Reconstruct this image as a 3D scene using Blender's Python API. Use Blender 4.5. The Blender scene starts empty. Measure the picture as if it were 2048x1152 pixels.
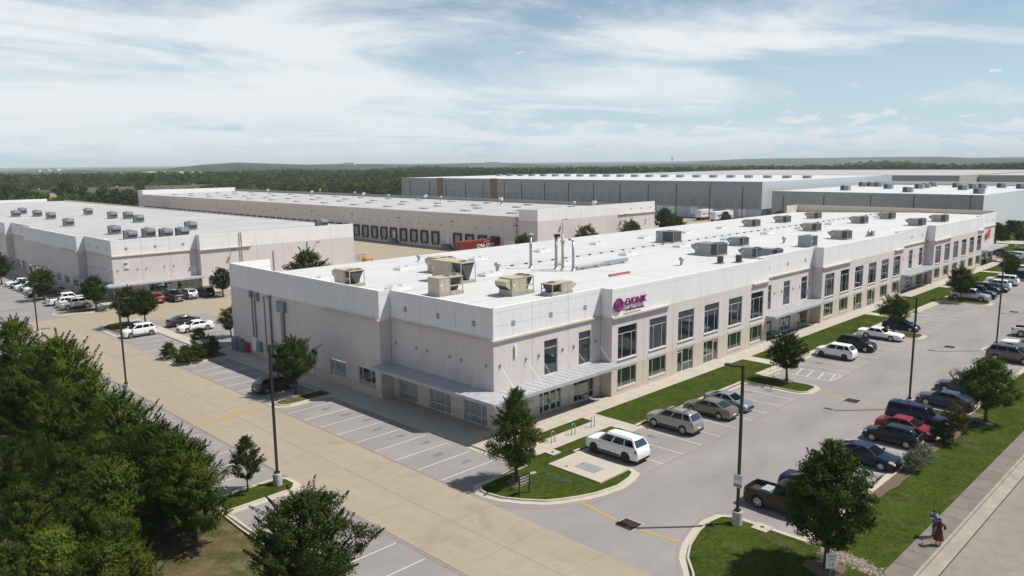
import bpy, bmesh, math, random
import numpy as np
from mathutils import Vector, Matrix
SC = bpy.context.scene
COL = SC.collection
R = math.radians
# ------------------------------------------------------------------ camera
PW, PH = 2048.0, 1152.0
CF, CYAW, CPIT, CROL = 1548.297, 0.7875675, 0.1613062, -0.0101134
CAM = Vector((-43.39972, -45.8914, 22.65373))
_f = Vector((math.cos(CYAW)*math.cos(CPIT), math.sin(CYAW)*math.cos(CPIT), -math.sin(CPIT)))
_r = Vector((math.sin(CYAW), -math.cos(CYAW), 0))
_u = _r.cross(_f)
_r2 = _r*math.cos(CROL) + _u*math.sin(CROL)
_u2 = -_r*math.sin(CROL) + _u*math.cos(CROL)
cam = bpy.data.cameras.new('camera'); camo = bpy.data.objects.new('camera', cam); COL.objects.link(camo)
cam.sensor_width = 36.0; cam.lens = CF/PW*36.0; cam.clip_start = 0.5; cam.clip_end = 60000
_m = Matrix((_r2, _u2, -_f)).transposed().to_4x4(); _m.translation = CAM
camo.matrix_world = _m
SC.camera = camo
def ray(px, py): return _f + _r2*((px-PW/2)/CF) - _u2*((py-PH/2)/CF)
def G(px, py, z=0.0):
    d = ray(px, py); t = (z-CAM.z)/d.z; return CAM + d*t
def PX(px, py, x):
    d = ray(px, py); t = (x-CAM.x)/d.x; return CAM + d*t
def PY(px, py, y):
    d = ray(px, py); t = (y-CAM.y)/d.y; return CAM + d*t
# ------------------------------------------------------------------ light
SUN_EL, SUN_AZ = R(57.0), R(-43.0)
SUNV = Vector((math.cos(SUN_AZ)*math.cos(SUN_EL), math.sin(SUN_AZ)*math.cos(SUN_EL), math.sin(SUN_EL)))
sl = bpy.data.lights.new('sun', 'SUN'); sl.energy = 5.0; sl.angle = R(0.53); sl.color = (1.0, 0.955, 0.88)
so = bpy.data.objects.new('sun', sl); COL.objects.link(so)
so.rotation_euler = (-SUNV).to_track_quat('-Z', 'Y').to_euler(); so.location = (0, 0, 80)
W = bpy.data.worlds.new('World'); SC.world = W; W.use_nodes = True
nt = W.node_tree; nt.nodes.clear()
def N(tree, typ, **kw):
    n = tree.nodes.new(typ)
    for k, v in kw.items():
        if k.startswith('i_'):
            key = k[2:]; n.inputs[int(key) if key.isdigit() else key.replace('_', ' ')].default_value = v
        else: setattr(n, k, v)
    return n
def build_world():
    L = nt.links.new
    sky = N(nt, 'ShaderNodeTexSky', sky_type='NISHITA', sun_disc=False, sun_elevation=SUN_EL,
            sun_rotation=math.pi/2-SUN_AZ, altitude=200.0, air_density=1.0, dust_density=0.35, ozone_density=1.6)
    tc = N(nt, 'ShaderNodeTexCoord')
    sep = N(nt, 'ShaderNodeSeparateXYZ'); L(tc.outputs['Generated'], sep.inputs[0])
    zc = N(nt, 'ShaderNodeMath', operation='MAXIMUM', i_1=0.0); L(sep.outputs['Z'], zc.inputs[0])
    za = N(nt, 'ShaderNodeMath', operation='ADD', i_1=0.07); L(zc.outputs[0], za.inputs[0])
    inv = N(nt, 'ShaderNodeMath', operation='DIVIDE', i_0=1.0); L(za.outputs[0], inv.inputs[1])
    def planar(zscale):
        v = N(nt, 'ShaderNodeVectorMath', operation='SCALE'); L(tc.outputs['Generated'], v.inputs[0]); L(inv.outputs[0], v.inputs['Scale'])
        return v
    pl = planar(1)
    # high thin cloud sheet
    mp = N(nt, 'ShaderNodeMapping'); L(pl.outputs[0], mp.inputs[0])
    mp.inputs['Rotation'].default_value = (0, 0, R(28)); mp.inputs['Scale'].default_value = (0.55, 0.75, 0.0); mp.inputs['Location'].default_value = (5.3, 1.4, 0)
    n1 = N(nt, 'ShaderNodeTexNoise', i_Scale=0.72, i_Detail=12.0, i_Roughness=0.60, i_Distortion=0.55); L(mp.outputs[0], n1.inputs['Vector'])
    dt = N(nt, 'ShaderNodeVectorMath', operation='DOT_PRODUCT'); L(tc.outputs['Generated'], dt.inputs[0]); dt.inputs[1].default_value = (-0.707*.17, 0.707*.17, 0)
    bs = N(nt, 'ShaderNodeMath', operation='ADD'); L(n1.outputs['Fac'], bs.inputs[0]); L(dt.outputs['Value'], bs.inputs[1])
    r1 = N(nt, 'ShaderNodeMapRange', interpolation_type='SMOOTHSTEP'); L(bs.outputs[0], r1.inputs['Value'])
    r1.inputs['From Min'].default_value = 0.37; r1.inputs['From Max'].default_value = 0.60; r1.inputs['To Max'].default_value = 0.95
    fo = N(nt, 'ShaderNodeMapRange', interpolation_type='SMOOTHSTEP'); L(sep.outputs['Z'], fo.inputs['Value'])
    fo.inputs['From Min'].default_value = 0.17; fo.inputs['From Max'].default_value = 0.48; fo.inputs['To Min'].default_value = 1.0; fo.inputs['To Max'].default_value = 0.15  # cloud cover thinned in the unseen upper sky to lower the fill light
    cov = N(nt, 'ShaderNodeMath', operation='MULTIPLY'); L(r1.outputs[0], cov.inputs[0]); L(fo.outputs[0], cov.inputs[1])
    # small low cumulus: puffs in azimuth / height, only in a low band
    az = N(nt, 'ShaderNodeMath', operation='ARCTAN2'); L(sep.outputs['Y'], az.inputs[0]); L(sep.outputs['X'], az.inputs[1])
    az2 = N(nt, 'ShaderNodeMath', operation='MULTIPLY', i_1=17.0); L(az.outputs[0], az2.inputs[0])
    zz = N(nt, 'ShaderNodeMath', operation='MULTIPLY', i_1=62.0); L(sep.outputs['Z'], zz.inputs[0])
    cxy = N(nt, 'ShaderNodeCombineXYZ', i_Z=4.2); L(az2.outputs[0], cxy.inputs['X']); L(zz.outputs[0], cxy.inputs['Y'])
    n2 = N(nt, 'ShaderNodeTexNoise', i_Scale=1.15, i_Detail=6.0, i_Roughness=0.52, i_Distortion=0.25); L(cxy.outputs[0], n2.inputs['Vector'])
    bnd = N(nt, 'ShaderNodeMapRange', interpolation_type='SMOOTHSTEP'); L(sep.outputs['Z'], bnd.inputs['Value'])
    bnd.inputs['From Min'].default_value = 0.004; bnd.inputs['From Max'].default_value = 0.10; bnd.inputs['To Min'].default_value = 0.47; bnd.inputs['To Max'].default_value = 0.68
    sb = N(nt, 'ShaderNodeMath', operation='SUBTRACT'); L(n2.outputs['Fac'], sb.inputs[0]); L(bnd.outputs[0], sb.inputs[1])
    r2 = N(nt, 'ShaderNodeMapRange', interpolation_type='SMOOTHSTEP'); L(sb.outputs[0], r2.inputs['Value'])
    r2.inputs['From Min'].default_value = 0.0; r2.inputs['From Max'].default_value = 0.06; r2.inputs['To Max'].default_value = 0.9
    hz = N(nt, 'ShaderNodeMapRange', interpolation_type='SMOOTHSTEP'); L(sep.outputs['Z'], hz.inputs['Value'])
    hz.inputs['From Min'].default_value = 0.26; hz.inputs['From Max'].default_value = -0.03; hz.inputs['To Max'].default_value = 0.97
    mixh = N(nt, 'ShaderNodeMix', data_type='RGBA'); L(hz.outputs[0], mixh.inputs['Factor']); L(sky.outputs[0], mixh.inputs['A']); mixh.inputs['B'].default_value = SKYC['haze']
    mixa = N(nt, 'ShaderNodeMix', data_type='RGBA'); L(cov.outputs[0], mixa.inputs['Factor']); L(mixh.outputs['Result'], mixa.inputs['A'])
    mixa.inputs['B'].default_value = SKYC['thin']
    # cumulus has bright tops, greyer bellies: sample the same noise a little higher up
    mixb = N(nt, 'ShaderNodeMix', data_type='RGBA'); L(r2.outputs[0], mixb.inputs['Factor']); L(mixa.outputs['Result'], mixb.inputs['A'])
    n3 = N(nt, 'ShaderNodeTexNoise', i_Scale=1.4, i_Detail=4.0); L(cxy.outputs[0], n3.inputs['Vector'])
    cr = N(nt, 'ShaderNodeMix', data_type='RGBA'); L(n3.outputs['Fac'], cr.inputs['Factor'])
    cr.inputs['A'].default_value = SKYC['cumlo']; cr.inputs['B'].default_value = SKYC['cumhi']
    L(cr.outputs['Result'], mixb.inputs['B'])
    bg = N(nt, 'ShaderNodeBackground'); bg.inputs['Strength'].default_value = 0.085
    L(mixb.outputs['Result'], bg.inputs['Color'])
    out = N(nt, 'ShaderNodeOutputWorld'); L(bg.outputs[0], out.inputs['Surface'])
SKYC = dict(haze=(5.7, 7.8, 9.1, 1), thin=(9.2, 9.6, 9.9, 1), cumlo=(6.7, 7.4, 8.1, 1), cumhi=(10.2, 10.3, 10.4, 1))
build_world()
SC.view_settings.view_transform = 'Standard'; SC.view_settings.look = 'None'
SC.view_settings.exposure = 0.12; SC.view_settings.gamma = 1.0; SC.view_settings.use_curve_mapping = False
SC.render.engine = 'CYCLES'
SC.cycles.use_denoising = True
SC.cycles.max_bounces = 7; SC.cycles.diffuse_bounces = 2; SC.cycles.glossy_bounces = 3; SC.cycles.transmission_bounces = 4
SC.cycles.transparent_max_bounces = 8; SC.cycles.volume_bounces = 1
SC.cycles.sample_clamp_indirect = 6.0; SC.cycles.caustics_reflective = False; SC.cycles.caustics_refractive = False
# ------------------------------------------------------------------ materials
MAT = {}
def mat(name, col, rough=0.8, metal=0.0, spec=0.5, var=0.0, vscale=1.0, bump=0.0, bscale=20.0, coat=0.0, tint=None, emit=None, streak=0.0, coords='Object'):
    if name in MAT: return MAT[name]
    m = bpy.data.materials.new(name); m.use_nodes = True; t = m.node_tree; L = t.links.new
    b = t.nodes['Principled BSDF']
    b.inputs['Base Color'].default_value = (*col, 1); b.inputs['Roughness'].default_value = rough
    b.inputs['Metallic'].default_value = metal; b.inputs['Specular IOR Level'].default_value = spec
    if coat: b.inputs['Coat Weight'].default_value = coat; b.inputs['Coat Roughness'].default_value = 0.04
    if emit: b.inputs['Emission Color'].default_value = (*emit, 1); b.inputs['Emission Strength'].default_value = 1.0
    if var or bump or streak:
        if coords == 'World':
            g = N(t, 'ShaderNodeNewGeometry'); vec = g.outputs['Position']
        else:
            g = N(t, 'ShaderNodeTexCoord'); vec = g.outputs[coords]
    if var:
        n1 = N(t, 'ShaderNodeTexNoise', i_Scale=vscale, i_Detail=8.0, i_Roughness=0.65); L(vec, n1.inputs['Vector'])
        mr = N(t, 'ShaderNodeMapRange'); L(n1.outputs['Fac'], mr.inputs['Value'])
        mr.inputs['From Min'].default_value = 0.28; mr.inputs['From Max'].default_value = 0.72
        mix = N(t, 'ShaderNodeMix', data_type='RGBA'); L(mr.outputs[0], mix.inputs['Factor'])
        c2 = tint if tint else tuple(min(1, c*(1+var)) for c in col)
        c1 = tuple(c*(1-var) for c in col) if not tint else col
        mix.inputs['A'].default_value = (*c1, 1); mix.inputs['B'].default_value = (*c2, 1)
        L(mix.outputs['Result'], b.inputs['Base Color'])
        if streak:
            mp = N(t, 'ShaderNodeMapping'); mp.inputs['Scale'].default_value = (2.2, 2.2, 0.12); L(vec, mp.inputs[0])
            n3 = N(t, 'ShaderNodeTexNoise', i_Scale=1.6, i_Detail=6.0); L(mp.outputs[0], n3.inputs['Vector'])
            m3 = N(t, 'ShaderNodeMapRange'); L(n3.outputs['Fac'], m3.inputs['Value']); m3.inputs['From Min'].default_value = 0.35; m3.inputs['From Max'].default_value = 0.7
            m3.inputs['To Min'].default_value = 1.0; m3.inputs['To Max'].default_value = 1.0-streak
            mm = N(t, 'ShaderNodeMix', data_type='RGBA', blend_type='MULTIPLY'); mm.inputs['Factor'].default_value = 1.0
            L(mix.outputs['Result'], mm.inputs['A']); L(m3.outputs[0], mm.inputs['B']); L(mm.outputs['Result'], b.inputs['Base Color'])
    if bump:
        n2 = N(t, 'ShaderNodeTexNoise', i_Scale=bscale, i_Detail=4.0); L(vec, n2.inputs['Vector'])
        bp = N(t, 'ShaderNodeBump', i_Strength=bump, i_Distance=0.02); L(n2.outputs['Fac'], bp.inputs['Height']); L(bp.outputs[0], b.inputs['Normal'])
    MAT[name] = m; return m
# ------------------------------------------------------------------ mesh builder
class MB:
    def __init__(s): s.v = []; s.f = []; s.m = []; s.T = None
    def p(s, *a):
        if s.T: a = s.T(*a)
        s.v.append(tuple(a)); return len(s.v)-1
    def face(s, pts, m=0):
        s.f.append([s.p(*q) for q in pts]); s.m.append(m)
    def quad(s, a, b, c, d, m=0): s.face((a, b, c, d), m)
    def box(s, x0, x1, y0, y1, z0, z1, m=0, bottom=True):
        i = [s.p(x, y, z) for x in (x0, x1) for y in (y0, y1) for z in (z0, z1)]
        fs = [(0, 1, 3, 2), (4, 6, 7, 5), (0, 4, 5, 1), (2, 3, 7, 6), (1, 5, 7, 3)]
        if bottom: fs.append((0, 2, 6, 4))
        for q in fs: s.f.append([i[k] for k in q]); s.m.append(m)
    def prism(s, poly, z0, z1, m=0, top=True, bottom=False, mt=None):
        a = [s.p(x, y, z0) for x, y in poly]; b = [s.p(x, y, z1) for x, y in poly]; n = len(poly)
        for k in range(n): s.f.append([a[k], a[(k+1) % n], b[(k+1) % n], b[k]]); s.m.append(m)
        if top: s.f.append(b[:]); s.m.append(m if mt is None else mt)
        if bottom: s.f.append(a[::-1]); s.m.append(m)
    def cyl(s, p0, p1, r0, r1=None, n=10, m=0, caps=True):
        if r1 is None: r1 = r0
        p0 = Vector(p0); p1 = Vector(p1); ax = (p1-p0).normalized()
        t = ax.orthogonal().normalized(); bt = ax.cross(t)
        a = []; b = []
        for k in range(n):
            an = 2*math.pi*k/n; d = t*math.cos(an)+bt*math.sin(an)
            a.append(s.p(*(p0+d*r0))); b.append(s.p(*(p1+d*r1)))
        for k in range(n): s.f.append([a[k], a[(k+1) % n], b[(k+1) % n], b[k]]); s.m.append(m)
        if caps: s.f.append(a[::-1]); s.m.append(m); s.f.append(b[:]); s.m.append(m)
    def tube(s, pts, r, n=8, m=0):
        pts = [Vector(q) for q in pts]; rings = []
        rr = r if isinstance(r, (list, tuple)) else [r]*len(pts)
        prev = None
        for k, q in enumerate(pts):
            d = (pts[min(k+1, len(pts)-1)]-pts[max(k-1, 0)]).normalized()
            t = d.orthogonal().normalized() if prev is None else (prev-d*prev.dot(d)).normalized()
            prev = t; b = d.cross(t)
            rings.append([s.p(*(q+(t*math.cos(2*math.pi*i/n)+b*math.sin(2*math.pi*i/n))*rr[k])) for i in range(n)])
        for k in range(len(rings)-1):
            for i in range(n): s.f.append([rings[k][i], rings[k][(i+1) % n], rings[k+1][(i+1) % n], rings[k+1][i]]); s.m.append(m)
        s.f.append(rings[0][::-1]); s.m.append(m); s.f.append(rings[-1][:]); s.m.append(m)
    def lathe(s, prof, c=(0, 0, 0), n=16, m=0):
        rings = [[s.p(c[0]+r*math.cos(2*math.pi*i/n), c[1]+r*math.sin(2*math.pi*i/n), c[2]+z) for i in range(n)] for r, z in prof]
        for k in range(len(rings)-1):
            for i in range(n): s.f.append([rings[k][i], rings[k][(i+1) % n], rings[k+1][(i+1) % n], rings[k+1][i]]); s.m.append(m)
    def mesh(s, name, mats, smooth=False):
        me = bpy.data.meshes.new(name); me.from_pydata(s.v, [], s.f)
        for q in (mats if isinstance(mats, (list, tuple)) else [mats]): me.materials.append(MAT[q] if isinstance(q, str) else q)
        if len(me.materials) > 1: me.polygons.foreach_set('material_index', s.m)
        if smooth: me.polygons.foreach_set('use_smooth', [True]*len(me.polygons))
        me.update(); return me
    def build(s, name, mats, parent=None, smooth=False, loc=None, rz=0.0):
        return link(name, s.mesh(name, mats, smooth), parent, loc, rz)
def link(name, me, parent=None, loc=None, rz=0.0):
    o = bpy.data.objects.new(name, me); COL.objects.link(o)
    if parent is not None: o.parent = parent
    if loc is not None: o.location = loc
    if rz: o.rotation_euler.z = rz
    return o
def tag(o, label=None, cat=None, group=None, kind=None):
    if label: o['label'] = label
    if cat: o['category'] = cat
    if group: o['group'] = group
    if kind: o['kind'] = kind
    return o
def thing(name, label, cat, loc=(0, 0, 0), rz=0.0, group=None):
    o = bpy.data.objects.new(name, None); COL.objects.link(o); o.empty_display_size = 0.2
    o.location = loc; o.rotation_euler.z = rz
    return tag(o, label, cat, group)
def struct(o): o['kind'] = 'structure'; return o
KIDS = {}
def dup(root, loc, rz=0.0, label=None, group=None, scale=None):
    r = root.copy(); COL.objects.link(r); r.location = loc; r.rotation_euler.z = rz
    if label: r['label'] = label
    if group: r['group'] = group
    if scale: r.scale = scale
    def rec(a, b):
        for ch in list(a.children):
            c = ch.copy(); COL.objects.link(c); c.parent = b; rec(ch, c)
    rec(root, r); return r
def text_mesh(body, size, extrude, align='LEFT', shear=0.0, bold=0.0):
    cu = bpy.data.curves.new('lettering', 'FONT'); cu.body = body; cu.size = size; cu.extrude = extrude; cu.align_x = align; cu.shear = shear; cu.offset = bold
    cu.resolution_u = 3
    to = bpy.data.objects.new('lettering', cu); COL.objects.link(to)
    bpy.context.view_layer.update()
    dg = bpy.context.evaluated_depsgraph_get(); me = bpy.data.meshes.new_from_object(to.evaluated_get(dg))
    COL.objects.unlink(to); bpy.data.objects.remove(to); return me
def letter(name, body, size, ext, m, parent, mtx, align='LEFT', shear=0.0, bold=0.0):
    me = text_mesh(body, size, ext, align, shear, bold); me.transform(mtx); me.materials.clear(); me.materials.append(MAT[m])
    return link(name, me, parent)
def M_front(x, y, z):   # text plane facing -Y (reads along +X)
    return Matrix.Translation((x, y, z)) @ Matrix.Rotation(math.pi/2, 4, 'X')
def M_left(x, y, z):    # text plane facing -X (reads along -Y)
    return Matrix.Translation((x, y, z)) @ Matrix.Rotation(-math.pi/2, 4, 'Z') @ Matrix.Rotation(math.pi/2, 4, 'X')
# palette
mat('white_paint', (.77, .755, .74), .75, var=.05, vscale=.5, bump=.10, bscale=30, streak=.07)
mat('pink_paint', (.625, .56, .54), .85, var=.05, vscale=.4, bump=.15, bscale=30, streak=.08)
mat('beige_paint', (.56, .485, .40), .85, var=.06, vscale=.5, bump=.15, bscale=30, streak=.10)
mat('sealant', (.22, .20, .19), .9)
mat('cream_ledge', (.52, .46, .38), .8, var=.1, vscale=1.0)
mat('membrane', (.545, .54, .52), .6, var=.05, vscale=.18, bump=.05, bscale=3)
mat('old_membrane', (.42, .412, .395), .7, var=.16, vscale=.09, bump=.05, bscale=3)
mat('roof_seam', (.30, .30, .295), .8)
mat('galv', (.36, .38, .40), .45, metal=.55, var=.12, vscale=1.5)
mat('canopy_metal', (.40, .41, .42), .55, metal=.12, var=.14, vscale=1.2)
mat('frame_white', (.62, .63, .62), .4, metal=.3)
mat('steel_dark', (.05, .05, .052), .5, metal=.3)
mat('bronze_pole', (.035, .028, .024), .45, metal=.3)
mat('sign_purple', (.19, .012, .11), .45)
mat('sign_white', (.75, .75, .74), .5)
mat('sign_red', (.55, .03, .02), .4)
mat('black', (.012, .012, .013), .5)
mat('hvac_beige', (.43, .375, .285), .55, var=.05, vscale=2)
mat('hvac_tan', (.31, .29, .24), .55, var=.05, vscale=2)
mat('hvac_grey', (.26, .27, .29), .5, metal=.2, var=.06, vscale=2)
mat('coil', (.06, .06, .062), .7)
mat('acrylic', (.50, .53, .56), .18, spec=.6)
mat('concrete_pole', (.42, .40, .37), .9, var=.12, vscale=4, bump=.2)
mat('kerb_concrete', (.43, .39, .31), .9, var=.10, vscale=1.2, bump=.2, bscale=25, coords='World')
mat('walk_concrete', (.42, .375, .31), .9, var=.10, vscale=.8, bump=.15, bscale=20, coords='World')
mat('old_kerb', (.30, .265, .21), .92, var=.28, vscale=.9, bump=.25, bscale=20, coords='World')
mat('line_white', (.50, .50, .49), .8, var=.10, vscale=5, coords='World')
mat('line_yellow', (.40, .27, .06), .8, var=.2, vscale=5, coords='World')
mat('line_red', (.31, .155, .145), .85, var=.3, vscale=2.5, tint=(.25, .225, .22), coords='World')
mat('mulch', (.12, .082, .055), .95, var=.3, vscale=6, bump=.8, bscale=18, coords='World')
mat('rust', (.07, .042, .035), .8, var=.3, vscale=6)
def glass_mat(name, col, refl):
    m = bpy.data.materials.new(name); m.use_nodes = True; t = m.node_tree; L = t.links.new
    t.nodes.remove(t.nodes['Principled BSDF']); out = t.nodes['Material Output']
    d = N(t, 'ShaderNodeBsdfDiffuse'); d.inputs['Color'].default_value = (*col, 1)
    g = N(t, 'ShaderNodeBsdfGlossy', i_Roughness=0.02); g.inputs['Color'].default_value = (.85, .92, .95, 1)
    fr = N(t, 'ShaderNodeFresnel', i_IOR=1.5); mr = N(t, 'ShaderNodeMapRange'); L(fr.outputs[0], mr.inputs['Value'])
    mr.inputs['To Min'].default_value = refl; mr.inputs['To Max'].default_value = 1.0
    mx = N(t, 'ShaderNodeMixShader'); L(mr.outputs[0], mx.inputs[0]); L(d.outputs[0], mx.inputs[1]); L(g.outputs[0], mx.inputs[2]); L(mx.outputs[0], out.inputs['Surface'])
    MAT[name] = m
glass_mat('glass_blue', (.016, .021, .027), .05)
glass_mat('glass_green', (.010, .020, .016), .15)
glass_mat('glass_dark', (.006, .010, .010), .02)
glass_mat('car_glass', (.006, .007, .008), .015)
MAT['car_glass'].node_tree.nodes['Glossy BSDF'].inputs['Color'].default_value = (.26, .28, .29, 1)
mat('dock_grey', (.33, .32, .31), .6)
mat('stair_blue', (.14, .17, .20), .6)
mat('vent_grey', (.30, .29, .28), .7)
mat('emblem_fill', (.40, .16, .32), .5)
ORD = ['first', 'second', 'third', 'fourth', 'fifth', 'sixth', 'seventh', 'eighth', 'ninth', 'tenth', 'eleventh', 'twelfth', 'thirteenth', 'fourteenth', 'fifteenth', 'sixteenth', 'seventeenth', 'eighteenth', 'nineteenth', 'twentieth']
ORD += ['twenty-'+w for w in ORD[:9]]+['thirtieth']
# ================================================================== GROUND
def ground_mat(name, c1, c2, c3, s_big, s_mid, s_fine, bump=.3, rough=.9, stretch=(1, 1, 1), rot=0.0, big=(.35, .65), fineamt=.12, stain=None):
    m = bpy.data.materials.new(name); m.use_nodes = True; t = m.node_tree; L = t.links.new; b = t.nodes['Principled BSDF']
    b.inputs['Roughness'].default_value = rough; b.inputs['Specular IOR Level'].default_value = .25
    g = N(t, 'ShaderNodeNewGeometry'); mp = N(t, 'ShaderNodeMapping'); L(g.outputs['Position'], mp.inputs[0])
    mp.inputs['Scale'].default_value = stretch; mp.inputs['Rotation'].default_value = (0, 0, rot)
    n1 = N(t, 'ShaderNodeTexNoise', i_Scale=s_big, i_Detail=6.0, i_Roughness=.6); L(mp.outputs[0], n1.inputs['Vector'])
    r1 = N(t, 'ShaderNodeMapRange'); L(n1.outputs['Fac'], r1.inputs['Value']); r1.inputs['From Min'].default_value = big[0]; r1.inputs['From Max'].default_value = big[1]
    x1 = N(t, 'ShaderNodeMix', data_type='RGBA'); L(r1.outputs[0], x1.inputs['Factor']); x1.inputs['A'].default_value = (*c1, 1); x1.inputs['B'].default_value = (*c2, 1)
    n2 = N(t, 'ShaderNodeTexNoise', i_Scale=s_mid, i_Detail=8.0, i_Roughness=.7); L(g.outputs['Position'], n2.inputs['Vector'])
    r2 = N(t, 'ShaderNodeMapRange'); L(n2.outputs['Fac'], r2.inputs['Value']); r2.inputs['From Min'].default_value = .45; r2.inputs['From Max'].default_value = .75
    x2 = N(t, 'ShaderNodeMix', data_type='RGBA'); L(r2.outputs[0], x2.inputs['Factor']); L(x1.outputs['Result'], x2.inputs['A']); x2.inputs['B'].default_value = (*c3, 1)
    n3 = N(t, 'ShaderNodeTexNoise', i_Scale=s_fine, i_Detail=5.0, i_Roughness=.8); L(g.outputs['Position'], n3.inputs['Vector'])
    r3 = N(t, 'ShaderNodeMapRange'); L(n3.outputs['Fac'], r3.inputs['Value']); r3.inputs['From Min'].default_value = .25; r3.inputs['From Max'].default_value = .75
    r3.inputs['To Min'].default_value = 1-fineamt; r3.inputs['To Max'].default_value = 1+fineamt
    x3 = N(t, 'ShaderNodeMix', data_type='RGBA', blend_type='MULTIPLY'); x3.inputs['Factor'].default_value = 1; L(x2.outputs['Result'], x3.inputs['A']); L(r3.outputs[0], x3.inputs['B'])
    last = x3.outputs['Result']
    if stain:
        n4 = N(t, 'ShaderNodeTexNoise', i_Scale=stain[0], i_Detail=7.0, i_Roughness=.6, i_Distortion=.6); L(g.outputs['Position'], n4.inputs['Vector'])
        r4 = N(t, 'ShaderNodeMapRange', interpolation_type='SMOOTHSTEP'); L(n4.outputs['Fac'], r4.inputs['Value']); r4.inputs['From Min'].default_value = stain[1]; r4.inputs['From Max'].default_value = stain[2]; r4.inputs['To Max'].default_value = stain[3]
        x4 = N(t, 'ShaderNodeMix', data_type='RGBA'); L(r4.outputs[0], x4.inputs['Factor']); L(last, x4.inputs['A']); x4.inputs['B'].default_value = (*stain[4], 1); last = x4.outputs['Result']
    L(last, b.inputs['Base Color'])
    if bump:
        bp = N(t, 'ShaderNodeBump', i_Strength=bump, i_Distance=.03); L(n3.outputs['Fac'], bp.inputs['Height']); L(bp.outputs[0], b.inputs['Normal'])
    if name in ('grass', 'dry_ground'): b.inputs['Specular IOR Level'].default_value = 0.0
    MAT[name] = m
ground_mat('asphalt', (.208, .193, .186), (.300, .273, .260), (.248, .229, .220), .10, .9, 14, .35, .9, (1.0, 2.6, 1), 0, (.3, .7), .15, (.33, .60, .75, .4, (.13, .122, .12)))
ground_mat('tan_concrete', (.305, .255, .185), (.355, .30, .222), (.28, .24, .185), .12, 1.1, 22, .2, .85, (2.0, .5, 1), 0, (.3, .7), .08, (.22, .56, .74, .5, (.20, .175, .135)))
ground_mat('street_concrete', (.225, .200, .162), (.265, .237, .190), (.195, .172, .145), .25, 1.3, 20, .2, .9, (.5, 2, 1), 0, (.3, .7), .10, (.5, .58, .72, .5, (.15, .134, .118)))
ground_mat('old_walk', (.165, .145, .12), (.22, .195, .16), (.13, .115, .098), .5, 2.0, 20, .25, .92, (1, 1, 1), 0, (.3, .7), .14)
ground_mat('court_concrete', (.31, .265, .19), (.36, .31, .23), (.275, .235, .18), .05, .6, 8, .1, .9, (.5, 2, 1), 0, (.3, .7), .06, (.12, .56, .72, .5, (.20, .175, .14)))
ground_mat('grass', (.027, .046, .007), (.048, .070, .011), (.068, .074, .020), .35, 2.2, 4.5, 1.0, .95, (1, 1, 1), 0, (.32, .68), .62, (.55, .52, .72, .65, (.098, .082, .038)))
ground_mat('dry_ground', (.125, .088, .052), (.048, .060, .016), (.185, .145, .098), .38, .8, 6, .9, .95, (1, 1, 1), 0, (.35, .65), .4)
def terrain_mat():
    m = bpy.data.materials.new('terrain'); m.use_nodes = True; t = m.node_tree; L = t.links.new; b = t.nodes['Principled BSDF']
    b.inputs['Roughness'].default_value = 1; b.inputs['Specular IOR Level'].default_value = 0
    g = N(t, 'ShaderNodeNewGeometry')
    def noise(s, a, c, d=8.0, rough=.6):
        n = N(t, 'ShaderNodeTexNoise', i_Scale=s, i_Detail=d, i_Roughness=rough); L(g.outputs['Position'], n.inputs['Vector'])
        r = N(t, 'ShaderNodeMapRange', interpolation_type='SMOOTHSTEP'); L(n.outputs['Fac'], r.inputs['Value']); r.inputs['From Min'].default_value = a; r.inputs['From Max'].default_value = c; return r.outputs[0]
    def mix(f, a, c, k=1.0):
        x = N(t, 'ShaderNodeMix', data_type='RGBA')
        L(f, x.inputs['Factor'])
        if hasattr(a, 'is_linked'): L(a, x.inputs['A'])
        else: x.inputs['A'].default_value = (*a, 1)
        x.inputs['B'].default_value = (*c, 1); return x.outputs['Result']
    c = mix(noise(.004, .35, .65), (.020, .034, .013), (.034, .048, .017))
    c = mix(noise(.02, .45, .7), c, (.016, .027, .010))
    c = mix(noise(.0016, .60, .68, 10, .65), c, (.115, .115, .058))
    c = mix(noise(.0045, .70, .75, 8, .7), c, (.32, .29, .25))
    L(c, b.inputs['Base Color']); MAT['terrain'] = m
terrain_mat()
# --- terrain sheet out to the horizon
def hill(x, y):
    d = math.hypot(x-CAM.x, y-CAM.y); a = math.atan2(y-CAM.y, x-CAM.x)-CYAW   # + = left in the picture
    if d < 900: return -0.06
    px = PW/2 - CF*math.tan(max(-1.2, min(1.2, a)))
    k = min(1, (d-900)/1500.0); k = k*k*(3-2*k)
    h = 0.0
    h += 46*math.exp(-((px-560)/210)**2)*math.exp(-((d-4300)/900)**2)
    h += 22*math.exp(-((px-820)/260)**2)*math.exp(-((d-5200)/900)**2)
    h += 26*(1/(1+math.exp(-(px-1330)/70)))*math.exp(-((d-6500)/1500)**2)
    h += 36*math.exp(-((px-1650)/150)**2)*math.exp(-((d-8200)/1200)**2)
    h += 22*(1/(1+math.exp(-(px-1750)/90)))*math.exp(-((d-8600)/1600)**2)
    h += 10*math.sin(d/640+px*.006)*k + 7*math.sin(px*.021+d/900)*k
    h += -12*k
    if d > 9500: h += (d-9500)*0.0009
    return -0.06+h*k
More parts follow.
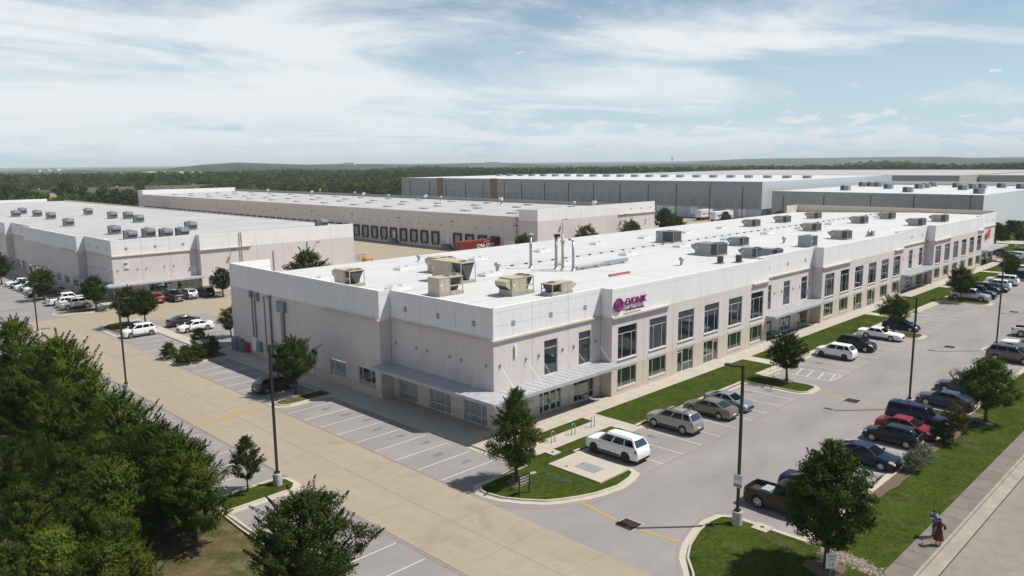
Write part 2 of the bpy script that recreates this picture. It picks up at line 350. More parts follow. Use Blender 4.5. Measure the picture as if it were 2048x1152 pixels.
def terrain():
    v = []; f = []; na = 150; rad = [0, 30, 80, 160, 300, 500, 700, 900]
    r = 900.0
    while r < 26000: r *= 1.055; rad.append(r)
    for r in rad:
        for i in range(na):
            a = CYAW + (i/na-.5)*2*math.pi
            x = CAM.x+r*math.cos(a); y = CAM.y+r*math.sin(a); v.append((x, y, hill(x, y)))
    for j in range(len(rad)-1):
        for i in range(na):
            k = (i+1) % na
            f.append((j*na+i, j*na+k, (j+1)*na+k, (j+1)*na+i))
    me = bpy.data.meshes.new('terrain'); me.from_pydata(v, [], f); me.materials.append(MAT['terrain'])
    me.polygons.foreach_set('use_smooth', [True]*len(me.polygons))
    struct(link('terrain', me))
terrain()
def sheet(name, poly, z, m):
    b = MB(); b.face([(x, y, z) for x, y in poly]); return struct(b.build(name, m))
def rect(x0, x1, y0, y1): return [(x0, y0), (x1, y0), (x1, y1), (x0, y1)]
sheet('parking_lot', rect(-60, 190, -31, 345), -0.004, 'asphalt')
sheet('dock_court', rect(-9, 225, 44, 345), 0.0, 'court_concrete')
sheet('asphalt_stalls', rect(-9.9, -3.5, -9.5, 72), 0.004, 'asphalt')
sheet('asphalt_stalls', rect(-3.5, 6, 47.2, 72), 0.004, 'asphalt')
sheet('side_lot', rect(-11, -2.5, 84.5, 150), 0.004, 'asphalt')
sheet('side_lot', rect(-2.5, 48, 84.0, 92), 0.004, 'asphalt')
sheet('street', rect(-120, 300, -75, -34.45), -0.008, 'street_concrete')
sheet('woods_floor', rect(-90, -23.05, -55, 130), 0.02, 'dry_ground')
# --- tan concrete drive: two columns of slabs
def slabs(parent, xs, ys, z, gap, m, name='slab', thick=.05):
    b0 = {}
    for i in range(len(xs)-1):
        for j in range(len(ys)-1):
            w = round(xs[i+1]-xs[i], 3); h = round(ys[j+1]-ys[j], 3); k = (w, h)
            if k not in b0:
                b = MB(); b.box(-w/2+gap, w/2-gap, -h/2+gap, h/2-gap, -thick, 0, bottom=False); b0[k] = b.mesh(name, m)
            link(name, b0[k], parent, ((xs[i]+xs[i+1])/2, (ys[j]+ys[j+1])/2, z))
b = MB(); b.box(-17.15, -9.95, -62, 84, -.2, .002, bottom=False)
driveway = struct(b.build('driveway', 'sealant'))
rows = [-62+4.7*i for i in range(32)]
slabs(driveway, [-17.15, -13.45, -9.95], rows, 0.014, .012, 'tan_concrete', 'concrete_slab', .02)
b = MB(); b.box(-9.95, 48, 71.5, 84.5, -.2, .006, bottom=False)
cross = struct(b.build('cross_drive', 'sealant'))
slabs(cross, [-9.95+4.83*i for i in range(13)], [71.5, 75.8, 80.1, 84.4], .018, .012, 'tan_concrete', 'concrete_slab', .02)
# --- kerbs: gutter pan plus raised kerb, swept along a polyline (kerb on its left side)
def kerb(pts, name='kerb', m='kerb_concrete', gut=.42, kw=.16, h=.14, closed=False, side=1, seg=3.0):
    P = [Vector((p[0], p[1], 0)) for p in pts]
    if seg and not closed:
        Q = [P[0]]
        for k in range(len(P)-1):
            n = max(1, int((P[k+1]-P[k]).length/seg)); Q += [P[k].lerp(P[k+1], (i+1)/n) for i in range(n)]
        P = Q
    n = len(P); b = MB()
    prof = [(-gut, .0), (-gut, .012), (0, .02), (.03, h-.02), (.05, h), (kw, h), (kw, .0)]
    rings = []
    for k in range(n):
        a = P[(k-1) % n] if (closed or k > 0) else P[k]; c = P[(k+1) % n] if (closed or k < n-1) else P[k]
        d0 = (P[k]-a); d1 = (c-P[k])
        d0 = d0.normalized() if d0.length > 1e-6 else d1.normalized(); d1 = d1.normalized() if d1.length > 1e-6 else d0
        t = (d0+d1).normalized(); nn = Vector((-t.y, t.x, 0))*side; sc = 1/max(.4, t.dot(d0))
        rings.append([b.p(*(P[k]+nn*(o*sc)+Vector((0, 0, z)))) for o, z in prof])
    for k in range(n if closed else n-1):
        r0, r1 = rings[k], rings[(k+1) % n]
        for i in range(len(prof)-1): b.f.append([r0[i], r0[i+1], r1[i+1], r1[i]]); b.m.append(0)
    if not closed:
        b.f.append(rings[0][::-1]); b.m.append(0); b.f.append(rings[-1][:]); b.m.append(0)
    return struct(b.build(name, m))
def arc(cx, cy, r, a0, a1, n=8): return [(cx+r*math.cos(R(a0+(a1-a0)*i/n)), cy+r*math.sin(R(a0+(a1-a0)*i/n))) for i in range(n+1)]
def raised(name, poly, m, z=.13, lab=None):
    b = MB(); b.prism(poly, -.02, z, 0); return struct(b.build(name, m))
# --- walks along the big building
wk = struct(raised('sidewalk', rect(9.3, 158, -3.42, -1.0), 'walk_concrete', .10)); 
slabs(wk, [9.3+1.83*i for i in range(76)], [-3.42, -1.38], .125, .012, 'walk_concrete', 'paving_slab', .02)
apron = raised('sidewalk', rect(-3.75, 9.3, -3.32, 0.0), 'walk_concrete', .10)
slabs(apron, [-3.75+1.864*i for i in range(8)], [-3.32, -1.66, 0.0], .125, .012, 'walk_concrete', 'paving_slab', .02)
side = raised('sidewalk', rect(-3.75, .02, 0.0, 46.5), 'walk_concrete', .10)
slabs(side, [-3.75, -1.7, 0.0], [0+1.95*i for i in range(8)], .125, .012, 'walk_concrete', 'paving_slab', .02)
slabs(side, [-3.75, -1.45], [13.65+1.95*i for i in range(17)], .125, .012, 'walk_concrete', 'paving_slab', .02)
rack_walk = raised('sidewalk', rect(-1.9, 9.3, -6.55, -4.57), 'walk_concrete', .10)
slabs(rack_walk, [-1.9+1.867*i for i in range(7)], [-6.55, -4.57], .125, .012, 'walk_concrete', 'paving_slab', .02)
link_walk = raised('sidewalk', rect(7.62, 9.3, -8.05, -3.32), 'walk_concrete', .118)
for x in (36.0, 71.9, 105.5, 131.0):
    raised('sidewalk', rect(x, x+1.9, -8.1, -3.3), 'walk_concrete', .118)
# --- lawns between walk and stalls
raised('lawn', rect(9.28, 36.02, -8.1, -3.40), 'grass', .11)
raised('lawn', rect(37.88, 71.92, -8.1, -3.40), 'grass', .11)
raised('lawn', rect(73.78, 105.52, -8.1, -3.40), 'grass', .11)
raised('lawn', rect(107.38, 131.02, -8.1, -3.40), 'grass', .11)
raised('lawn', rect(132.88, 156, -8.1, -3.40), 'grass', .11)
raised('lawn', rect(.4, 7.62, -4.58, -3.30), 'grass', .108)
# --- corner island (grass, rounded)
islA_out = [(-4.45, -7.05), (-9.35, -7.3)] + [tuple(G(*p)[:2]) for p in [(945, 992), (984, 1006), (1027, 1011), (1072, 1012.5), (1112, 1011), (1157, 1005), (1200, 997), (1245, 981), (1274, 962.5), (1285, 952.5)]] + [(1.62, -13.9), (1.62, -8.3)]
A_in = [(-3.7, -6.9), (-8.7, -7.6), (-9.05, -8.5), (-8.8, -9.9), (-8.1, -11.2), (-7.1, -12.5), (-6.2, -13.1), (-4.9, -13.75), (-3.6, -14.2), (-1.8, -14.45), (-.2, -14.2), (.75, -13.8), (1.0, -13.2), (1.0, -8.1), (7.62, -8.1), (7.62, -6.53), (-1.92, -6.53), (-1.92, -4.55), (.42, -4.55), (.42, -3.3), (-3.7, -3.3)]
raised('lawn', A_in, 'grass', .10)
kerb([(-3.62, -7.3), (-8.6, -7.45), (-9.15, -8.1), (-9.2, -8.7), (-8.95, -9.95), (-8.2, -11.3), (-7.2, -12.6), (-6.3, -13.2), (-4.95, -13.88), (-3.65, -14.33), (-1.8, -14.6), (-.15, -14.35), (.85, -13.95), (1.12, -13.2), (1.12, -8.1), (27.9, -8.1)], seg=1.5)
kerb([(-3.75, 19.2), (-3.75, -7.3)], seg=2.0)
kerb([(-3.75, 42.0), (-3.75, 21.4)], seg=2.0)
# tree islands between stall blocks on the building side
for i, x in enumerate((28.15, 60.1, 91.4, 121.5)):
    x1 = x+3.1
    poly = [(x, -8.0)]+arc(x+1.0, -13.3, 1.0, 180, 270, 5)+arc(x1-.9, -13.4, .9, 270, 360, 5)+[(x1, -8.0)]
    raised('lawn', poly, 'grass', .10)
    kerb([(x-.1, -8.0)]+arc(x+1.0, -13.3, 1.1, 180, 270, 5)+arc(x1-.9, -13.4, 1.0, 270, 360, 5)+[(x1+.1, -8.0)], seg=1.5)
for a, c in ((31.4, 60.0), (63.4, 91.3), (94.7, 121.4), (124.8, 155)):
    kerb([(a, -8.1), (c, -8.1)], seg=3.0)
    b = MB(); b.prism(rect(a, c, -8.12, -7.4), 0, .135); struct(b.build('kerb_walk', 'kerb_concrete'))
b = MB(); b.prism(rect(9.4, 27.9, -8.0, -7.75), 0, .135); struct(b.build('kerb_walk', 'kerb_concrete'))
# --- outer edge of the lot, verge, public walk and street
kerb([(190, -27.62), (-.1, -27.62)], seg=3.0)
raised('verge', rect(-30, 190, -32.15, -27.7), 'grass', .11)
b = MB()
random.seed(4)
mp_ = [(-1.0, -27.74)]+[(x, -28.55+random.uniform(-.22, .18)) for x in np.arange(0, 33, 1.3)]+[(33, -27.74)]
b.face([(x, y, .118) for x, y in mp_]); struct(b.build('mulch_bed', 'mulch'))
pw = raised('public_walk', rect(-60, 190, -33.62, -32.15), 'old_walk', .085)
slabs(pw, [-20+2.05*i for i in range(60)], [-33.60, -32.17], .11, .018, 'old_walk', 'paving_slab', .02)
kerb([(-60, -33.62), (190, -33.62)], seg=4.0, gut=.78, m='old_kerb')
# bottom island with the lamp
B_in = [tuple(G(*p)[:2]) for p in [(1381, 1150), (1374, 1120), (1381, 1094), (1400, 1064), (1420, 1046), (1440, 1036), (1462, 1037)]]
Bp = B_in+[(-.75, -23.0), (-.8, -27.7), (-.8, -32.1), (-12, -32.1), (-12, -26.5)]
raised('lawn', Bp, 'grass', .112)
kp = [(-10.4, -25.9)]+[tuple(G(*p)[:2]) for p in [(1383, 1151), (1372, 1118), (1377, 1093), (1396, 1063), (1417, 1045), (1440, 1035), (1460, 1036)]]+[(-.62, -22.9), (-.55, -27.6)]
kerb(kp[::-1], seg=1.2)
# lamp islands in the outer row
for x in (28.9, 59.1, 90.2, 121):
    x1 = x+2.5
    poly = [(x1, -27.7)]+arc(x1-.9, -22.9, .9, 0, 90, 5)+arc(x+.9, -22.9, .9, 90, 180, 5)+[(x, -27.7)]
    raised('lawn', poly, 'grass', .10)
    kerb([(x1+.1, -27.6)]+arc(x1-.9, -22.9, 1.0, 0, 90, 5)+arc(x+.9, -22.9, 1.0, 90, 180, 5)+[(x-.1, -27.6)], seg=1.5)
# --- islands in the stalls along the shaded side
poly = [(-3.7, 21.3), (-8.4, 21.3), (-9.2, 20.8), (-9.2, 19.9), (-8.4, 19.4), (-3.7, 19.4)]
raised('lawn', poly, 'dry_ground', .10)
kerb([(-3.7, 21.4), (-8.4, 21.4), (-9.3, 20.85), (-9.3, 19.85), (-8.4, 19.3), (-3.7, 19.3)], seg=1.5)
raised('planting_bed', [(-2.0, 47.0), (-8.6, 47.3), (-9.6, 46.3), (-9.6, 43.0), (-8.8, 42.1), (-3.7, 42.1), (-3.7, 46.6), (-2, 46.6)], 'mulch', .10)
kerb([(-2.0, 47.1), (-8.6, 47.4), (-9.7, 46.4), (-9.7, 42.9), (-8.8, 42.0), (-3.75, 42.0)], seg=1.5)
# median walk and kerb beyond the bed
raised('sidewalk', rect(-4.6, -2.9, 47.3, 74.0), 'walk_concrete', .11)
raised('lawn', [(-8.9, 64.2), (-4.7, 64.2), (-4.7, 73.4), (-7.6, 73.0), (-8.9, 70.5)], 'dry_ground', .10)
kerb([(-4.65, 73.5), (-7.6, 73.1), (-9.0, 70.6), (-9.0, 64.1), (-4.65, 64.1)], seg=1.5)
# --- far left building's walks and islands
raised('sidewalk', rect(-2.6, 48, 90.2, 93.4), 'walk_concrete', .11)
raised('sidewalk', rect(-2.6, .6, 93.4, 230), 'walk_concrete', .11)
raised('lawn', [(-10.2, 88.6), (-9.6, 86.6), (-6, 85.6), (-2.2, 85.9), (1.2, 86.5), (1.2, 89.9), (-2.5, 89.9), (-2.5, 88.9)], 'dry_ground', .10)
kerb([(-2.6, 89.1), (-9.9, 89.0), (-10.4, 88.2), (-9.7, 86.5), (-6, 85.4), (-2.2, 85.7), (1.4, 86.3), (1.4, 90.0)], side=1, seg=1.5)
raised('lawn', [(-2.6, 106.2), (-8.6, 106.2), (-9.6, 105), (-9.6, 103.8), (-8.6, 103.0), (-2.6, 103.0)], 'dry_ground', .10)
kerb([(-2.6, 106.3), (-8.6, 106.3), (-9.7, 105.1), (-9.7, 103.7), (-8.6, 102.9), (-2.6, 102.9)], seg=1.5)
# --- west stalls against the woods
kerb([(-22.85, 4.3), (-22.85, 130)], seg=3.0)
raised('lawn', [(-17.6, 3.6), (-18.1, 4.0), (-22.7, 4.0), (-22.7, 1.7), (-18.0, 1.7), (-17.5, 2.4)], 'grass', .10)
kerb([(-22.85, 4.1), (-18.1, 4.1), (-17.45, 3.6), (-17.4, 2.4), (-18.0, 1.6), (-23.2, 1.5), (-23.3, -1.3), (-23.3, -16)][::-1], seg=1.5)
# --- painted markings
def strip(x0, x1, y0, y1, m, name, z=.012):
    b = MB(); b.face([(x0, y0, z), (x1, y0, z), (x1, y1, z), (x0, y1, z)]); return struct(b.build(name, m))
def strip_pts(p, q, w, m, name, z=.012):
    p = Vector((p[0], p[1], 0)); q = Vector((q[0], q[1], 0)); d = (q-p).normalized(); n = Vector((-d.y, d.x, 0))*w/2
    b = MB(); b.face([(*(p-n)[:2], z), (*(q-n)[:2], z), (*(q+n)[:2], z), (*(p+n)[:2], z)]); return struct(b.build(name, m))
for i in range(9): strip(3.78+2.74*i, 3.88+2.74*i, -14.45, -8.6, 'line_white', 'stall_line', .008)
for blk in ((38.9, 8), (66.1, 9), (97.2, 9), (126.5, 9)):
    for i in range(blk[1]): strip(blk[0]+2.74*i, blk[0]+2.74*i+.1, -14.45, -8.6, 'line_white', 'stall_line', .008)
for x in (34.3, 37.0): strip(x, x+.12, -14.3, -9.3, 'line_white', 'stall_line', .008)
for y in (-10.2, -11.4, -12.6, -13.8): strip_pts((34.35, y-.35), (37.05, y+.2), .12, 'line_white', 'hatch_line', .009)
strip_pts((34.35, -14.3), (37.1, -14.3), .12, 'line_white', 'hatch_line', .0095)
for i in range(8): strip(7.57+2.74*i, 7.67+2.74*i, -27.1, -22.1, 'line_white', 'stall_line', .008)
for i in range(8): strip(36.35+2.74*i, 36.45+2.74*i, -27.1, -22.1, 'line_white', 'stall_line', .008)
for i in range(9): strip(66.5+2.74*i, 66.6+2.74*i, -27.1, -22.1, 'line_white', 'stall_line', .008)
for i in range(9): strip(-9.72, -4.53, 17.25-2.74*i, 17.35-2.74*i, 'line_white', 'stall_line', .008)
for i in range(7): strip(-9.72, -4.53, 40.9-2.72*i, 41.0-2.72*i, 'line_white', 'stall_line', .008)
for i in range(5): strip(-9.9, -4.9, 49.3+2.68*i, 49.4+2.68*i, 'line_white', 'stall_line', .008)
for i in range(6): strip(-2.5, 2.6, 49.8+2.68*i, 49.9+2.68*i, 'line_white', 'stall_line', .008)
for i in range(13): strip(-22.3, -17.7, 6.6+2.74*i, 6.7+2.74*i, 'line_white', 'stall_line', .008)
for i in range(6): strip(-22.6, -17.65, -1.7-2.74*i, -1.6-2.74*i, 'line_white', 'stall_line', .008)
for i in range(14): strip(3.0+2.74*i, 3.1+2.74*i, 84.6, 89.8, 'line_white', 'stall_line', .008)
for i in range(4): strip(-9.6, -4.6, 92.2+2.74*i, 92.3+2.74*i, 'line_white', 'stall_line', .008)
for i in range(9): strip(-9.6, -4.6, 107.2+2.74*i, 107.3+2.74*i, 'line_white', 'stall_line', .008)
# red fire-lane lines
strip(1.8, 28.2, -14.62, -14.50, 'line_red', 'fire_lane_line', .010)
strip(31.6, 60.0, -14.62, -14.50, 'line_red', 'fire_lane_line', .010)
strip(63.6, 91.3, -14.62, -14.50, 'line_red', 'fire_lane_line', .010)
strip(.2, 28.9, -22.12, -22.02, 'line_red', 'fire_lane_line', .010)
strip(31.6, 59, -22.12, -22.02, 'line_red', 'fire_lane_line', .010)
strip(-9.93, -9.78, -6.9, 19.2, 'line_red', 'fire_lane_line', .010)
strip(-9.93, -9.78, 21.5, 41.8, 'line_red', 'fire_lane_line', .010)
strip(-17.38, -17.22, -16, 2.3, 'line_red', 'fire_lane_line', .010)
strip(-17.30, -17.2, 4.2, 44, 'line_red', 'fire_lane_line', .010)
def redline(pts, off):
    for k in range(len(pts)-1): strip_pts(pts[k], pts[k+1], .1, 'line_red', 'fire_lane_line', 0.003+.0003*k)
redline([tuple(G(*p)[:2]) for p in [(984, 1009), (1027, 1015), (1072, 1016.5), (1112, 1015), (1157, 1009), (1200, 1001), (1245, 985), (1275, 967), (1288, 955)]], 0)
redline([tuple(G(*p)[:2]) for p in [(1357, 1150), (1353, 1100), (1372, 1066), (1405, 1034), (1440, 1024), (1470, 1022)]], 0)
# yellow swale lines
strip_pts(G(1160, 1003), G(1234, 1041), .22, 'line_yellow', 'yellow_line', .004)
strip_pts(G(1281, 1060), G(1361, 1084), .2, 'line_yellow', 'yellow_line', .004)
strip_pts(G(1640, 780), G(1688, 800), .2, 'line_yellow', 'yellow_line', .004)
strip_pts(G(1722, 804), G(1774, 814), .25, 'line_yellow', 'yellow_line', .004)
strip_pts(G(385, 852), G(462, 833), .3, 'line_yellow', 'yellow_line', .024)
strip_pts(G(463, 833), G(522, 815), .3, 'line_yellow', 'yellow_line', .024)
strip_pts(G(207, 635), G(226, 645), .45, 'line_yellow', 'yellow_line', .024)
strip_pts(G(60, 637), G(112, 633), .3, 'line_yellow', 'yellow_line', .024)

# oil and water stains with their own outline
def stain(x, y, rx, ry, seed, m='oil_stain', z=.0075):
    rs = random.Random(seed); pts = [(x+rx*math.cos(R(24*i))*rs.uniform(.6, 1.15), y+ry*math.sin(R(24*i))*rs.uniform(.6, 1.15)) for i in range(15)]
    b = MB(); b.face([(u, v, z) for u, v in pts]); struct(b.build('oil_stain', m))
mat('oil_stain', (.115, .108, .105), .8, var=.25, vscale=3, coords='World')
mat('oil_faint', (.165, .155, .150), .85, var=.25, vscale=2, coords='World')
stain(*G(1735, 950)[:2], .35, .95, 3)
for k, (x, y) in enumerate([(5.6, -9.9), (8.2, -10.4), (13.9, -10.2), (22.4, -10.5), (25.2, -10.0), (27.0, -11.2), (40.6, -10.3), (46.9, -10.5), (52.4, -10.2), (70, -10.4), (75.6, -10.1), (83.7, -10.5), (9.3, -24.6), (17.4, -24.8), (36.0, -24.7), (43.5, -24.9), (46.3, -25), (49.1, -24.6)]):
    stain(x, y, .28+.12*(k % 3), .5+.15*(k % 2), 20+k, 'oil_faint' if k % 3 else 'oil_stain', .0012)
for k in range(14): stain(-6.6+.4*(k % 3), 15.9-2.74*(k % 8)+(24 if k > 7 else 0), .6, .3, 60+k, 'oil_faint', .0062)

# lawns and lane beyond the far end of the front building
def gpoly(pts): return [tuple(G(*q)[:2]) for q in pts]
sheet('far_lawn', gpoly([(1992, 500), (2150, 512), (2150, 494), (1992, 486)]), .03, 'grass')
sheet('far_lane', gpoly([(1992, 486), (2150, 494), (2150, 487), (1992, 480)]), .026, 'walk_concrete')
sheet('far_lawn', gpoly([(1992, 480), (2150, 487), (2150, 452), (1992, 448)]), .03, 'grass')
# ================================================================== BUILDINGS (tilt-up concrete, panel by panel)
def T_right(y0): return lambda u, d, z: (u, y0-d, z)       # facade looking towards -Y, u = X
def T_left(x0): return lambda u, d, z: (x0-d, u, z)        # facade looking towards -X, u = Y
def T_back(x0): return lambda u, d, z: (x0+d, u, z)        # looking towards +X
def panel(par, T, u0, u1, z0, z1, zones, holes=(), hgr=(), vgr=(), thick=.22, gap=.014, reveal=.16, name='wall_panel', cap='white_paint', joint=True):
    """zones: [(z_top, material)], grooves as recessed strips, holes as openings with reveals"""
    g = .016
    U = {u0+gap, u1-gap}; Z = {z0, z1}
    for a, b, c, d in holes: U |= {a, b}; Z |= {c, d}
    for z in hgr: Z |= {z-g, z+g}
    for u in vgr: U |= {u[0]-g, u[0]+g}; Z |= {u[1], u[2]}
    for zt, _ in zones:
        if z0 < zt < z1: Z.add(zt)
    U = sorted(U); Z = sorted(Z); names = []
    for _, m in zones:
        if m not in names: names.append(m)
    if cap not in names: names.append(cap)
    names.append('sealant')
    def depth(i, j):
        if i < 0 or j < 0 or i >= len(U)-1 or j >= len(Z)-1: return None
        u = (U[i]+U[i+1])/2; z = (Z[j]+Z[j+1])/2
        for a, b, c, d in holes:
            if a < u < b and c < z < d: return -reveal
        for q in hgr:
            if abs(z-q) < g: return -.022
        for q in vgr:
            if abs(u-q[0]) < g and q[1] < z < q[2]: return -.022
        return 0.0
    def mz(z):
        for zt, m in zones:
            if z < zt: return names.index(m)
        return names.index(zones[-1][1])
    b = MB(); b.T = T
    for i in range(len(U)-1):
        for j in range(len(Z)-1):
            d = depth(i, j); m = mz((Z[j]+Z[j+1])/2); hole = d == -reveal
            if not hole: b.quad((U[i], d, Z[j]), (U[i+1], d, Z[j]), (U[i+1], d, Z[j+1]), (U[i], d, Z[j+1]), m)
            for di, dj, e in ((1, 0, 'r'), (0, 1, 't')):
                o = depth(i+di, j+dj)
                if o is not None and o != d:
                    if e == 'r': b.quad((U[i+1], d, Z[j]), (U[i+1], o, Z[j]), (U[i+1], o, Z[j+1]), (U[i+1], d, Z[j+1]), m)
                    else: b.quad((U[i], d, Z[j+1]), (U[i+1], d, Z[j+1]), (U[i+1], o, Z[j+1]), (U[i], o, Z[j+1]), m)
    ci = names.index(cap); ua, ub = U[0], U[-1]
    zb = max(z0, z1-2.2)
    b.quad((ua, 0, z1), (ub, 0, z1), (ub, -thick, z1), (ua, -thick, z1), ci)
    b.quad((ua, -thick, zb), (ub, -thick, zb), (ub, -thick, z1), (ua, -thick, z1), ci)
    zs = [z0]+[zt for zt, _ in zones if z0 < zt < z1]+[z1]
    for k in range(len(zs)-1):
        m = mz((zs[k]+zs[k+1])/2)
        for u in (ua, ub): b.quad((u, 0, zs[k]), (u, -thick, zs[k]), (u, -thick, zs[k+1]), (u, 0, zs[k+1]), m)
    if joint: b.box(ub-.002, ub+2*gap+.002, -.12, -.05, z0, z1-.05, len(names)-1)
    return b.build(name, names, par)
def window(par, T, u0, u1, z0, z1, d, cols=(0, 1), rows=(0, 1), gm='glass_blue', bar=.06, merge_top=False, name='window', fm='frame_white', sill=False, panes=True):
    """frame with mullions; each pane is its own sub-part"""
    b = MB(); b.T = T; w = u1-u0; h = z1-z0
    us = [u0+w*c for c in cols]; zs = [z0+h*r for r in rows]
    b.box(u0, u0+bar, d-.05, d+.03, z0, z1); b.box(u1-bar, u1, d-.05, d+.03, z0, z1)
    b.box(u0+bar, u1-bar, d-.05, d+.03, z0, z0+bar); b.box(u0+bar, u1-bar, d-.05, d+.03, z1-bar, z1)
    for z in zs[1:-1]: b.box(u0+bar, u1-bar, d-.045, d+.025, z-bar*.45, z+bar*.45)
    for u in us[1:-1]: b.box(u-bar*.45, u+bar*.45, d-.042, d+.022, z0+bar, (zs[-2] if merge_top else z1-bar))
    if sill: b.box(u0-.06, u1+.06, d-.02, d+.20, z0-.09, z0-.012)
    o = b.build(name, fm, par)
    if panes:
        for j in range(len(zs)-1):
            cu = [us[0], us[-1]] if (merge_top and j == len(zs)-2) else us
            for i in range(len(cu)-1):
                p = MB(); p.T = T; p.quad((cu[i]+.02, d-.012, zs[j]+.02), (cu[i+1]-.02, d-.012, zs[j]+.02), (cu[i+1]-.02, d-.012, zs[j+1]-.02), (cu[i]+.02, d-.012, zs[j+1]-.02))
                p.build('pane', gm, o)
    return o
def canopy(par, poly_out, poly_in, z0=3.22, z1=3.5, ribs=(), m='canopy_metal'):
    b = MB(); b.prism(poly_out+poly_in[::-1], z0, z1, 0, bottom=True)
    o = b.build('canopy', m, par)
    for r in ribs:
        q = MB(); q.box(*r, z1+.002, z1+.022); q.build('canopy_rib', m, o)
    return o
def tie(par, a, c):
    b = MB(); b.cyl(a, c, .012, n=6); b.build('tie_rod', 'galv', par)
def anchor(par, T, u, z, d=0.0):
    b = MB(); b.T = T; b.box(u-.16, u+.16, d, d+.03, z-.05, z+.05); b.box(u-.05, u+.05, d, d+.034, z-.19, z+.19); b.box(u-.04, u+.04, d+.034, d+.16, z-.05, z+.05)
    b.build('anchor_plate', 'galv', par)
def vent(par, T, u, z, d=0.0, s=.24):
    b = MB(); b.T = T
    for a in (-1, 1):
        for c in (-1, 1): b.box(u+a*s*.52-s*.46, u+a*s*.52+s*.46, d-.01, d+.012, z+c*s*.52-s*.46, z+c*s*.52+s*.46)
    b.build('vent', 'vent_grey', par)
B1 = thing('office_warehouse', 'long white and pinkish two storey warehouse with purple company sign on its sunlit corner', 'building', (0, 0, 0))
PA = 5.22; C3 = 14.35/3; ZP = 10.65; ZW = 7.88; ZB = 2.68
TR0, TR1, TL0, TL1 = T_right(0.0), T_right(-1.35), T_left(0.0), T_left(-1.35)
ROOFZ = lambda y: 9.95-max(0.0, y-16.0)*.034
Z_rec = [(2.95, 'beige_paint'), (ZW, 'pink_paint'), (99, 'white_paint')]
def entry(x0, w, np_, last=False, corner=False):
    """recessed entry bay on the sunlit side"""
    holes = [[] for _ in range(np_)]; pw = w/np_
    ups = []; gs = []
    if corner: ups = [(6.29, 8.08), (11.08, 12.87)]; gs = [(5.65, 8.58, 'door'), (10.38, 13.39, 'shop')]
    elif last: ups = [(x0+1.5, x0+3.3)]; gs = [(x0+.9, x0+3.9, 'door'), (x0+5.7, x0+8.6, 'shop'), (x0+10.4, x0+13.4, 'shop')]
    else: ups = [(x0+pw*k+1.72, x0+pw*k+3.55) for k in range(3)]; gs = [(x0+.98, x0+4.05, 'shop'), (x0+pw+.98, x0+pw+4.12, 'door'), (x0+2*pw+.98, x0+2*pw+4.08, 'shop')]
    for k in range(np_):
        a, c = x0+pw*k, x0+pw*(k+1)
        hs = [(u0, u1, 3.60, 6.82) for u0, u1 in ups if a <= u0 < c]+[(u0, u1, .13, 2.12) for u0, u1, _ in gs if a <= u0 < c]
        vg = [((a+c)/2, ZW+.1, 10.22)]
        panel(B1, TR0, a, c, 0, ZP, [(1.0, 'beige_paint'), (ZW, 'pink_paint'), (99, 'white_paint')], hs, (10.22, 9.04), vg)
    for u0, u1 in ups: window(B1, TR0, u0, u1, 3.60, 6.82, -.11, (0, 1), (0, .77, 1), 'glass_blue')
    for u0, u1, k in gs:
        if k == 'shop': window(B1, TR0, u0, u1, .13, 2.12, -.11, (0, .23, .77, 1), (0, .34, 1), 'glass_green', .05)
        else:
            window(B1, TR0, u0, u0+(u1-u0)*.18, .13, 2.12, -.11, (0, 1), (0, .34, 1), 'glass_green', .05)
            window(B1, TR0, u1-(u1-u0)*.20, u1, .13, 2.12, -.11, (0, 1), (0, .34, 1), 'glass_green', .05)
            m0 = u0+(u1-u0)*.18; m1 = u1-(u1-u0)*.20; mid = (m0+m1)/2
            for p, q in ((m0, mid), (mid, m1)):
                o = window(B1, TR0, p+.01, q-.01, .14, 2.10, -.10, (0, 1), (0, .40, 1), 'glass_green', .09, name='door')
                b = MB(); b.T = TR0; hx = q-.14 if p == m0 else p+.10; b.box(hx, hx+.04, -.05, .02, .8, 1.3); b.build('door_handle', 'galv', o)
    for k in range(np_):
        vent(B1, TR0, x0+pw*(k+.5), 9.07)
    an = [x0+w*f for f in (.053, .273, .388, .61, .72, .945)] if corner or last else [x0+q for q in (1.15, 4.38, 6.39, 9.63, 11.64, 14.75)]
    zc = 3.5
    for u in an:
        anchor(B1, TR0, u, 5.6); tie(B1, (u, -.12, 5.58), (u, -2.15, zc+.02))
    if not corner: 
        canopy(B1, [(x0-.3 if not last else x0-.1, -2.6), (x0+w+(.0 if not last else 1.5), -2.6)], [(x0-.3 if not last else x0-.1, -1.37), (x0+.01, -1.37), (x0+.01, -.01), (x0+w-.01, -.01), (x0+w-.01, -1.37), (x0+w+.0, -1.37)] if not last else [(x0-.1, -1.37), (x0+.01, -1.37), (x0+.01, -.01), (x0+w+1.5, -.01)],
               ribs=[(x0+.4+k*.8, x0+.46+k*.8, -2.55, -.05) for k in range(int(w/.8))])
    b = MB(); b.T = TR0; b.box(x0+.02, x0+w-.02, .003, .20, ZW-.10, ZW+.06); b.build('ledge', 'cream_ledge', B1)
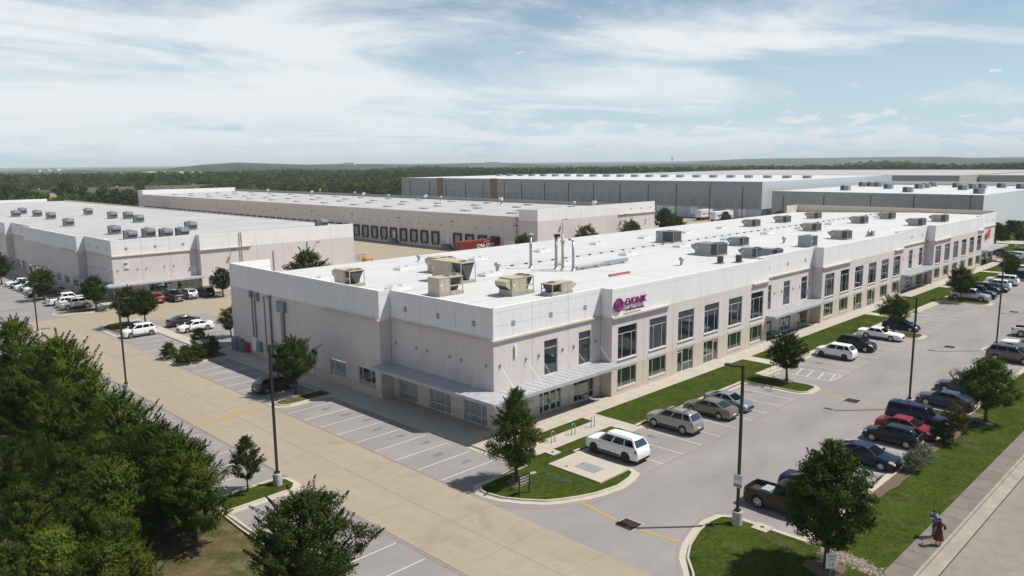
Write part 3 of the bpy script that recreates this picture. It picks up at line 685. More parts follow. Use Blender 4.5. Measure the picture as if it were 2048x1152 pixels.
def bay(x0):
    """projecting six-panel bay with two rows of windows"""
    for k in range(6):
        a, c = x0+PA*k, x0+PA*(k+1); u0, u1 = a+.97, a+4.03
        door = k in (2, 3)
        g0 = .13 if door else .74
        panel(B1, TR1, a, c, 0, ZP, [(ZB+.12, 'beige_paint'), (ZW, 'pink_paint'), (99, 'white_paint')], [(u0, u1, 3.58, 6.82), (u0, u1, g0, 2.62)], (10.24,), ())
        window(B1, TR1, u0, u1, 3.58, 6.82, -.10, (0, .255, .74, 1), (0, .77, 1), 'glass_blue', .06, True, sill=True)
        if not door:
            window(B1, TR1, u0, u1, g0, 2.62, -.10, (0, .23, .72, 1), (0, 1), 'glass_green', .055)
            b = MB(); b.T = TR1; b.box(u0-.05, u1+.05, .003, .05, g0-.20, g0-.02); b.build('window_sill', 'beige_paint', B1)
        else:
            dl, dr = ((u0, u0+1.02) if k == 2 else (u1-1.0, u1))
            o = window(B1, TR1, dl, dr, .13, 2.60, -.09, (0, 1), (0, .9, 1), 'glass_green', .09, name='door')
            b = MB(); b.T = TR1; b.box(dr-.2, dr-.16, -.05, .02, .9, 1.3); b.build('door_handle', 'galv', o)
            if k == 2: window(B1, TR1, u0+1.02, u1, .13, 2.62, -.10, (0, .62, 1), (0, .36, 1), 'glass_green', .055)
            else: window(B1, TR1, u0, u1-1.0, .13, 2.62, -.10, (0, .38, 1), (0, .36, 1), 'glass_green', .055)
        # raised surround band above the ground floor opening
        b = MB(); b.T = TR1; b.box(u0-.22, u1+.22, .003, .035, 2.80, 3.10); b.build('lintel_band', 'pink_paint', B1)
    for a, c in ((x0-.15, x0+9.6), (x0+27.3, x0+31.32)):
        b = MB(); b.T = TR1; b.box(a, c, .003, .30, ZW-.10, ZW+.07); b.build('ledge', 'cream_ledge', B1)
    for x, T in ((x0, T_left(x0)), (x0+6*PA, T_back(x0+6*PA))):
        panel(B1, T, -1.35-.002, 0.0, 0, ZP, [(1.0, 'beige_paint'), (ZW, 'pink_paint'), (99, 'white_paint')], (), (10.24,), joint=False)
TR1 = T_right(-1.35)
XS = []
entry(0.0, 14.35, 3, corner=True); x = 14.35
for k in range(3):
    bay(x); x += 6*PA
    if k < 2: entry(x, 3*PA, 3); x += 3*PA
XE = x; entry(XE, 14.35, 3, last=True); XEND = XE+14.35
# shaded side: corner volume
for k in range(3):
    a, c = C3*k, C3*(k+1)
    hs = [(q, w, .13, 2.06) for q, w in ((.92, 3.88), (5.68, 8.67), (10.45, 13.46)) if a <= q < c]
    panel(B1, TL0, a, c, 0, ZP, [(1.0, 'beige_paint'), (ZW, 'pink_paint'), (99, 'white_paint')], hs, (10.22, 9.04), [((a+c)/2, ZW+.1, 10.22)])
    for q, w, _, _ in hs: window(B1, TL0, q, w, .13, 2.06, -.11, (0, .27, .76, 1), (0, .35, 1), 'glass_dark', .05)
    vent(B1, TL0, (a+c)/2, 9.07)
for u in (.91, 4.08, 5.66, 8.84, 10.43, 13.63):
    anchor(B1, TL0, u, 5.6); tie(B1, (-.12, u, 5.58), (-2.15, u, 3.52))
b = MB(); b.T = TL0; b.box(-.2, 14.3, .003, .20, ZW-.10, ZW+.06); b.build('ledge', 'cream_ledge', B1)
# wrap-around canopy of the corner
canopy(B1, [(-2.45, 14.6), (-2.45, -2.6), (14.25, -2.6)], [(-1.37, 14.6), (-1.37, 14.33), (-.01, 14.33), (-.01, -.01), (14.33, -.01), (14.33, -1.34), (14.25, -1.37)],
       ribs=[(.3+.8*k, .36+.8*k, -2.55, -.05) for k in range(17)]+[(-2.4, -.05, .3+.8*k, .36+.8*k) for k in range(17)])
# shaded side: projecting bay
for k in range(6):
    a, c = 14.35+PA*k, 14.35+PA*(k+1)
    hs = [(15.32, 18.28, .82, 2.68)] if k == 0 else [(20.5, 23.46, .82, 2.72)] if k == 1 else []
    panel(B1, TL1, a, c, 0, ZP+.08, [(1.15, 'beige_paint'), (ZW+.04, 'pink_paint'), (99, 'white_paint')], hs, (10.24,))
    for q, w, z0, z1 in hs: window(B1, TL1, q, w, z0, z1, -.10, (0, .28, .76, 1), (0, 1), 'glass_dark', .055)
panel(B1, lambda u, d, z: (u, 14.35-d, z), -1.35, 0, 0, ZP+.04, [(1.0, 'beige_paint'), (ZW, 'pink_paint'), (99, 'white_paint')], (), (10.24,), joint=False)
b = MB(); b.T = TL1; b.box(14.2, 24.0, .003, .30, ZW-.10, ZW+.07); b.build('ledge', 'cream_ledge', B1)
b = MB(); b.T = TL1; b.box(26.6, 27.6, .003, .06, .13, 2.3); o = b.build('door', 'frame_white', B1)
b = MB(); b.T = TL1; b.box(26.72, 26.78, .065, .12, 1.0, 1.2); b.build('door_handle', 'galv', o)
YB = 14.35+6*PA
# back wall, far wall, roof deck
b = MB(); b.box(-1.15, XEND, YB-.25, YB-.02, 0, ROOFZ(YB)+.06); b.build('back_wall', 'pink_paint', B1)
b = MB(); b.box(-1.34, 4.0, YB-.24, YB-.01, ROOFZ(YB)-.3, ZP+.08); b.build('parapet', 'white_paint', B1)
b = MB(); b.box(XEND-.25, XEND+.02, .23, YB, 0, 10.9); b.build('end_wall', 'beige_paint', B1)
b = MB(); b.box(XEND-6.5, XEND-.26, YB-.24, YB-.01, ROOFZ(YB)-.2, 10.86); b.build('parapet', 'beige_paint', B1)
b = MB()
for y0, y1 in ((.2, 16), (16, YB-.1)):
    b.quad((-.0 if y0 < 1 else -1.2, y0, ROOFZ(y0)), (XEND-.2, y0, ROOFZ(y0)), (XEND-.2, y1, ROOFZ(y1)), (-.0 if y0 < 1 else -1.2, y1, ROOFZ(y1)), 0)
b.quad((-1.2, 14.5, ROOFZ(0)-.002), (.05, 14.5, ROOFZ(0)-.002), (.05, 16, ROOFZ(0)-.002), (-1.2, 16, ROOFZ(0)-.002), 0)
for xb in (14.35, 14.35+9*PA, 14.35+18*PA): b.quad((xb+.1, -1.2, 9.949), (xb+31.2, -1.2, 9.949), (xb+31.2, .25, 9.949), (xb+.1, .25, 9.949), 0)
roof1 = b.build('roof', 'membrane', B1)
def roof_seam(parent, zf, x0, y0, x1, y1, w=.10, dz=.006, m='roof_seam'):
    p = Vector((x0, y0, 0)); q = Vector((x1, y1, 0)); d = (q-p).normalized(); n = Vector((-d.y, d.x, 0))*w/2; s = MB()
    for a, c in ((p, p.lerp(q, .5)), (p.lerp(q, .5), q)) if abs(y1-y0) > 1 else ((p, q),):
        s.quad(*[(v.x, v.y, zf(v.y)+dz) for v in (a-n, c-n, c+n, a+n)])
    s.build('roof_seam', m, parent)
for y in (6.2, 15.9, 21.8, 25.4, 36): roof_seam(roof1, ROOFZ, 0.2, y, XEND-.4, y, .09)
for x in (27.6, 54.2, 80.8, 107, 133): 
    roof_seam(roof1, ROOFZ, x, .4, x, 16, .07, .008); roof_seam(roof1, ROOFZ, x, 16, x, YB-.3, .07, .008)
# number and company sign
n1 = letter('number_sign', '1', 1.45, .06, 'sign_white', None, M_front(2.2, -.10, 6.12), bold=.03)
tag(n1, 'white raised numeral 1 on the pinkish wall beside the corner', 'sign')
SG = thing('company_sign', 'purple EVONIK sign with round e emblem on white parapet', 'sign', (0, 0, 0))
S0 = PY(1215+500/22.76, 585+570/22.76, -1.45)   # emblem centre
def evonik():
    cx, cz = S0.x, S0.z; y = -1.55
    b = MB()
    n = 28; r0, r1 = .50, .66
    ring = []
    for i in range(n):
        a = 2*math.pi*i/n
        ring.append([(cx+r*math.cos(a), yy, cz+r*math.sin(a)) for r, yy in ((r1, y+.1), (r1, y-.02), (r0*.0+.5, y-.02), (.5, y+.1))])
    for i in range(n):
        p, q = ring[i], ring[(i+1) % n]
        for k in range(4): b.face((p[k], q[k], q[(k+1) % 4], p[(k+1) % 4]))
    # inner e strokes
    for i in range(20):
        a0 = R(0+295*i/20); a1 = R(0+295*(i+1)/20); ra, rb = .20, .36
        b.face([(cx+rb*math.cos(a0), y-.03, cz+rb*math.sin(a0)), (cx+rb*math.cos(a1), y-.03, cz+rb*math.sin(a1)), (cx+ra*math.cos(a1), y-.03, cz+ra*math.sin(a1)), (cx+ra*math.cos(a0), y-.03, cz+ra*math.sin(a0))])
    b.box(cx-.34, cx+.5, y-.04, y+.05, cz-.06, cz+.08)
    b.build('emblem', 'sign_purple', SG)
    b = MB(); b.cyl((cx, y+.04, cz), (cx, y+.08, cz), .655, n=28); b.build('emblem_backing', 'emblem_fill', SG)
    letter('lettering', 'EVONIK', .95, .05, 'sign_purple', SG, M_front(cx+.95, y, cz-.16), shear=.10, bold=.012)
    letter('tagline', 'Leading beyond chemistry', .34, .03, 'sign_purple', SG, M_front(cx+.98, y, cz-.72) @ Matrix.Scale(.84, 4, (1, 0, 0)), shear=.2, bold=.004)
    b = MB(); b.box(cx-.3, cx+4.3, y+.10, y+.16, cz-.1, cz-.02); b.build('mounting_rail', 'sign_white', SG)
evonik()
# ---------------------------------------------------------------- second building (numbered 2)
B2 = thing('office_warehouse', 'white and pinkish warehouse numbered 2 beyond the left parking lot', 'building', (0, 0, 0))
H2, W2 = 10.25, 7.5; X2, Y2 = .45, 94.0
z2 = [(1.0, 'beige_paint'), (W2, 'pink_paint'), (99, 'white_paint')]
T2r, T2rp, T2l, T2lp = T_right(Y2), T_right(Y2-1.35), T_left(X2), T_left(X2-1.35)
for k in range(3):
    a = X2+4.85*k; hs = [] if k == 0 else [(a+.9, a+4.0, .13, 2.35)]
    panel(B2, T2r, a, a+4.85, 0, H2, z2, hs, (9.8, 8.65), [(a+2.42, W2+.1, 9.8)])
    for q in hs: window(B2, T2r, *q, -.1, (0, .3, .7, 1), (0, .4, 1), 'glass_green', .05)
    vent(B2, T2r, a+2.42, 8.66)
for k in range(6):
    a = X2+14.55+5.45*k; hs = [(a+1.2, a+4.2, .13, 2.3)] if k == 0 else []
    panel(B2, T2rp, a, a+5.45, 0, H2, z2, hs, (9.8,) if k == 0 else ())
    for q in hs: window(B2, T2rp, *q, -.1, (0, .33, .66, 1), (0, .4, 1), 'glass_green', .05)
XE2 = X2+14.55+5.45*6
panel(B2, T_left(X2+14.55), Y2-1.352, Y2, 0, H2, z2, joint=False)
b = MB(); b.T = T2r; b.box(X2, X2+14.5, .003, .2, W2-.1, W2+.06); b.build('ledge', 'cream_ledge', B2)
b = MB(); b.T = T2rp; b.box(X2+14.4, X2+24.3, .003, .3, W2-.1, W2+.06); b.build('ledge', 'cream_ledge', B2)
canopy(B2, [(X2-2.4, Y2+14.1), (X2-2.4, Y2-2.6), (X2+14.6, Y2-2.6)], [(X2-1.38, Y2+14.1), (X2-1.38, Y2+13.8), (X2-.01, Y2+13.8), (X2-.01, Y2-.01), (X2+14.5, Y2-.01), (X2+14.5, Y2-1.37), (X2+14.6, Y2-1.37)], 2.55, 2.83,
       ribs=[(X2+.3+.9*k, X2+.36+.9*k, Y2-2.55, Y2-.05) for k in range(15)])
for u in (.8, 4.0, 5.5, 8.6, 10.2, 13.4):
    anchor(B2, T2r, X2+u, 5.0); tie(B2, (X2+u, Y2-.12, 4.98), (X2+u, Y2-2.15, 2.85))
    anchor(B2, T2l, Y2+u, 5.0); tie(B2, (X2-.12, Y2+u, 4.98), (X2-2.15, Y2+u, 2.85))
yy = Y2
segs = [('r', 13.9, 3), ('p', 36.1, 7), ('r', 15.7, 3), ('p', 36.0, 7), ('r', 15.7, 3), ('p', 36, 7), ('r', 14, 3), ('p', 32, 6)]
for t, L_, n_ in segs:
    T = T2l if t == 'r' else T2lp
    for k in range(n_):
        a, c = yy+L_/n_*k, yy+L_/n_*(k+1); near = yy < 170
        hs = []
        if near and t == 'p': hs = [(a+1.1, c-1.1, .8, 2.4)]
        elif near: hs = [(a+.9, c-.9, .13, 2.1)]
        panel(B2, T, a, c, 0, H2, z2, hs, (9.8,), [])
        for q in hs: window(B2, T, *q, -.1, (0, .5, 1), (0, 1), 'glass_green', .05)
        if t == 'r' and near: vent(B2, T2l, (a+c)/2, 8.66)
    if t == 'p':
        panel(B2, lambda u, d, z, y=yy: (u, y-d, z), X2-1.35, X2, 0, H2, z2, joint=False)
        b = MB(); b.T = T2lp; b.box(yy-.15, yy+9, .003, .3, W2-.1, W2+.06); b.build('ledge', 'cream_ledge', B2)
    else:
        b = MB(); b.T = T2l; b.box(yy+.1, yy+L_-.1, .003, .2, W2-.1, W2+.06); b.build('ledge', 'cream_ledge', B2)
    yy += L_
YE2 = yy; Z2R = 9.75
b = MB()
for q in [(X2+.1, XE2-.1, Y2+.1, YE2), (X2-1.2, X2+.2, Y2+14, Y2+49.8), (X2+14.6, XE2-.1, Y2-1.25, Y2+.2), (X2-1.2, X2+.2, Y2+65.8, Y2+101.5), (X2-1.2, X2+.2, Y2+117.5, Y2+153)]:
    b.quad((q[0], q[2], Z2R-.001*len(b.f)), (q[1], q[2], Z2R-.001*len(b.f)), (q[1], q[3], Z2R-.35-.001*len(b.f) if q[0] > X2 and q[1] > 40 and q[3] > 200 else Z2R), (q[0], q[3], Z2R))
roof2 = b.build('roof', 'old_membrane', B2)
for y in range(100, 296, 13): roof_seam(roof2, lambda q: Z2R, X2+.4, y, XE2-.3, y, .16, .012)
b = MB(); b.box(XE2-.22, XE2, Y2-1.1, YE2, 0, Z2R+.08); b.build('back_wall', 'pink_paint', B2)
b = MB(); b.box(X2-1.3, XE2-6, YE2-.25, YE2, 0, H2+.2); b.build('end_wall', 'white_paint', B2)
tag(letter('number_sign', '2', 1.7, .06, 'sign_white', None, M_front(X2+1.9, Y2-.12, 5.35), bold=.03), 'white raised numeral 2 on the far left building', 'sign')
for u in (20.6, 38.3):                                  # wall lamps on brackets
    b = MB(); b.T = T2rp; b.box(X2+u-.06, X2+u+.06, .003, .9, 7.0, 7.08); b.box(X2+u-.25, X2+u+.25, .62, 1.1, 7.081, 7.2); b.build('wall_lamp', 'steel_dark', B2)
for u, z1 in ((22.1, 10.2), (22.5, 10.2), (28.8, 6.1), (36.2, 7.3)):
    b = MB(); b.T = T2rp; b.box(X2+u-.06, X2+u+.06, .01, .14, .2, z1); b.build('conduit', 'cream_ledge' if z1 > 9 else 'galv', B2)
for u in (9.3, 1.6):
    b = MB(); b.T = T2r; b.box(X2+u-.2, X2+u+.2, .004, .2, 1.85, 2.15); b.build('wall_lamp', 'steel_dark', B2)
# ---------------------------------------------------------------- third building with the truck docks
B3 = thing('dock_warehouse', 'long pale pinkish warehouse with a row of black truck docks', 'building', (0, 0, 0))
X3, Y3, H3, D3, YE3, XE3 = 90.0, 79.3, 11.4, 9.55, 335.0, 137.7
T3l, T3r = T_left(X3), T_right(Y3)
z3 = [(8.72, 'pink_paint'), (99, 'white_paint')]; z3d = [(99, 'pink_paint')]
panel(B3, T3l, Y3, Y3+6.3, 0, H3, z3, (), (), (), joint=True)
dock_y = []
for g in range(11):
    for k in range(4 if g == 0 else 5):
        y = (92.15+4.80*k) if g == 0 else (115.65+23.62*(g-1)+4.74*k)
        if y < 326: dock_y.append(y)
n3 = 26; pw3 = (YE3-6-(Y3+6.3))/n3
for k in range(n3):
    a, c = Y3+6.3+pw3*k, Y3+6.3+pw3*(k+1)
    panel(B3, T3l, a, c, 0, D3, z3d, [], (), (), joint=True, cap='white_paint')
panel(B3, T3l, YE3-6, YE3, 0, H3, z3, joint=False)
for y in dock_y:
    b = MB(); b.T = T3l
    b.box(y, y+.32, .004, .45, 1.25, 4.4); b.box(y+2.73, y+3.05, .004, .45, 1.25, 4.4); b.box(y+.32, y+2.73, .004, .45, 3.8, 4.4)
    o = b.build('dock_shelter', 'black', B3)
    b = MB(); b.T = T3l; b.box(y+.34, y+2.71, .004, .06, 1.25, 3.79); b.build('dock_door', 'dock_grey', o)
    b = MB(); b.T = T3l; b.box(y+.2, y+2.8, .004, .35, .95, 1.2); b.box(y+.35, y+.65, .36, .5, .55, 1.15); b.box(y+2.4, y+2.7, .36, .5, .55, 1.15); b.build('dock_bumper', 'black', o)
b = MB(); b.T = T3l; b.box(86.9, 90.6, .004, .08, .02, 3.6); b.build('roller_door', 'sign_white', B3)
for g in range(1, 11):
    y = 111.6+23.62*(g-1)
    if y < 320:
        b = MB(); b.T = T3l; b.box(y, y+1.1, .004, .07, 1.2, 3.3); b.build('door', 'frame_white', B3)
        b = MB(); b.T = T3l                                           # stair with rail
        b.box(y-.5, y+1.6, .08, 1.5, .0, 1.2)
        for q in (y-.5, y+.55, y+1.56): b.box(q, q+.05, 1.45, 1.5, 1.2, 2.3)
        b.box(y-.5, y+1.6, 1.45, 1.5, 2.25, 2.3); b.box(y-.5, y+1.6, 1.45, 1.5, 1.75, 1.8)
        for s in range(5): b.box(y-.5-.3*(s+1), y-.5-.3*s, .1, 1.48, 0, 1.0-.2*s)
        b.build('dock_stair', 'stair_blue', B3)
for k in range(0, 52):
    y = Y3+12+4.72*k
    if y < YE3-8:
        b = MB(); b.T = T3l; b.box(y, y+.22, .004, .16, 6.1, 6.32); b.build('wall_lamp', 'steel_dark', B3)
for k in range(11):
    y = 86.0+23.6*k; b = MB(); b.T = T3l; b.box(y, y+1.2, .004, .35, 7.3, 7.4); b.build('wall_bracket', 'steel_dark', B3)
b = MB(); b.T = T3l                                                    # roof ladder with cage
for q in (85.9, 86.4): b.box(q, q+.06, .1, .16, 2.5, 11.0)
for z in np.arange(2.6, 11, .35): b.box(85.9, 86.46, .1, .14, z, z+.03)
for z in (6, 7.5, 9, 10.5, 11): b.box(85.7, 86.7, .12, .8, z, z+.05)
b.box(85.75, 85.8, .75, .8, 5, 11.3); b.box(86.6, 86.65, .75, .8, 5, 11.3)
b.build('roof_ladder', 'galv', B3)
n3r = 9; pr3 = (XE3-X3)/n3r
for k in range(n3r):
    a = X3+pr3*k; panel(B3, T3r, a, a+pr3, 0, H3+.15, z3, (), ())
b = MB(); b.T = T3r; b.box(XE3-16.5, XE3+.1, .003, .3, 8.55, 8.75); b.build('ledge', 'cream_ledge', B3)
canopy(B3, [(XE3-9, Y3-2.4), (XE3+1.5, Y3-2.4)], [(XE3-9, Y3-.01), (XE3+1.5, Y3-.01)], 2.9, 3.2)
for k in range(2): window(B3, T3r, XE3-8+4*k, XE3-5+4*k, .13, 2.6, .02, (0, .5, 1), (0, 1), 'glass_green', .06)
for k in range(3): vent(B3, T3r, XE3-11+4.5*k, 9.9)
for x, z in ((99, 8.7), (123, 8.6)):
    b = MB(); b.T = T3r; b.box(x-.05, x+.05, .01, 1.2, z, z+.07); b.box(x-.4, x+.4, .8, 1.4, z+.075, z+.16); b.build('wall_lamp', 'steel_dark', B3)
b = MB(); b.quad((X3+.2, Y3+.2, 9.5), (XE3-.2, Y3+.2, 9.5), (XE3-.2, YE3-.2, 9.5), (X3+.2, YE3-.2, 9.5))
roof3 = b.build('roof', 'old_membrane', B3)
for y in range(90, 335, 15): roof_seam(roof3, lambda q: 9.5, X3+.4, y, XE3-.3, y, .2, .015)
b = MB(); b.box(XE3-.25, XE3, Y3+.25, YE3, 0, 10.5); b.build('back_wall', 'roof_seam', B3)
b = MB(); b.box(X3+.25, XE3-.26, YE3-.3, YE3-.02, 0, H3); b.build('end_wall', 'white_paint', B3)
for k in range(6):
    b = MB(); q = 100+40*k; b.box(XE3-.6, XE3+.2, q, q+1.2, 9.9, 11.0); b.build('scupper', 'white_paint', B3)
tag(letter('number_sign', '3', 1.7, .06, 'sign_white', None, M_front(XE3-4.4, Y3-.35, 6.2), bold=.03), 'white raised numeral 3 on the dock warehouse end wall', 'sign')
# ---------------------------------------------------------------- blue-grey warehouse
mat('bluegrey', (.275, .305, .34), .7, var=.05, vscale=.3, streak=.06)
mat('lightblue', (.46, .505, .54), .7, var=.04, vscale=.3)
mat('brown_panel', (.19, .115, .06), .7)
mat('louver', (.27, .25, .26), .7)
mat('darkcap', (.035, .038, .042), .6)
B4 = thing('blue_warehouse', 'tall blue-grey warehouse with brown pilasters behind the dock court', 'building', (0, 0, 0))
X4, Y4, YE4, H4, XE4 = 228.0, 94.0, 315.5, 14.45, 360.0
T4l, T4r = T_left(X4), T_right(Y4)
n4 = 42; p4 = (YE4-Y4)/n4
for k in range(n4):
    a, c = Y4+p4*k, Y4+p4*(k+1); mid = (a+c)/2
    brown = (279 < mid < 285) or (238 < mid < 244)
    panel(B4, T4l, a, c, 0, H4+(.15 if brown else 0), [(4.4, 'lightblue' if not brown else 'brown_panel'), (99, 'brown_panel' if brown else 'bluegrey')] if k > 4 else [(4.0, 'beige_paint' if k % 2 else 'lightblue'), (99, 'bluegrey')], (), (), (), cap='darkcap', gap=.03)
    if not brown and k % 1 == 0:
        for z in (4.85, 6.55):
            b = MB(); b.T = T4l; b.box(mid-1.3, mid+1.3, .004, .06, z, z+1.35)
            for q in range(5): b.box(mid-1.25, mid+1.25, .061, .10, z+.12+.25*q, z+.2+.25*q)
            b.build('louver', 'louver', B4)
        b = MB(); b.T = T4l; b.box(mid-1.45, mid+1.45, .004, .09, 1.2, 4.0); b.build('dock_door', 'sign_white' if k % 3 else 'lightblue', B4)
for k in range(26):
    a = X4+(XE4-X4)/26*k; panel(B4, T4r, a, a+(XE4-X4)/26, 0, H4, [(99, 'lightblue')], cap='darkcap', gap=.03)
b = MB(); b.quad((X4+.2, Y4+.2, H4-.15), (XE4, Y4+.2, H4-.15), (XE4, YE4, H4-.15), (X4+.2, YE4, H4-.15)); b.build('roof', 'membrane', B4)
b = MB(); b.box(X4+.2, XE4, YE4-.2, YE4, 0, H4); b.build('end_wall', 'bluegrey', B4)
b = MB(); b.box(XE4-.2, XE4, Y4+.3, YE4-.3, 0, H4-.05); b.build('back_wall', 'bluegrey', B4)
# ---------------------------------------------------------------- grey warehouse on the right
B5 = thing('grey_warehouse', 'flat grey warehouse with many small roof units at upper right', 'building', (0, 0, 0))
X5, Y5, YE5, H5, XE5 = 230.0, 21.4, 91.0, 11.1, 330.0
T5l, T5r = T_left(X5), T_right(Y5)
mat('warmgrey', (.34, .35, .36), .75, var=.05, vscale=.3, streak=.05)
mat('palegrey', (.60, .63, .64), .75, var=.04, vscale=.3)
for k in range(14):
    a = Y5+(YE5-Y5)/14*k; panel(B5, T5l, a, a+(YE5-Y5)/14, 0, H5, [(99, 'warmgrey')], cap='palegrey', gap=.025)
for k in range(20):
    a = X5+5*k; panel(B5, T5r, a, a+5, 0, H5, [(99, 'palegrey')], cap='palegrey', gap=.02)
b = MB(); b.quad((X5+.2, Y5+.2, H5-.3), (XE5, Y5+.2, H5-.3), (XE5, YE5, H5-.3), (X5+.2, YE5, H5-.3)); b.build('roof', 'membrane', B5)
b = MB(); b.box(XE5-.3, XE5, Y5+.3, YE5, 0, H5+1.3); b.build('back_wall', 'palegrey', B5)
b = MB(); b.box(X5+.25, XE5-.3, YE5-.3, YE5-.02, 0, H5); b.build('side_wall', 'beige_paint', B5)
# ---------------------------------------------------------------- beige sheds on the far right
mat('shed_beige', (.42, .385, .335), .8, var=.05, vscale=.2)
mat('shed_roof', (.36, .355, .34), .85, var=.15, vscale=.05)
def shed(label, x0, x1, y0, y1, h, strip=True):
    o = thing('storage_shed', label, 'building', (0, 0, 0))
    nl = max(2, int((y1-y0)/9)); nr = max(2, int((x1-x0)/12))
    for k in range(nl): panel(o, T_left(x0), y0+(y1-y0)/nl*k, y0+(y1-y0)/nl*(k+1), 0, h, [(99, 'shed_beige')], cap='shed_beige', gap=.04)
    for k in range(nr): panel(o, T_right(y0), x0+(x1-x0)/nr*k, x0+(x1-x0)/nr*(k+1), 0, h, [(99, 'shed_beige')], cap='shed_beige', gap=.04)
    b = MB(); b.quad((x0+.2, y0+.2, h-.25), (x1, y0+.2, h-.25), (x1, y1, h-.25), (x0+.2, y1, h-.25)); b.build('roof', 'shed_roof', o)
    b = MB(); b.box(x1-.3, x1, y0, y1, 0, h+.1); b.box(x0+.3, x1-.3, y1-.3, y1, 0, h-.01); b.build('back_wall', 'shed_beige', o)
    if strip:
        b = MB(); b.T = T_left(x0); b.box(y0-.2, y0+34, .02, .5, h-7.2, h-6.8); b.build('canopy', 'darkcap', o)
    return o
shed('long beige storage warehouse with grey roof behind the blue-grey one', 400, 620, 75, 300, 13.6)
shed('lower beige storage block stepping forward at far right', 432, 600, 46, 74.5, 13.2, False)
shed('taller beige storage block at the far right edge', 470, 640, -10, 45.5, 14.6, False)
# ---------------------------------------------------------------- houses beyond the trees at left
mat('shingle', (.075, .066, .060), .9, var=.2, vscale=2)
mat('siding', (.50, .43, .27), .8, var=.05)
def house(label, cx, cy, L_, D_, hw, hr, rz):
    o = thing('house', label, 'house', (cx, cy, 0), rz, 'houses beyond the trees')
    b = MB(); b.prism(rect(-L_/2, L_/2, -D_/2, D_/2), 0, hw)
    for s in (-1, 1): b.face([(s*L_/2, -D_/2, hw), (s*L_/2, D_/2, hw), (s*L_/2, 0, hr)])
    b.build('wall', 'siding', o)
    b = MB(); e = .6
    for s in (-1, 1):
        for zz in (0, .18):
            b.quad((-L_/2-e, s*(D_/2+e), hw-.35+zz), (L_/2+e, s*(D_/2+e), hw-.35+zz), (L_/2+e, 0, hr+.05+zz), (-L_/2-e, 0, hr+.05+zz))
        b.quad((-L_/2-e, s*(D_/2+e), hw-.35), (L_/2+e, s*(D_/2+e), hw-.35), (L_/2+e, s*(D_/2+e), hw-.17), (-L_/2-e, s*(D_/2+e), hw-.17))
    b.build('roof', 'shingle', o)
    b = MB(); b.box(L_*.2, L_*.2+.8, -.4, .4, hr-.6, hr+.9); b.build('chimney', 'siding', o)
    for s in (-1, 1):
        for q in (-.28, .28):
            b = MB(); b.box(s*L_/2-.05, s*L_/2+.05, D_*q-.6, D_*q+.6, 1.2, 2.6); b.build('window', 'glass_blue', o)
    for k in range(4):
        b = MB(); xq = -L_/2+L_/5*(k+1); b.box(xq-.6, xq+.6, -D_/2-.05, -D_/2+.05, 1.0, 2.5); b.build('window', 'glass_blue', o)
    return o
house('cream gabled house peeking out behind the left warehouse roof', 80, 452, 26, 13, 6.4, 9.6, R(96))
house('brown roofed house at the far left edge beyond the trees', 52, 470, 30, 14, 6.0, 9.4, R(100))
house('grey shingled house half hidden by the dark tree at left', 128, 500, 34, 13, 5.5, 9.0, R(5))
house('long grey shingled house behind the dock warehouse end', 176, 500, 46, 13, 5.5, 9.0, R(0))
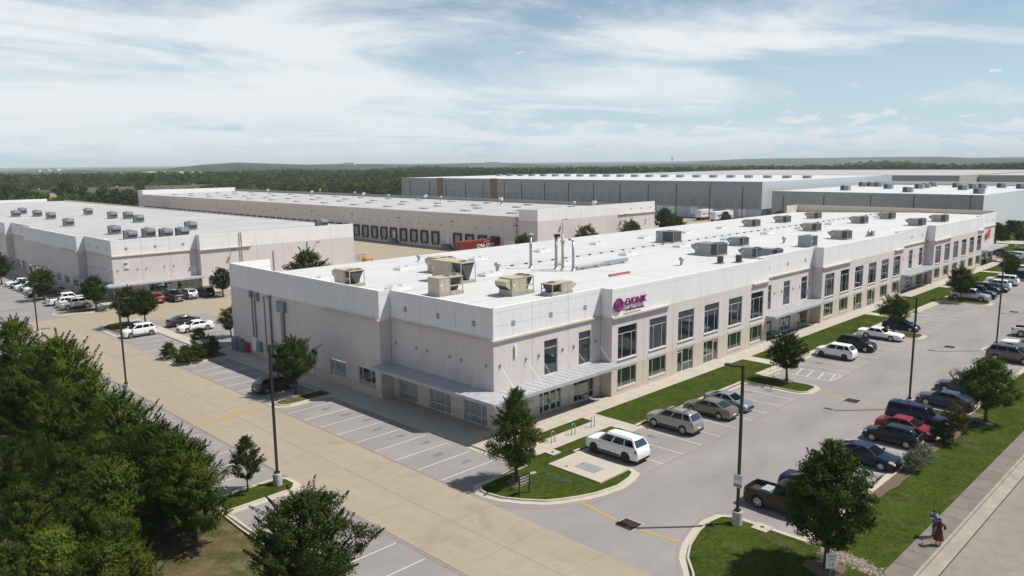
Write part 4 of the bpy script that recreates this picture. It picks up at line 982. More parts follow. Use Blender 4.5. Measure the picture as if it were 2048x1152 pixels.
# ================================================================== ROOF EQUIPMENT (each unit stands on its roof: a thing of its own)
def rtu(label, x, y, z, L_, W_, H_, rz=0.0, m='hvac_beige', fans=2, cond=.42, hood=True, vcoil=True, group='rooftop units', name='rooftop_unit'):
    o = thing(name, label, 'rooftop unit', (x, y, z), rz, group)
    b = MB(); b.box(-L_/2-.05, L_/2+.05, -W_/2-.05, W_/2+.05, 0, .22); b.build('curb', 'galv', o)
    xc = L_/2-L_*cond                                    # body | condenser split
    z0 = .22
    b = MB(); b.box(-L_/2, xc, -W_/2, W_/2, z0, H_)
    b.box(-L_/2-.03, xc+.02, -W_/2-.03, W_/2+.03, H_+.001, H_+.05)
    b.build('cabinet', m, o)
    for k in range(2):                                   # access doors on both long sides
        for s in (-1, 1):
            q = MB(); a = -L_/2+(xc+L_/2)*(.08+.46*k); c = a+(xc+L_/2)*.38
            q.box(a, c, s*(W_/2+.002), s*(W_/2+.02), z0+.12, H_-.1); q.build('access_door', m, o)
    q = MB(); q.box(-L_/2+.15, -L_/2+.32, -W_/2-.03, -W_/2-.022, H_*.55, H_*.7); q.build('label_plate', 'sign_white', o)
    if vcoil:
        q = MB()
        for sx in (xc+.04, L_/2-.08):
            for sy in (-W_/2, W_/2-.07): q.box(sx, sx+.07, sy, sy+.07, z0, H_-.04)
        q.box(xc+.03, L_/2, -W_/2, W_/2, H_-.05, H_+.04); q.box(xc+.03, L_/2, -W_/2, W_/2, z0, z0+.1)
        q.box(xc+.1, L_/2-.1, -W_/2+.001, -W_/2+.06, z0+(H_-z0)*.42, z0+(H_-z0)*.5)
        q.build('condenser_frame', m, o)
        q = MB()
        for s in (-1, 1):
            q.face([(xc+.1, s*.12, z0+.12), (L_/2-.1, s*.12, z0+.12), (L_/2-.1, s*(W_/2-.08), H_-.06), (xc+.1, s*(W_/2-.08), H_-.06)])
        q.face([(xc+.1, -.12, z0+.12), (xc+.1, .12, z0+.12), (xc+.1, W_/2-.1, H_-.06), (xc+.1, -W_/2+.1, H_-.06)])
        q.face([(L_/2-.1, -.12, z0+.12), (L_/2-.1, .12, z0+.12), (L_/2-.1, W_/2-.1, H_-.06), (L_/2-.1, -W_/2+.1, H_-.06)])
        q.build('coil', 'coil', o)
    else:
        q = MB(); q.box(xc+.002, L_/2, -W_/2+.01, W_/2-.01, z0, H_+.03); q.build('coil', 'coil', o)
        q = MB()
        for sx in (xc+.003, L_/2-.05):
            for sy in (-W_/2, W_/2-.06): q.box(sx, sx+.06, sy, sy+.06, z0, H_+.04)
        q.box(xc+.003, L_/2+.01, -W_/2, W_/2, H_+.041, H_+.08); q.build('condenser_frame', m, o)
    zt = H_+.045 if vcoil else H_+.085
    for k in range(fans):
        cx = (xc+L_/2)/2 if fans == 1 or L_*cond < 1.2 else xc+(L_/2-xc)*(.28+.46*k)
        cy = 0 if fans == 1 or cx != (xc+L_/2)/2 else W_*(-.24+.48*k)
        r = min(.42, W_*.26)
        q = MB(); q.lathe([(r+.05, 0), (r+.05, .09), (r, .09), (r, .03)], (cx, cy, zt), 16); q.build('fan_ring', m, o)
        q = MB(); q.lathe([(r, .03), (.02, .032)], (cx, cy, zt), 16)
        for a in range(4):
            an = a*math.pi/2; q.box(cx-.02, cx+.02, cy-.02, cy+.02, zt+.033, zt+.05)
        q.build('fan', 'black', o)
    if hood:
        q = MB(); hw = W_*.42; d = min(.75, L_*.24)
        q.face([(-L_/2, -hw, H_-.05), (-L_/2, hw, H_-.05), (-L_/2-d, hw, H_-.22), (-L_/2-d, -hw, H_-.22)])
        q.face([(-L_/2-d, -hw, H_-.22), (-L_/2-d, hw, H_-.22), (-L_/2-d*.95, hw, H_*.62), (-L_/2-d*.95, -hw, H_*.62)])
        for s in (-hw, hw): q.face([(-L_/2, s, H_-.05), (-L_/2-d, s, H_-.22), (-L_/2-d*.95, s, H_*.62), (-L_/2, s, H_*.32)])
        q.build('intake_hood', m, o)
        q = MB(); q.face([(-L_/2-d*.93, -hw+.02, H_*.62), (-L_/2-d*.93, hw-.02, H_*.62), (-L_/2-.01, hw-.02, H_*.34), (-L_/2-.01, -hw+.02, H_*.34)]); q.build('filter_screen', 'coil', o)
    return o
RZ = ROOFZ
rtu('beige rooftop unit nearest the shaded wall parapet', 2.6, 25.2, RZ(25), 3.0, 1.9, 1.75, R(-90), fans=2, cond=.36)
rtu('beige rooftop unit at the back of the cluster, behind the tall one', 15.9, 25.6, RZ(25.6), 3.0, 2.0, 1.8, R(-90), fans=2, cond=.36)
rtu('largest beige rooftop unit with open intake and one fan', 11.0, 17.7, RZ(17.7), 4.8, 2.1, 2.25, R(-90), fans=1, cond=.33)
rtu('beige rooftop unit with two fans and open coil frame, front left of the cluster', 4.7, 11.6, RZ(11), 3.0, 1.75, 1.75, R(0), fans=2, cond=.58, hood=False)
rtu('beige rooftop unit with intake hood, right of the cluster', 9.5, 6.6, RZ(6), 3.0, 1.8, 1.7, R(0), fans=2, cond=.36)
rtu('low beige rooftop unit with single fan beside the front parapet', 12.0, 3.6, RZ(3), 2.9, 1.5, 1.15, R(180), fans=1, cond=.48)
g = 'dark-ended beige rooftop units towards the far end'
for lab, x, y in [('nearest beige unit of the far rooftop group, by the front parapet', 81.2, 4.4), ('beige unit mid roof, nearest of its row of three', 92.3, 14.2), ('beige unit on the back row, nearest of three', 99.5, 29.6),
                  ('beige unit on the back row, middle of three', 112.4, 29.4), ('beige unit on the back row, farthest of three', 127, 29.2), ('beige unit mid roof, middle of its row of three', 114, 14.2), ('beige unit mid roof, farthest of its row of three', 129, 14.2),
                  ('beige unit near the front parapet, second of the far group', 115, 3.9), ('beige unit by the front parapet nearest the far end wall', 127.5, 3.6)]:
    rtu(lab, x, y, RZ(y), 2.6, 1.9, 1.35, R(-90), 'hvac_tan', fans=1, cond=.36, vcoil=False, hood=True, group=g)
g = 'grey rooftop units mid roof'
rtu('dark grey condenser unit mid roof near the back skylights', 62.0, 24.2, RZ(24), 3.3, 2.3, 1.75, R(-90), 'hvac_grey', 2, .62, False, False, g)
rtu('large grey rooftop unit with tarp-like hood mid roof', 49.4, 9.0, RZ(9), 3.4, 2.6, 1.6, R(-90), 'hvac_grey', 2, .3, True, False, g)
rtu('small grey rooftop unit by the front parapet, beside two round vents', 50.3, 3.5, RZ(3), 2.2, 1.6, 1.25, R(-90), 'hvac_grey', 1, .3, True, False, g)
rtu('low grey rooftop unit half hidden by the parapet', 54.2, 2.7, RZ(3), 2.6, 1.5, .85, R(-90), 'hvac_grey', 1, .3, False, False, g)
rtu('grey rooftop unit alone in mid roof behind the larger grey one', 62.4, 12.0, RZ(12), 2.3, 1.7, 1.2, R(-90), 'hvac_grey', 1, .3, True, False, g)
rtu('dark grey cube-shaped condenser above the second entry', 67.4, 3.7, RZ(3), 2.1, 2.0, 1.55, R(0), 'hvac_grey', 1, .9, False, False, g)
# skylights
def make_skylight():
    o = thing('skylight', 'white pyramid skylight', 'skylight', (0, 0, 0), 0, 'skylights on the front building')
    b = MB(); b.box(-1.25, 1.25, -.68, .68, 0, .26); b.build('curb', 'white_paint', o)
    for s in (-1, 1):
        b = MB(); c = s*.6
        base = [(c-.56, -.6, .262), (c+.56, -.6, .262), (c+.56, .6, .262), (c-.56, .6, .262)]
        for k in range(4): b.face([base[k], base[(k+1) % 4], (c, 0, .56)])
        b.build('dome', 'acrylic', o)
    return o
sk0 = make_skylight(); first = True
for row, y, xs in (('back', 32.6, (3.0, 15.6, 28.2, 41.2, 54.4, 67.4, 80.4, 93.2)), ('front', 18.0, (3.7, 16.6, 29.6, 42.8, 56, 69.6, 83, 96, 109.2, 122, 134.2))):
    for k, x in enumerate(xs):
        lab = f'white pyramid skylight, {ORD[k]} from the shaded wall in the {row} row'
        if first: sk0.location = (x, y, RZ(y)); sk0['label'] = lab; sk0.rotation_euler.z = R(0); first = False
        else: dup(sk0, (x, y, RZ(y)), 0, lab)
# exhaust stacks
def stack(label, x, y, z, top, r, style):
    o = thing('exhaust_stack', label, 'exhaust pipe', (x, y, z), 0, 'exhaust stacks')
    h = top-z
    b = MB(); b.lathe([(r*2.2, 0), (r*1.3, .25), (r, .26)], (0, 0, 0), 12)
    b.cyl((0, 0, .2), (0, 0, h), r, n=12); b.build('pipe', 'galv' if style != 'tall' else 'hvac_beige', o, True)
    for q in (.35, .7):
        c = MB(); c.lathe([(r+.01, -.03), (r+.035, -.02), (r+.035, .02), (r+.01, .03)], (0, 0, h*q), 12); c.build('collar', 'galv', o)
    if style == 'cap':
        c = MB(); c.lathe([(r*2.2, h), (0.01, h+.22)], (0, 0, .06), 14); c.lathe([(r*2.2, h+.06), (r, h+.0)], (0, 0, 0), 14); c.build('cap', 'galv', o)
    if style == 'bend':
        c = MB(); c.tube([(0, 0, h-.02), (-.05, .05, h+.16), (-.2, .2, h+.3), (-.42, .42, h+.26)], r*1.02, 12); c.build('elbow', 'galv', o, True)
    if style == 'blower':
        c = MB(); c.cyl((0, 0, h), (0, 0, h+.35), r*1.6, n=12); c.cyl((.0, -.0, h+.2), (.34, -.34, h+.2), r*1.1, n=12); c.build('blower', 'black', o)
    if style == 'tall':
        c = MB(); c.cyl((0, 0, h-.9), (0, 0, h-.8), r*2.0, n=12); c.box(-.3, .3, -.03, .03, h-1.1, h-1.0); c.cyl((0, 0, h), (0, 0, h+1.3), .06, n=6); c.build('mast', 'galv', o)
    return o
stack('capped galvanised stack standing apart left of the other three', 24.4, 18.9, RZ(18.9), 13.9, .17, 'cap')
stack('galvanised stack with black blower, left of the tallest one', 25.0, 15.3, RZ(15), 13.8, .17, 'blower')
stack('tallest cream exhaust stack with thin mast on top', 24.7, 14.0, RZ(14), 14.3, .16, 'tall')
stack('galvanised stack with bent top, right of the tallest one', 25.2, 12.8, RZ(12), 13.4, .15, 'bend')
b = MB(); b.cyl((25.9, 12.9, 10.25), (31.0, 12.9, 10.3), .2, n=12); b.box(31.0, 35.8, 12.72, 13.1, 10.12, 10.48)
for x in (27, 29.5, 32, 34.8): b.box(x, x+.1, 12.6, 13.2, 9.95, 10.12)
tag(b.build('duct', 'galv'), 'long horizontal galvanised duct lying on the roof beside the stacks', 'duct')
b = MB(); b.box(24.5, 28.2, 6.75, 7.05, 9.98, 10.16); tag(b.build('beam', mat('red_beam', (.38, .10, .09), .7, var=.2, vscale=3)), 'red painted beam lying on the white roof in front of the stacks', 'beam')
def turbine(label, x, y, z, s=1.0, grp='round roof vents'):
    o = thing('roof_vent', label, 'roof vent', (x, y, z), 0, grp)
    b = MB(); b.lathe([(.3*s, 0), (.16*s, .15*s), (.16*s, .6*s)], (0, 0, 0), 12); b.build('stem', 'galv', o, True)
    b = MB(); b.lathe([(.17*s, .55*s), (.30*s, .62*s), (.34*s, .78*s), (.28*s, .95*s), (.02, 1.02*s)], (0, 0, 0), 14); b.build('turbine_head', 'galv', o, True)
    return o
turbine('round galvanised turbine vent beside the second front skylight', 19.4, 19.6, RZ(19.6), 1.15)
turbine('small mushroom vent behind the beige units near the roof edge', 22.5, 38.5, RZ(38), .9)
turbine('galvanised turbine vent near the front parapet beside the sign bay', 37.7, 6.1, RZ(6), 1.0)
turbine('galvanised turbine vent left of the grey cube condenser', 69.6, 8.4, RZ(8), 1.0)
def drum(label, x, y):
    o = thing('condenser_drum', label, 'condenser', (x, y, RZ(y)), 0, 'small round condensers')
    b = MB(); b.box(-.45, .45, -.45, .45, 0, .12); b.build('base', 'galv', o)
    b = MB(); b.cyl((0, 0, .12), (0, 0, .95), .38, n=14); b.build('coil', 'coil', o)
    b = MB(); b.cyl((0, 0, .951), (0, 0, 1.0), .4, n=14); b.build('fan_guard', 'hvac_grey', o)
drum('left of two small dark round condensers by the front parapet', 42.2, 3.4)
drum('right of two small dark round condensers by the front parapet', 44.6, 2.2)
o = thing('blower_unit', 'silver bent exhaust blower by the far front parapet', 'blower', (89.1, 2.8, RZ(3)))
b = MB(); b.box(-.8, .8, -.5, .5, 0, .15); b.build('base', 'galv', o)
b = MB(); b.cyl((.5, -.3, .6), (.5, .3, .6), .45, n=14); b.tube([(.3, 0, .7), (-.3, 0, 1.0), (-.8, 0, .7), (-1.1, 0, .35)], .26, 10); b.build('housing', 'galv', o, True)
# gas line with supports
o = thing('gas_pipe', 'thin gas pipe on black supports running along the middle of the roof', 'pipe', (0, 0, 0))
b = MB(); b.cyl((22, 22.6, RZ(22.6)+.16), (150, 22.6, RZ(22.6)+.16), .03, n=6); b.build('pipe', 'roof_seam', o)
for k in range(50):
    x = 22.3+2.55*k; b = MB(); b.box(x-.14, x+.14, 22.42, 22.78, RZ(22.6), RZ(22.6)+.13); b.build('support', 'black', o)
# ---------------------------------------------------------------- units on the other roofs
g = 'grey units on the second building'
u0 = rtu('x', 0, 0, Z2R, 2.2, 1.75, 1.5, R(180), 'hvac_grey', 1, .34, True, False, g)
lst = [(8.1, 144.4, 'left-hand grey unit standing alone near the front of the second roof'), (7.6, 113.7, 'grey hooded unit behind the condenser row on the second roof'), (5.6, 99.4, 'grey condenser closest to the corner on the second roof'),
       (22.6, 143.5, 'grey hooded unit in the middle of the second roof'), (9.6, 101.8, 'left one of the condenser row near the number 2 corner'), (11.4, 98.4, 'middle one of the condenser row near the number 2 corner'), (14.2, 98.0, 'right one of the condenser row near the number 2 corner'),
       (21.6, 111.9, 'grey hooded unit at right on the second roof, near the pipes'), (23.2, 163, 'left one of a greenish pair far back on the second roof'), (25.4, 158.4, 'right one of a greenish pair far back on the second roof'),
       (24.3, 185.5, 'grey unit with white hood far back on the second roof'), (12.8, 188.3, 'middle one of three far left units on the second roof'), (8.6, 191.7, 'leftmost of three far left units on the second roof'), (12.3, 174, 'rightmost of three far left units on the second roof'), (13.2, 205, 'farthest unit at left on the second roof'), (42.5, 96.5, 'grey unit at the right end of the second roof')]
for k, (x, y, lab) in enumerate(lst):
    if k == 0: u0.location = (x, y, Z2R-.3*(x > 20)); u0['label'] = lab; u0.rotation_euler.z = R(90)
    else: dup(u0, (x, y, Z2R-.0), R(90), lab)
g = 'small dark units on the grey warehouse'
u5 = rtu('x', 0, 0, H5-.3, 3.0, 2.2, 1.7, R(90), 'hvac_grey', 1, .5, False, False, g)
pts = [(905, 250), (1018, 225), (1068, 225), (1117, 227), (1180, 240), (1305, 262), (1378, 239), (1420, 234), (1466, 226), (1620, 232), (1658, 248), (1720, 240), (1778, 238), (1760, 272), (1905, 234), (2030, 240)]
for k, (a, c) in enumerate(pts):
    p = G(1408+a/3.2, 300+(c+8)/3.2, H5-.3); lab = f'small dark roof unit on the grey warehouse, {ORD[k]} counting from its left end'
    if k == 0: u5.location = p; u5['label'] = lab
    else: dup(u5, p, R(90), lab)
# flush skylights and vents on the dock warehouse and the blue one
b = MB(); b.box(-.7, .7, -1.3, 1.3, 0, .3); b.box(-.6, .6, -1.2, 1.2, .301, .38, 1)
me = b.mesh('flat_skylight', ['galv', 'acrylic'])
k = 0
for i, x in enumerate((98, 108, 118, 129)):
    for j in range(13):
        y = 96+18*j+(i % 2)*6
        o = link('flat_skylight', me, None, (x, y, 9.5)); tag(o, f'flat roof skylight on the dock warehouse, {ORD[j]} in row {["nearest", "second", "third", "farthest"][i]} from the docks', 'skylight', 'flat skylights on the dock warehouse')
for k, (px, py) in enumerate([(777, 398), (882, 402), (1003, 410), (1148, 415), (710, 392), (640, 386)]):
    p = G(px, py, 9.5); turbine(f'round vent on the dock warehouse roof, {ORD[[2, 3, 4, 5, 1, 0][k]]} from the left', p.x, p.y, 9.5, 1.8, 'vents on the dock warehouse')
me2 = MB(); me2.box(-1.2, 1.2, -1.6, 1.6, 0, 1.0); me2.box(-1.3, 1.3, -1.7, 1.7, 1.001, 1.2); me2 = me2.mesh('smoke_vent', 'hvac_grey')
for j in range(22):
    o = link('smoke_vent', me2, None, (292, 106+9.3*j, H4-.15)); tag(o, f'{ORD[j] if j < 20 else ["twenty-first", "twenty-second"][j-20]} smoke vent from the right in the row on the blue-grey warehouse roof', 'roof vent', 'smoke vents on the blue-grey warehouse')
# ================================================================== VEHICLES
def paint(name, col, metal=.0, rough=.35):
    return mat('paint_'+name, col, rough, metal=metal, spec=.25, coat=.28)
mat('tyre', (.018, .018, .018), .85)
mat('rim_silver', (.45, .45, .46), .35, metal=.8)
mat('rim_dark', (.03, .03, .032), .4, metal=.5)
mat('trim_black', (.015, .015, .016), .6)
mat('head_glass', (.62, .66, .70), .1, spec=.7, coat=1.0)
mat('tail_glass', (.30, .012, .012), .2, coat=1.0)
mat('chrome', (.6, .6, .6), .15, metal=1.0)
mat('plate', (.66, .68, .70), .5)
mat('bed_liner', (.028, .028, .03), .8)
KINDS = dict(
 sedan=dict(L=4.85, W=1.84, zr=1.46, belt=1.0, hood=.86, deck=1.07, xa=1.15, xb=.30, xc=-.85, xd=-1.85, wb=2.80, wr=.33, side=(.10, .47, .52, .93), tail=.82),
 coupe=dict(L=4.50, W=1.78, zr=1.40, belt=.97, hood=.82, deck=1.04, xa=1.08, xb=.22, xc=-.72, xd=-1.72, wb=2.65, wr=.32, side=(.16, .44, .50, .93), tail=.84),
 prius=dict(L=4.50, W=1.75, zr=1.49, belt=.95, hood=.80, deck=1.05, xa=1.25, xb=.10, xc=-.85, xd=-2.0, wb=2.70, wr=.31, side=(.22, .50, .55, .90), tail=.85),
 hatch=dict(L=4.42, W=1.76, zr=1.49, belt=1.0, hood=.87, deck=1.04, xa=1.15, xb=.28, xc=-1.45, xd=-1.95, wb=2.62, wr=.32, side=(.05, .22, .26, .55, .59, .94), tail=.85),
 limo=dict(L=5.46, W=1.96, zr=1.43, belt=.95, hood=.86, deck=1.0, xa=.75, xb=.10, xc=-1.0, xd=-1.55, wb=2.98, wr=.34, side=(.06, .46, .51, .94), tail=.92),
 suv=dict(L=4.85, W=1.92, zr=1.80, belt=1.20, hood=1.09, deck=1.23, xa=1.25, xb=.50, xc=-1.85, xd=-2.25, wb=2.85, wr=.38, side=(.04, .24, .28, .58, .62, .94), tail=1.0),
 csuv=dict(L=4.38, W=1.82, zr=1.70, belt=1.15, hood=1.04, deck=1.18, xa=1.18, xb=.42, xc=-1.55, xd=-2.02, wb=2.63, wr=.35, side=(.04, .22, .26, .56, .60, .94), tail=1.0),
 bigsuv=dict(L=5.15, W=1.96, zr=1.86, belt=1.23, hood=1.14, deck=1.27, xa=1.32, xb=.60, xc=-2.0, xd=-2.40, wb=3.04, wr=.41, side=(.04, .27, .30, .60, .64, .94), tail=1.02),
 boxy=dict(L=4.75, W=1.92, zr=1.86, belt=1.24, hood=1.14, deck=1.24, xa=.98, xb=.78, xc=-2.18, xd=-2.26, wb=2.84, wr=.41, side=(.04, .30, .34, .62, .66, .95), tail=1.15),
 van=dict(L=5.2, W=1.95, zr=1.82, belt=1.12, hood=1.02, deck=1.12, xa=1.15, xb=.60, xc=-2.35, xd=-2.5, wb=3.05, wr=.36, side=(.06, .56, .62, .94), tail=1.0),
 pickup=dict(L=5.85, W=2.03, zr=1.93, belt=1.24, hood=1.14, deck=1.24, xa=1.40, xb=.85, xc=-.72, xd=-.88, wb=3.68, wr=.41, side=(.05, .44, .49, .93), tail=1.15, bed=(-2.80, -1.0)),
)
WH = {}
def wheel_meshes(r, rim):
    k = (round(r, 2), rim)
    if k in WH: return WH[k]
    b = MB(); b.T = lambda x, y, z: (x, z, y); w = .11
    b.lathe([(r*.64, -w), (r*.92, -w), (r, -w*.7), (r, w*.7), (r*.92, w), (r*.64, w)], (0, 0, 0), 20)
    t = b.mesh('wheel', 'tyre', True)
    b = MB(); b.T = lambda x, y, z: (x, z, y)
    b.lathe([(r*.66, w*.95), (r*.60, w*1.0), (r*.57, w*.55), (.01, w*.5)], (0, 0, 0), 20, 1)
    for i in range(5):
        a = 2*math.pi*i/5; d = Vector((math.cos(a), math.sin(a), 0)); n = Vector((-d.y, d.x, 0))
        b.face([tuple(d*.04+n*.045+Vector((0, 0, w*.95))), tuple(d*r*.6+n*.055+Vector((0, 0, w*.9))), tuple(d*r*.6-n*.055+Vector((0, 0, w*.9))), tuple(d*.04-n*.045+Vector((0, 0, w*.95)))])
    b.lathe([(r*.67, w*1.0), (r*.57, w*1.02)], (0, 0, 0), 20); b.lathe([(.07, w*.98), (.01, w*1.0)], (0, 0, 0), 8)
    rm = b.mesh('rim', [rim, 'rim_dark'])
    WH[k] = (t, rm); return WH[k]
def interp(pts, x):
    if x <= pts[0][0]: return pts[0][1]
    for (a, p), (c, q) in zip(pts, pts[1:]):
        if x <= c:
            t = (x-a)/(c-a); t = t*t*(3-2*t)*.5+t*.5; return p+(q-p)*t
    return pts[-1][1]
def car(label, kind, m, x, y, rz, group, name='parked_car', cat='car', rim='rim_silver', rack=False, extra=None, lod=0, steps=False):
    K = dict(KINDS[kind]); K.update(extra or {})
    L_, Wd, zr, belt = K['L'], K['W']/2, K['zr'], K['belt']; h = L_/2
    xa, xb, xc, xd, wr = K['xa'], K['xb'], K['xc'], K['xd'], K['wr']; bed = K.get('bed')
    o = thing(name, label, cat, (x, y, .004), rz, group)
    ax = (K['wb']/2+.03, -K['wb']/2+.03); sill = .24 if wr < .36 else .33
    top = [(-h, K['tail']*.80), (-h+.05, K['tail']), (-h+.16, K['deck']-.02), (xd, K['deck']), (xc, belt+.02), (xb, belt), (xa, belt-.02), (xa+.12, belt-.03), (h-.42, K['hood']), (h-.16, K['hood']-.07), (h-.04, K['hood']-.2), (h, K['hood']-.32)]
    wid = [(-h, .80), (-h+.06, .90), (-h+.3, .975), (-h+.9, 1.0), (h-1.1, 1.0), (h-.45, .955), (h-.15, .86), (h-.04, .74), (h, .66)]
    xs = set(np.linspace(-h, h, 34))
    for a in ax:
        for t in np.linspace(-1, 1, 11): xs.add(a+wr*1.14*t)
        xs.add(a-wr*1.16); xs.add(a+wr*1.16)
    for q in (-h+.03, -h+.06, -h+.16, h-.16, h-.06, h-.02): xs.add(q)
    if bed: xs |= {bed[0]-.005, bed[0]+.005, bed[1]-.005, bed[1]+.005}
    xs = sorted(xs)
    def zbot(q):
        z = sill
        if q > h-.45: z = sill-.03+.0
        for a in ax:
            d = abs(q-a)
            if d < wr*1.14: z = max(z, wr*.98+math.sqrt((wr*1.14)**2-d*d))
        return z
    def sec(q):
        w = Wd*interp(wid, q); zt = interp(top, q); zb = min(zbot(q), zt-.12)
        P = [(w-.10, zb), (w-.012, zb+.05), (w, zb+(zt-zb)*.45), (w-.02, zt-.15 if zt-.15 > zb+.06 else zb+(zt-zb)*.6), (w-.07, zt-.035), (w-.15, zt)]
        if bed and bed[0] < q < bed[1]: P += [(w-.155, zt-.02), (w-.16, .86), (0, .86)]
        else: P += [(w*.62, zt+.018), (w*.35, zt+.03), (0, zt+.034)]
        return P
    def bp(q, s):     # continuous point on the body side, s along the section
        P = sec(q); i = min(int(s), len(P)-2); t = s-i
        return P[i][0]+(P[i+1][0]-P[i][0])*t, P[i][1]+(P[i+1][1]-P[i][1])*t
    b = MB(); n = 9; rings = []
    for q in xs:
        P = sec(q)
        rings.append([b.p(q, yy, z) for yy, z in P]+[b.p(q, -yy, z) for yy, z in P[-2::-1]])
    for k in range(len(rings)-1):
        xm = (xs[k]+xs[k+1])/2
        for i in range(len(rings[0])-1):
            b.f.append([rings[k][i], rings[k][i+1], rings[k+1][i+1], rings[k+1][i]])
            b.m.append(1 if (bed and bed[0] < xm < bed[1] and 5 < i < 10) else 0)
    for r in (rings[0], rings[-1][::-1]): b.f.append(r[:]); b.m.append(0)
    body = b.build('body', [m, 'bed_liner'], o, True)
    try: body.data.set_sharp_from_angle(angle=R(38))
    except Exception: pass
    b = MB(); b.box(-h+.12, h-.14, -Wd+.24, Wd-.24, .18, .62); b.build('underbody', 'trim_black', o)
    # greenhouse
    wb_, wt = Wd-.10, Wd-.10-(zr-belt)*.34
    if kind == 'boxy': wt = Wd-.16
    def sp(u, t, s, off=0.0):
        xr_ = xd+(xc-xd)*t; xf = xa+(xb-xa)*t; q = xr_+(xf-xr_)*u
        z0 = belt-.03 if u > .5 else (K['deck']-.03)+(belt-K['deck'])*(u/.5)
        w = wb_+(wt-wb_)*t+.03*math.sin(math.pi*t)+off
        cr = 1-.045*(abs(2*u-1)**4)
        return (q, s*w*cr, z0+(zr-.045-z0)*t)
    def fp(v, t, off=0.0):
        q = xa+(xb-xa)*t+.10*(1-v*v)+off; w = (wb_+(wt-wb_)*t)*.955; return (q, v*w, belt-.03+(zr-.045-belt+.03)*t+off*.6)
    def rp(v, t, off=0.0):
        q = xd+(xc-xd)*t-.06*(1-v*v)-off; w = (wb_+(wt-wb_)*t)*.955; return (q, v*w, K['deck']-.03+(zr-.045-K['deck']+.03)*t+off*.6)
    b = MB(); lev = (0, .3, .6, .85, 1.0); rings = []
    us = (0, .2, .4, .6, .8, 1.0); vs = (-.66, -.33, 0, .33, .66)
    for t in lev:
        ring = [sp(u, t, 1) for u in us]+[fp(-v, t) for v in vs]+[sp(u, t, -1) for u in us[::-1]]+[rp(v, t) for v in vs]
        rings.append([b.p(*q) for q in ring])
    cx = (xb+xc)/2
    for f, dz in ((.93, .03), (.80, .045)):
        rings.append([b.p(cx+(b.v[i][0]-cx)*f, b.v[i][1]*f, zr-.045+dz) for i in rings[4]])
    for k in range(len(rings)-1):
        nn = len(rings[k])
        for i in range(nn): b.f.append([rings[k][i], rings[k][(i+1) % nn], rings[k+1][(i+1) % nn], rings[k+1][i]]); b.m.append(0)
    b.f.append(rings[-1][::-1]); b.m.append(0)
    cabin = b.build('cabin', m, o, True)
    try: cabin.data.set_sharp_from_angle(angle=R(50))
    except Exception: pass
    def patch(fn, a0, a1, t0, t1, nm, gm, na=5, par=o, sm=True):
        q = MB(); g = [[q.p(*fn(a0+(a1-a0)*i/na, t0+(t1-t0)*j/3)) for j in range(4)] for i in range(na+1)]
        for i in range(na):
            for j in range(3): q.f.append([g[i][j], g[i+1][j], g[i+1][j+1], g[i][j+1]]); q.m.append(0)
        return q.build(nm, gm, par, sm)
    patch(lambda v, t: fp(v, t, .012), -.93, .93, .10, .95, 'windscreen', 'car_glass')
    patch(lambda v, t: rp(v, t, .012), -.88, .88, .14, .92, 'rear_window', 'car_glass')
    sd = K['side']
    for s in (1, -1):
        for k in range(0, len(sd), 2):
            patch(lambda u, t: sp(u, t, s, .012), sd[k], sd[k+1], .17, .91, 'side_window', 'car_glass', 3)
        # lamps, seams, mirrors
        patch(lambda q, t: (q, s*(bp(q, t)[0]+.012), bp(q, t)[1]), h-.46, h-.05, 3.0, 4.6, 'headlight', 'head_glass', 6)
        tl = (2.6, 4.2) if not bed else (2.3, 3.7)
        patch(lambda q, t: (q, s*(bp(q, t)[0]+.012), bp(q, t)[1]), -h+.01, -h+.24, *tl, 'tail_light', 'tail_glass', 4)
        q = MB(); q.box(xa-.24, xa-.10, s*(Wd-.06), s*(Wd+.17), belt+.02, belt+.16); q.build('wing_mirror', m if kind not in ('boxy',) else 'trim_black', o)
        if lod == 0:
            for xx in [xd+.35+(xa-xd-.5)*f for f in ((.08, .45, .93) if not bed else (.0, .47, .93))]:
                patch(lambda a, t: (xx+a, s*(bp(xx+a, t)[0]+.006), bp(xx+a, t)[1]), -.009, .009, 1.1, 4.6, 'door_seam', 'trim_black', 1)
            for xx in [xd+.35+(xa-xd-.5)*f for f in (.12, .50)]:
                patch(lambda a, t: (xx+a, s*(bp(xx+a, t)[0]+.02), bp(xx+a, t)[1]), 0, .2, 3.35, 3.65, 'door_handle', m, 1)
            patch(lambda a, t: (a, s*(bp(a, t)[0]+.006), bp(a, t)[1]), ax[1]+wr*1.2, ax[0]-wr*1.2, .6, 1.5, 'sill', 'trim_black', 4)
        for a in ax:
            t, rm = wheel_meshes(wr, rim)
            w = link('wheel', t, o, (a, s*(Wd-.13), wr)); 
            if s < 0: w.rotation_euler.z = math.pi
            link('rim', rm, w)
    q = MB(); q.box(h-.015, h+.012, -.42, .42, K['hood']-.42, K['hood']-.24); q.build('grille', 'trim_black', o)
    q = MB(); q.box(h-.02, h+.014, -.62, .62, .34, .44); q.build('lower_grille', 'trim_black', o)
    q = MB(); q.box(-h-.02, -h+.02, -.26, .26, K['tail']*.58, K['tail']*.58+.14); q.build('licence_plate', 'plate', o)
    q = MB(); q.box(-h-.03, -h+.1, -Wd*.76, Wd*.76, sill+.02, sill+.14); q.build('rear_bumper', 'trim_black' if kind not in ('pickup',) else 'chrome', o)
    if rack:
        for s in (1, -1):
            q = MB(); q.tube([(xb-.05, s*(wt-.06), zr+.0), (xb-.2, s*(wt-.06), zr+.07), (xc+.25, s*(wt-.06), zr+.07), (xc+.1, s*(wt-.06), zr+.0)], .022, 6); q.build('roof_rail', 'trim_black', o)
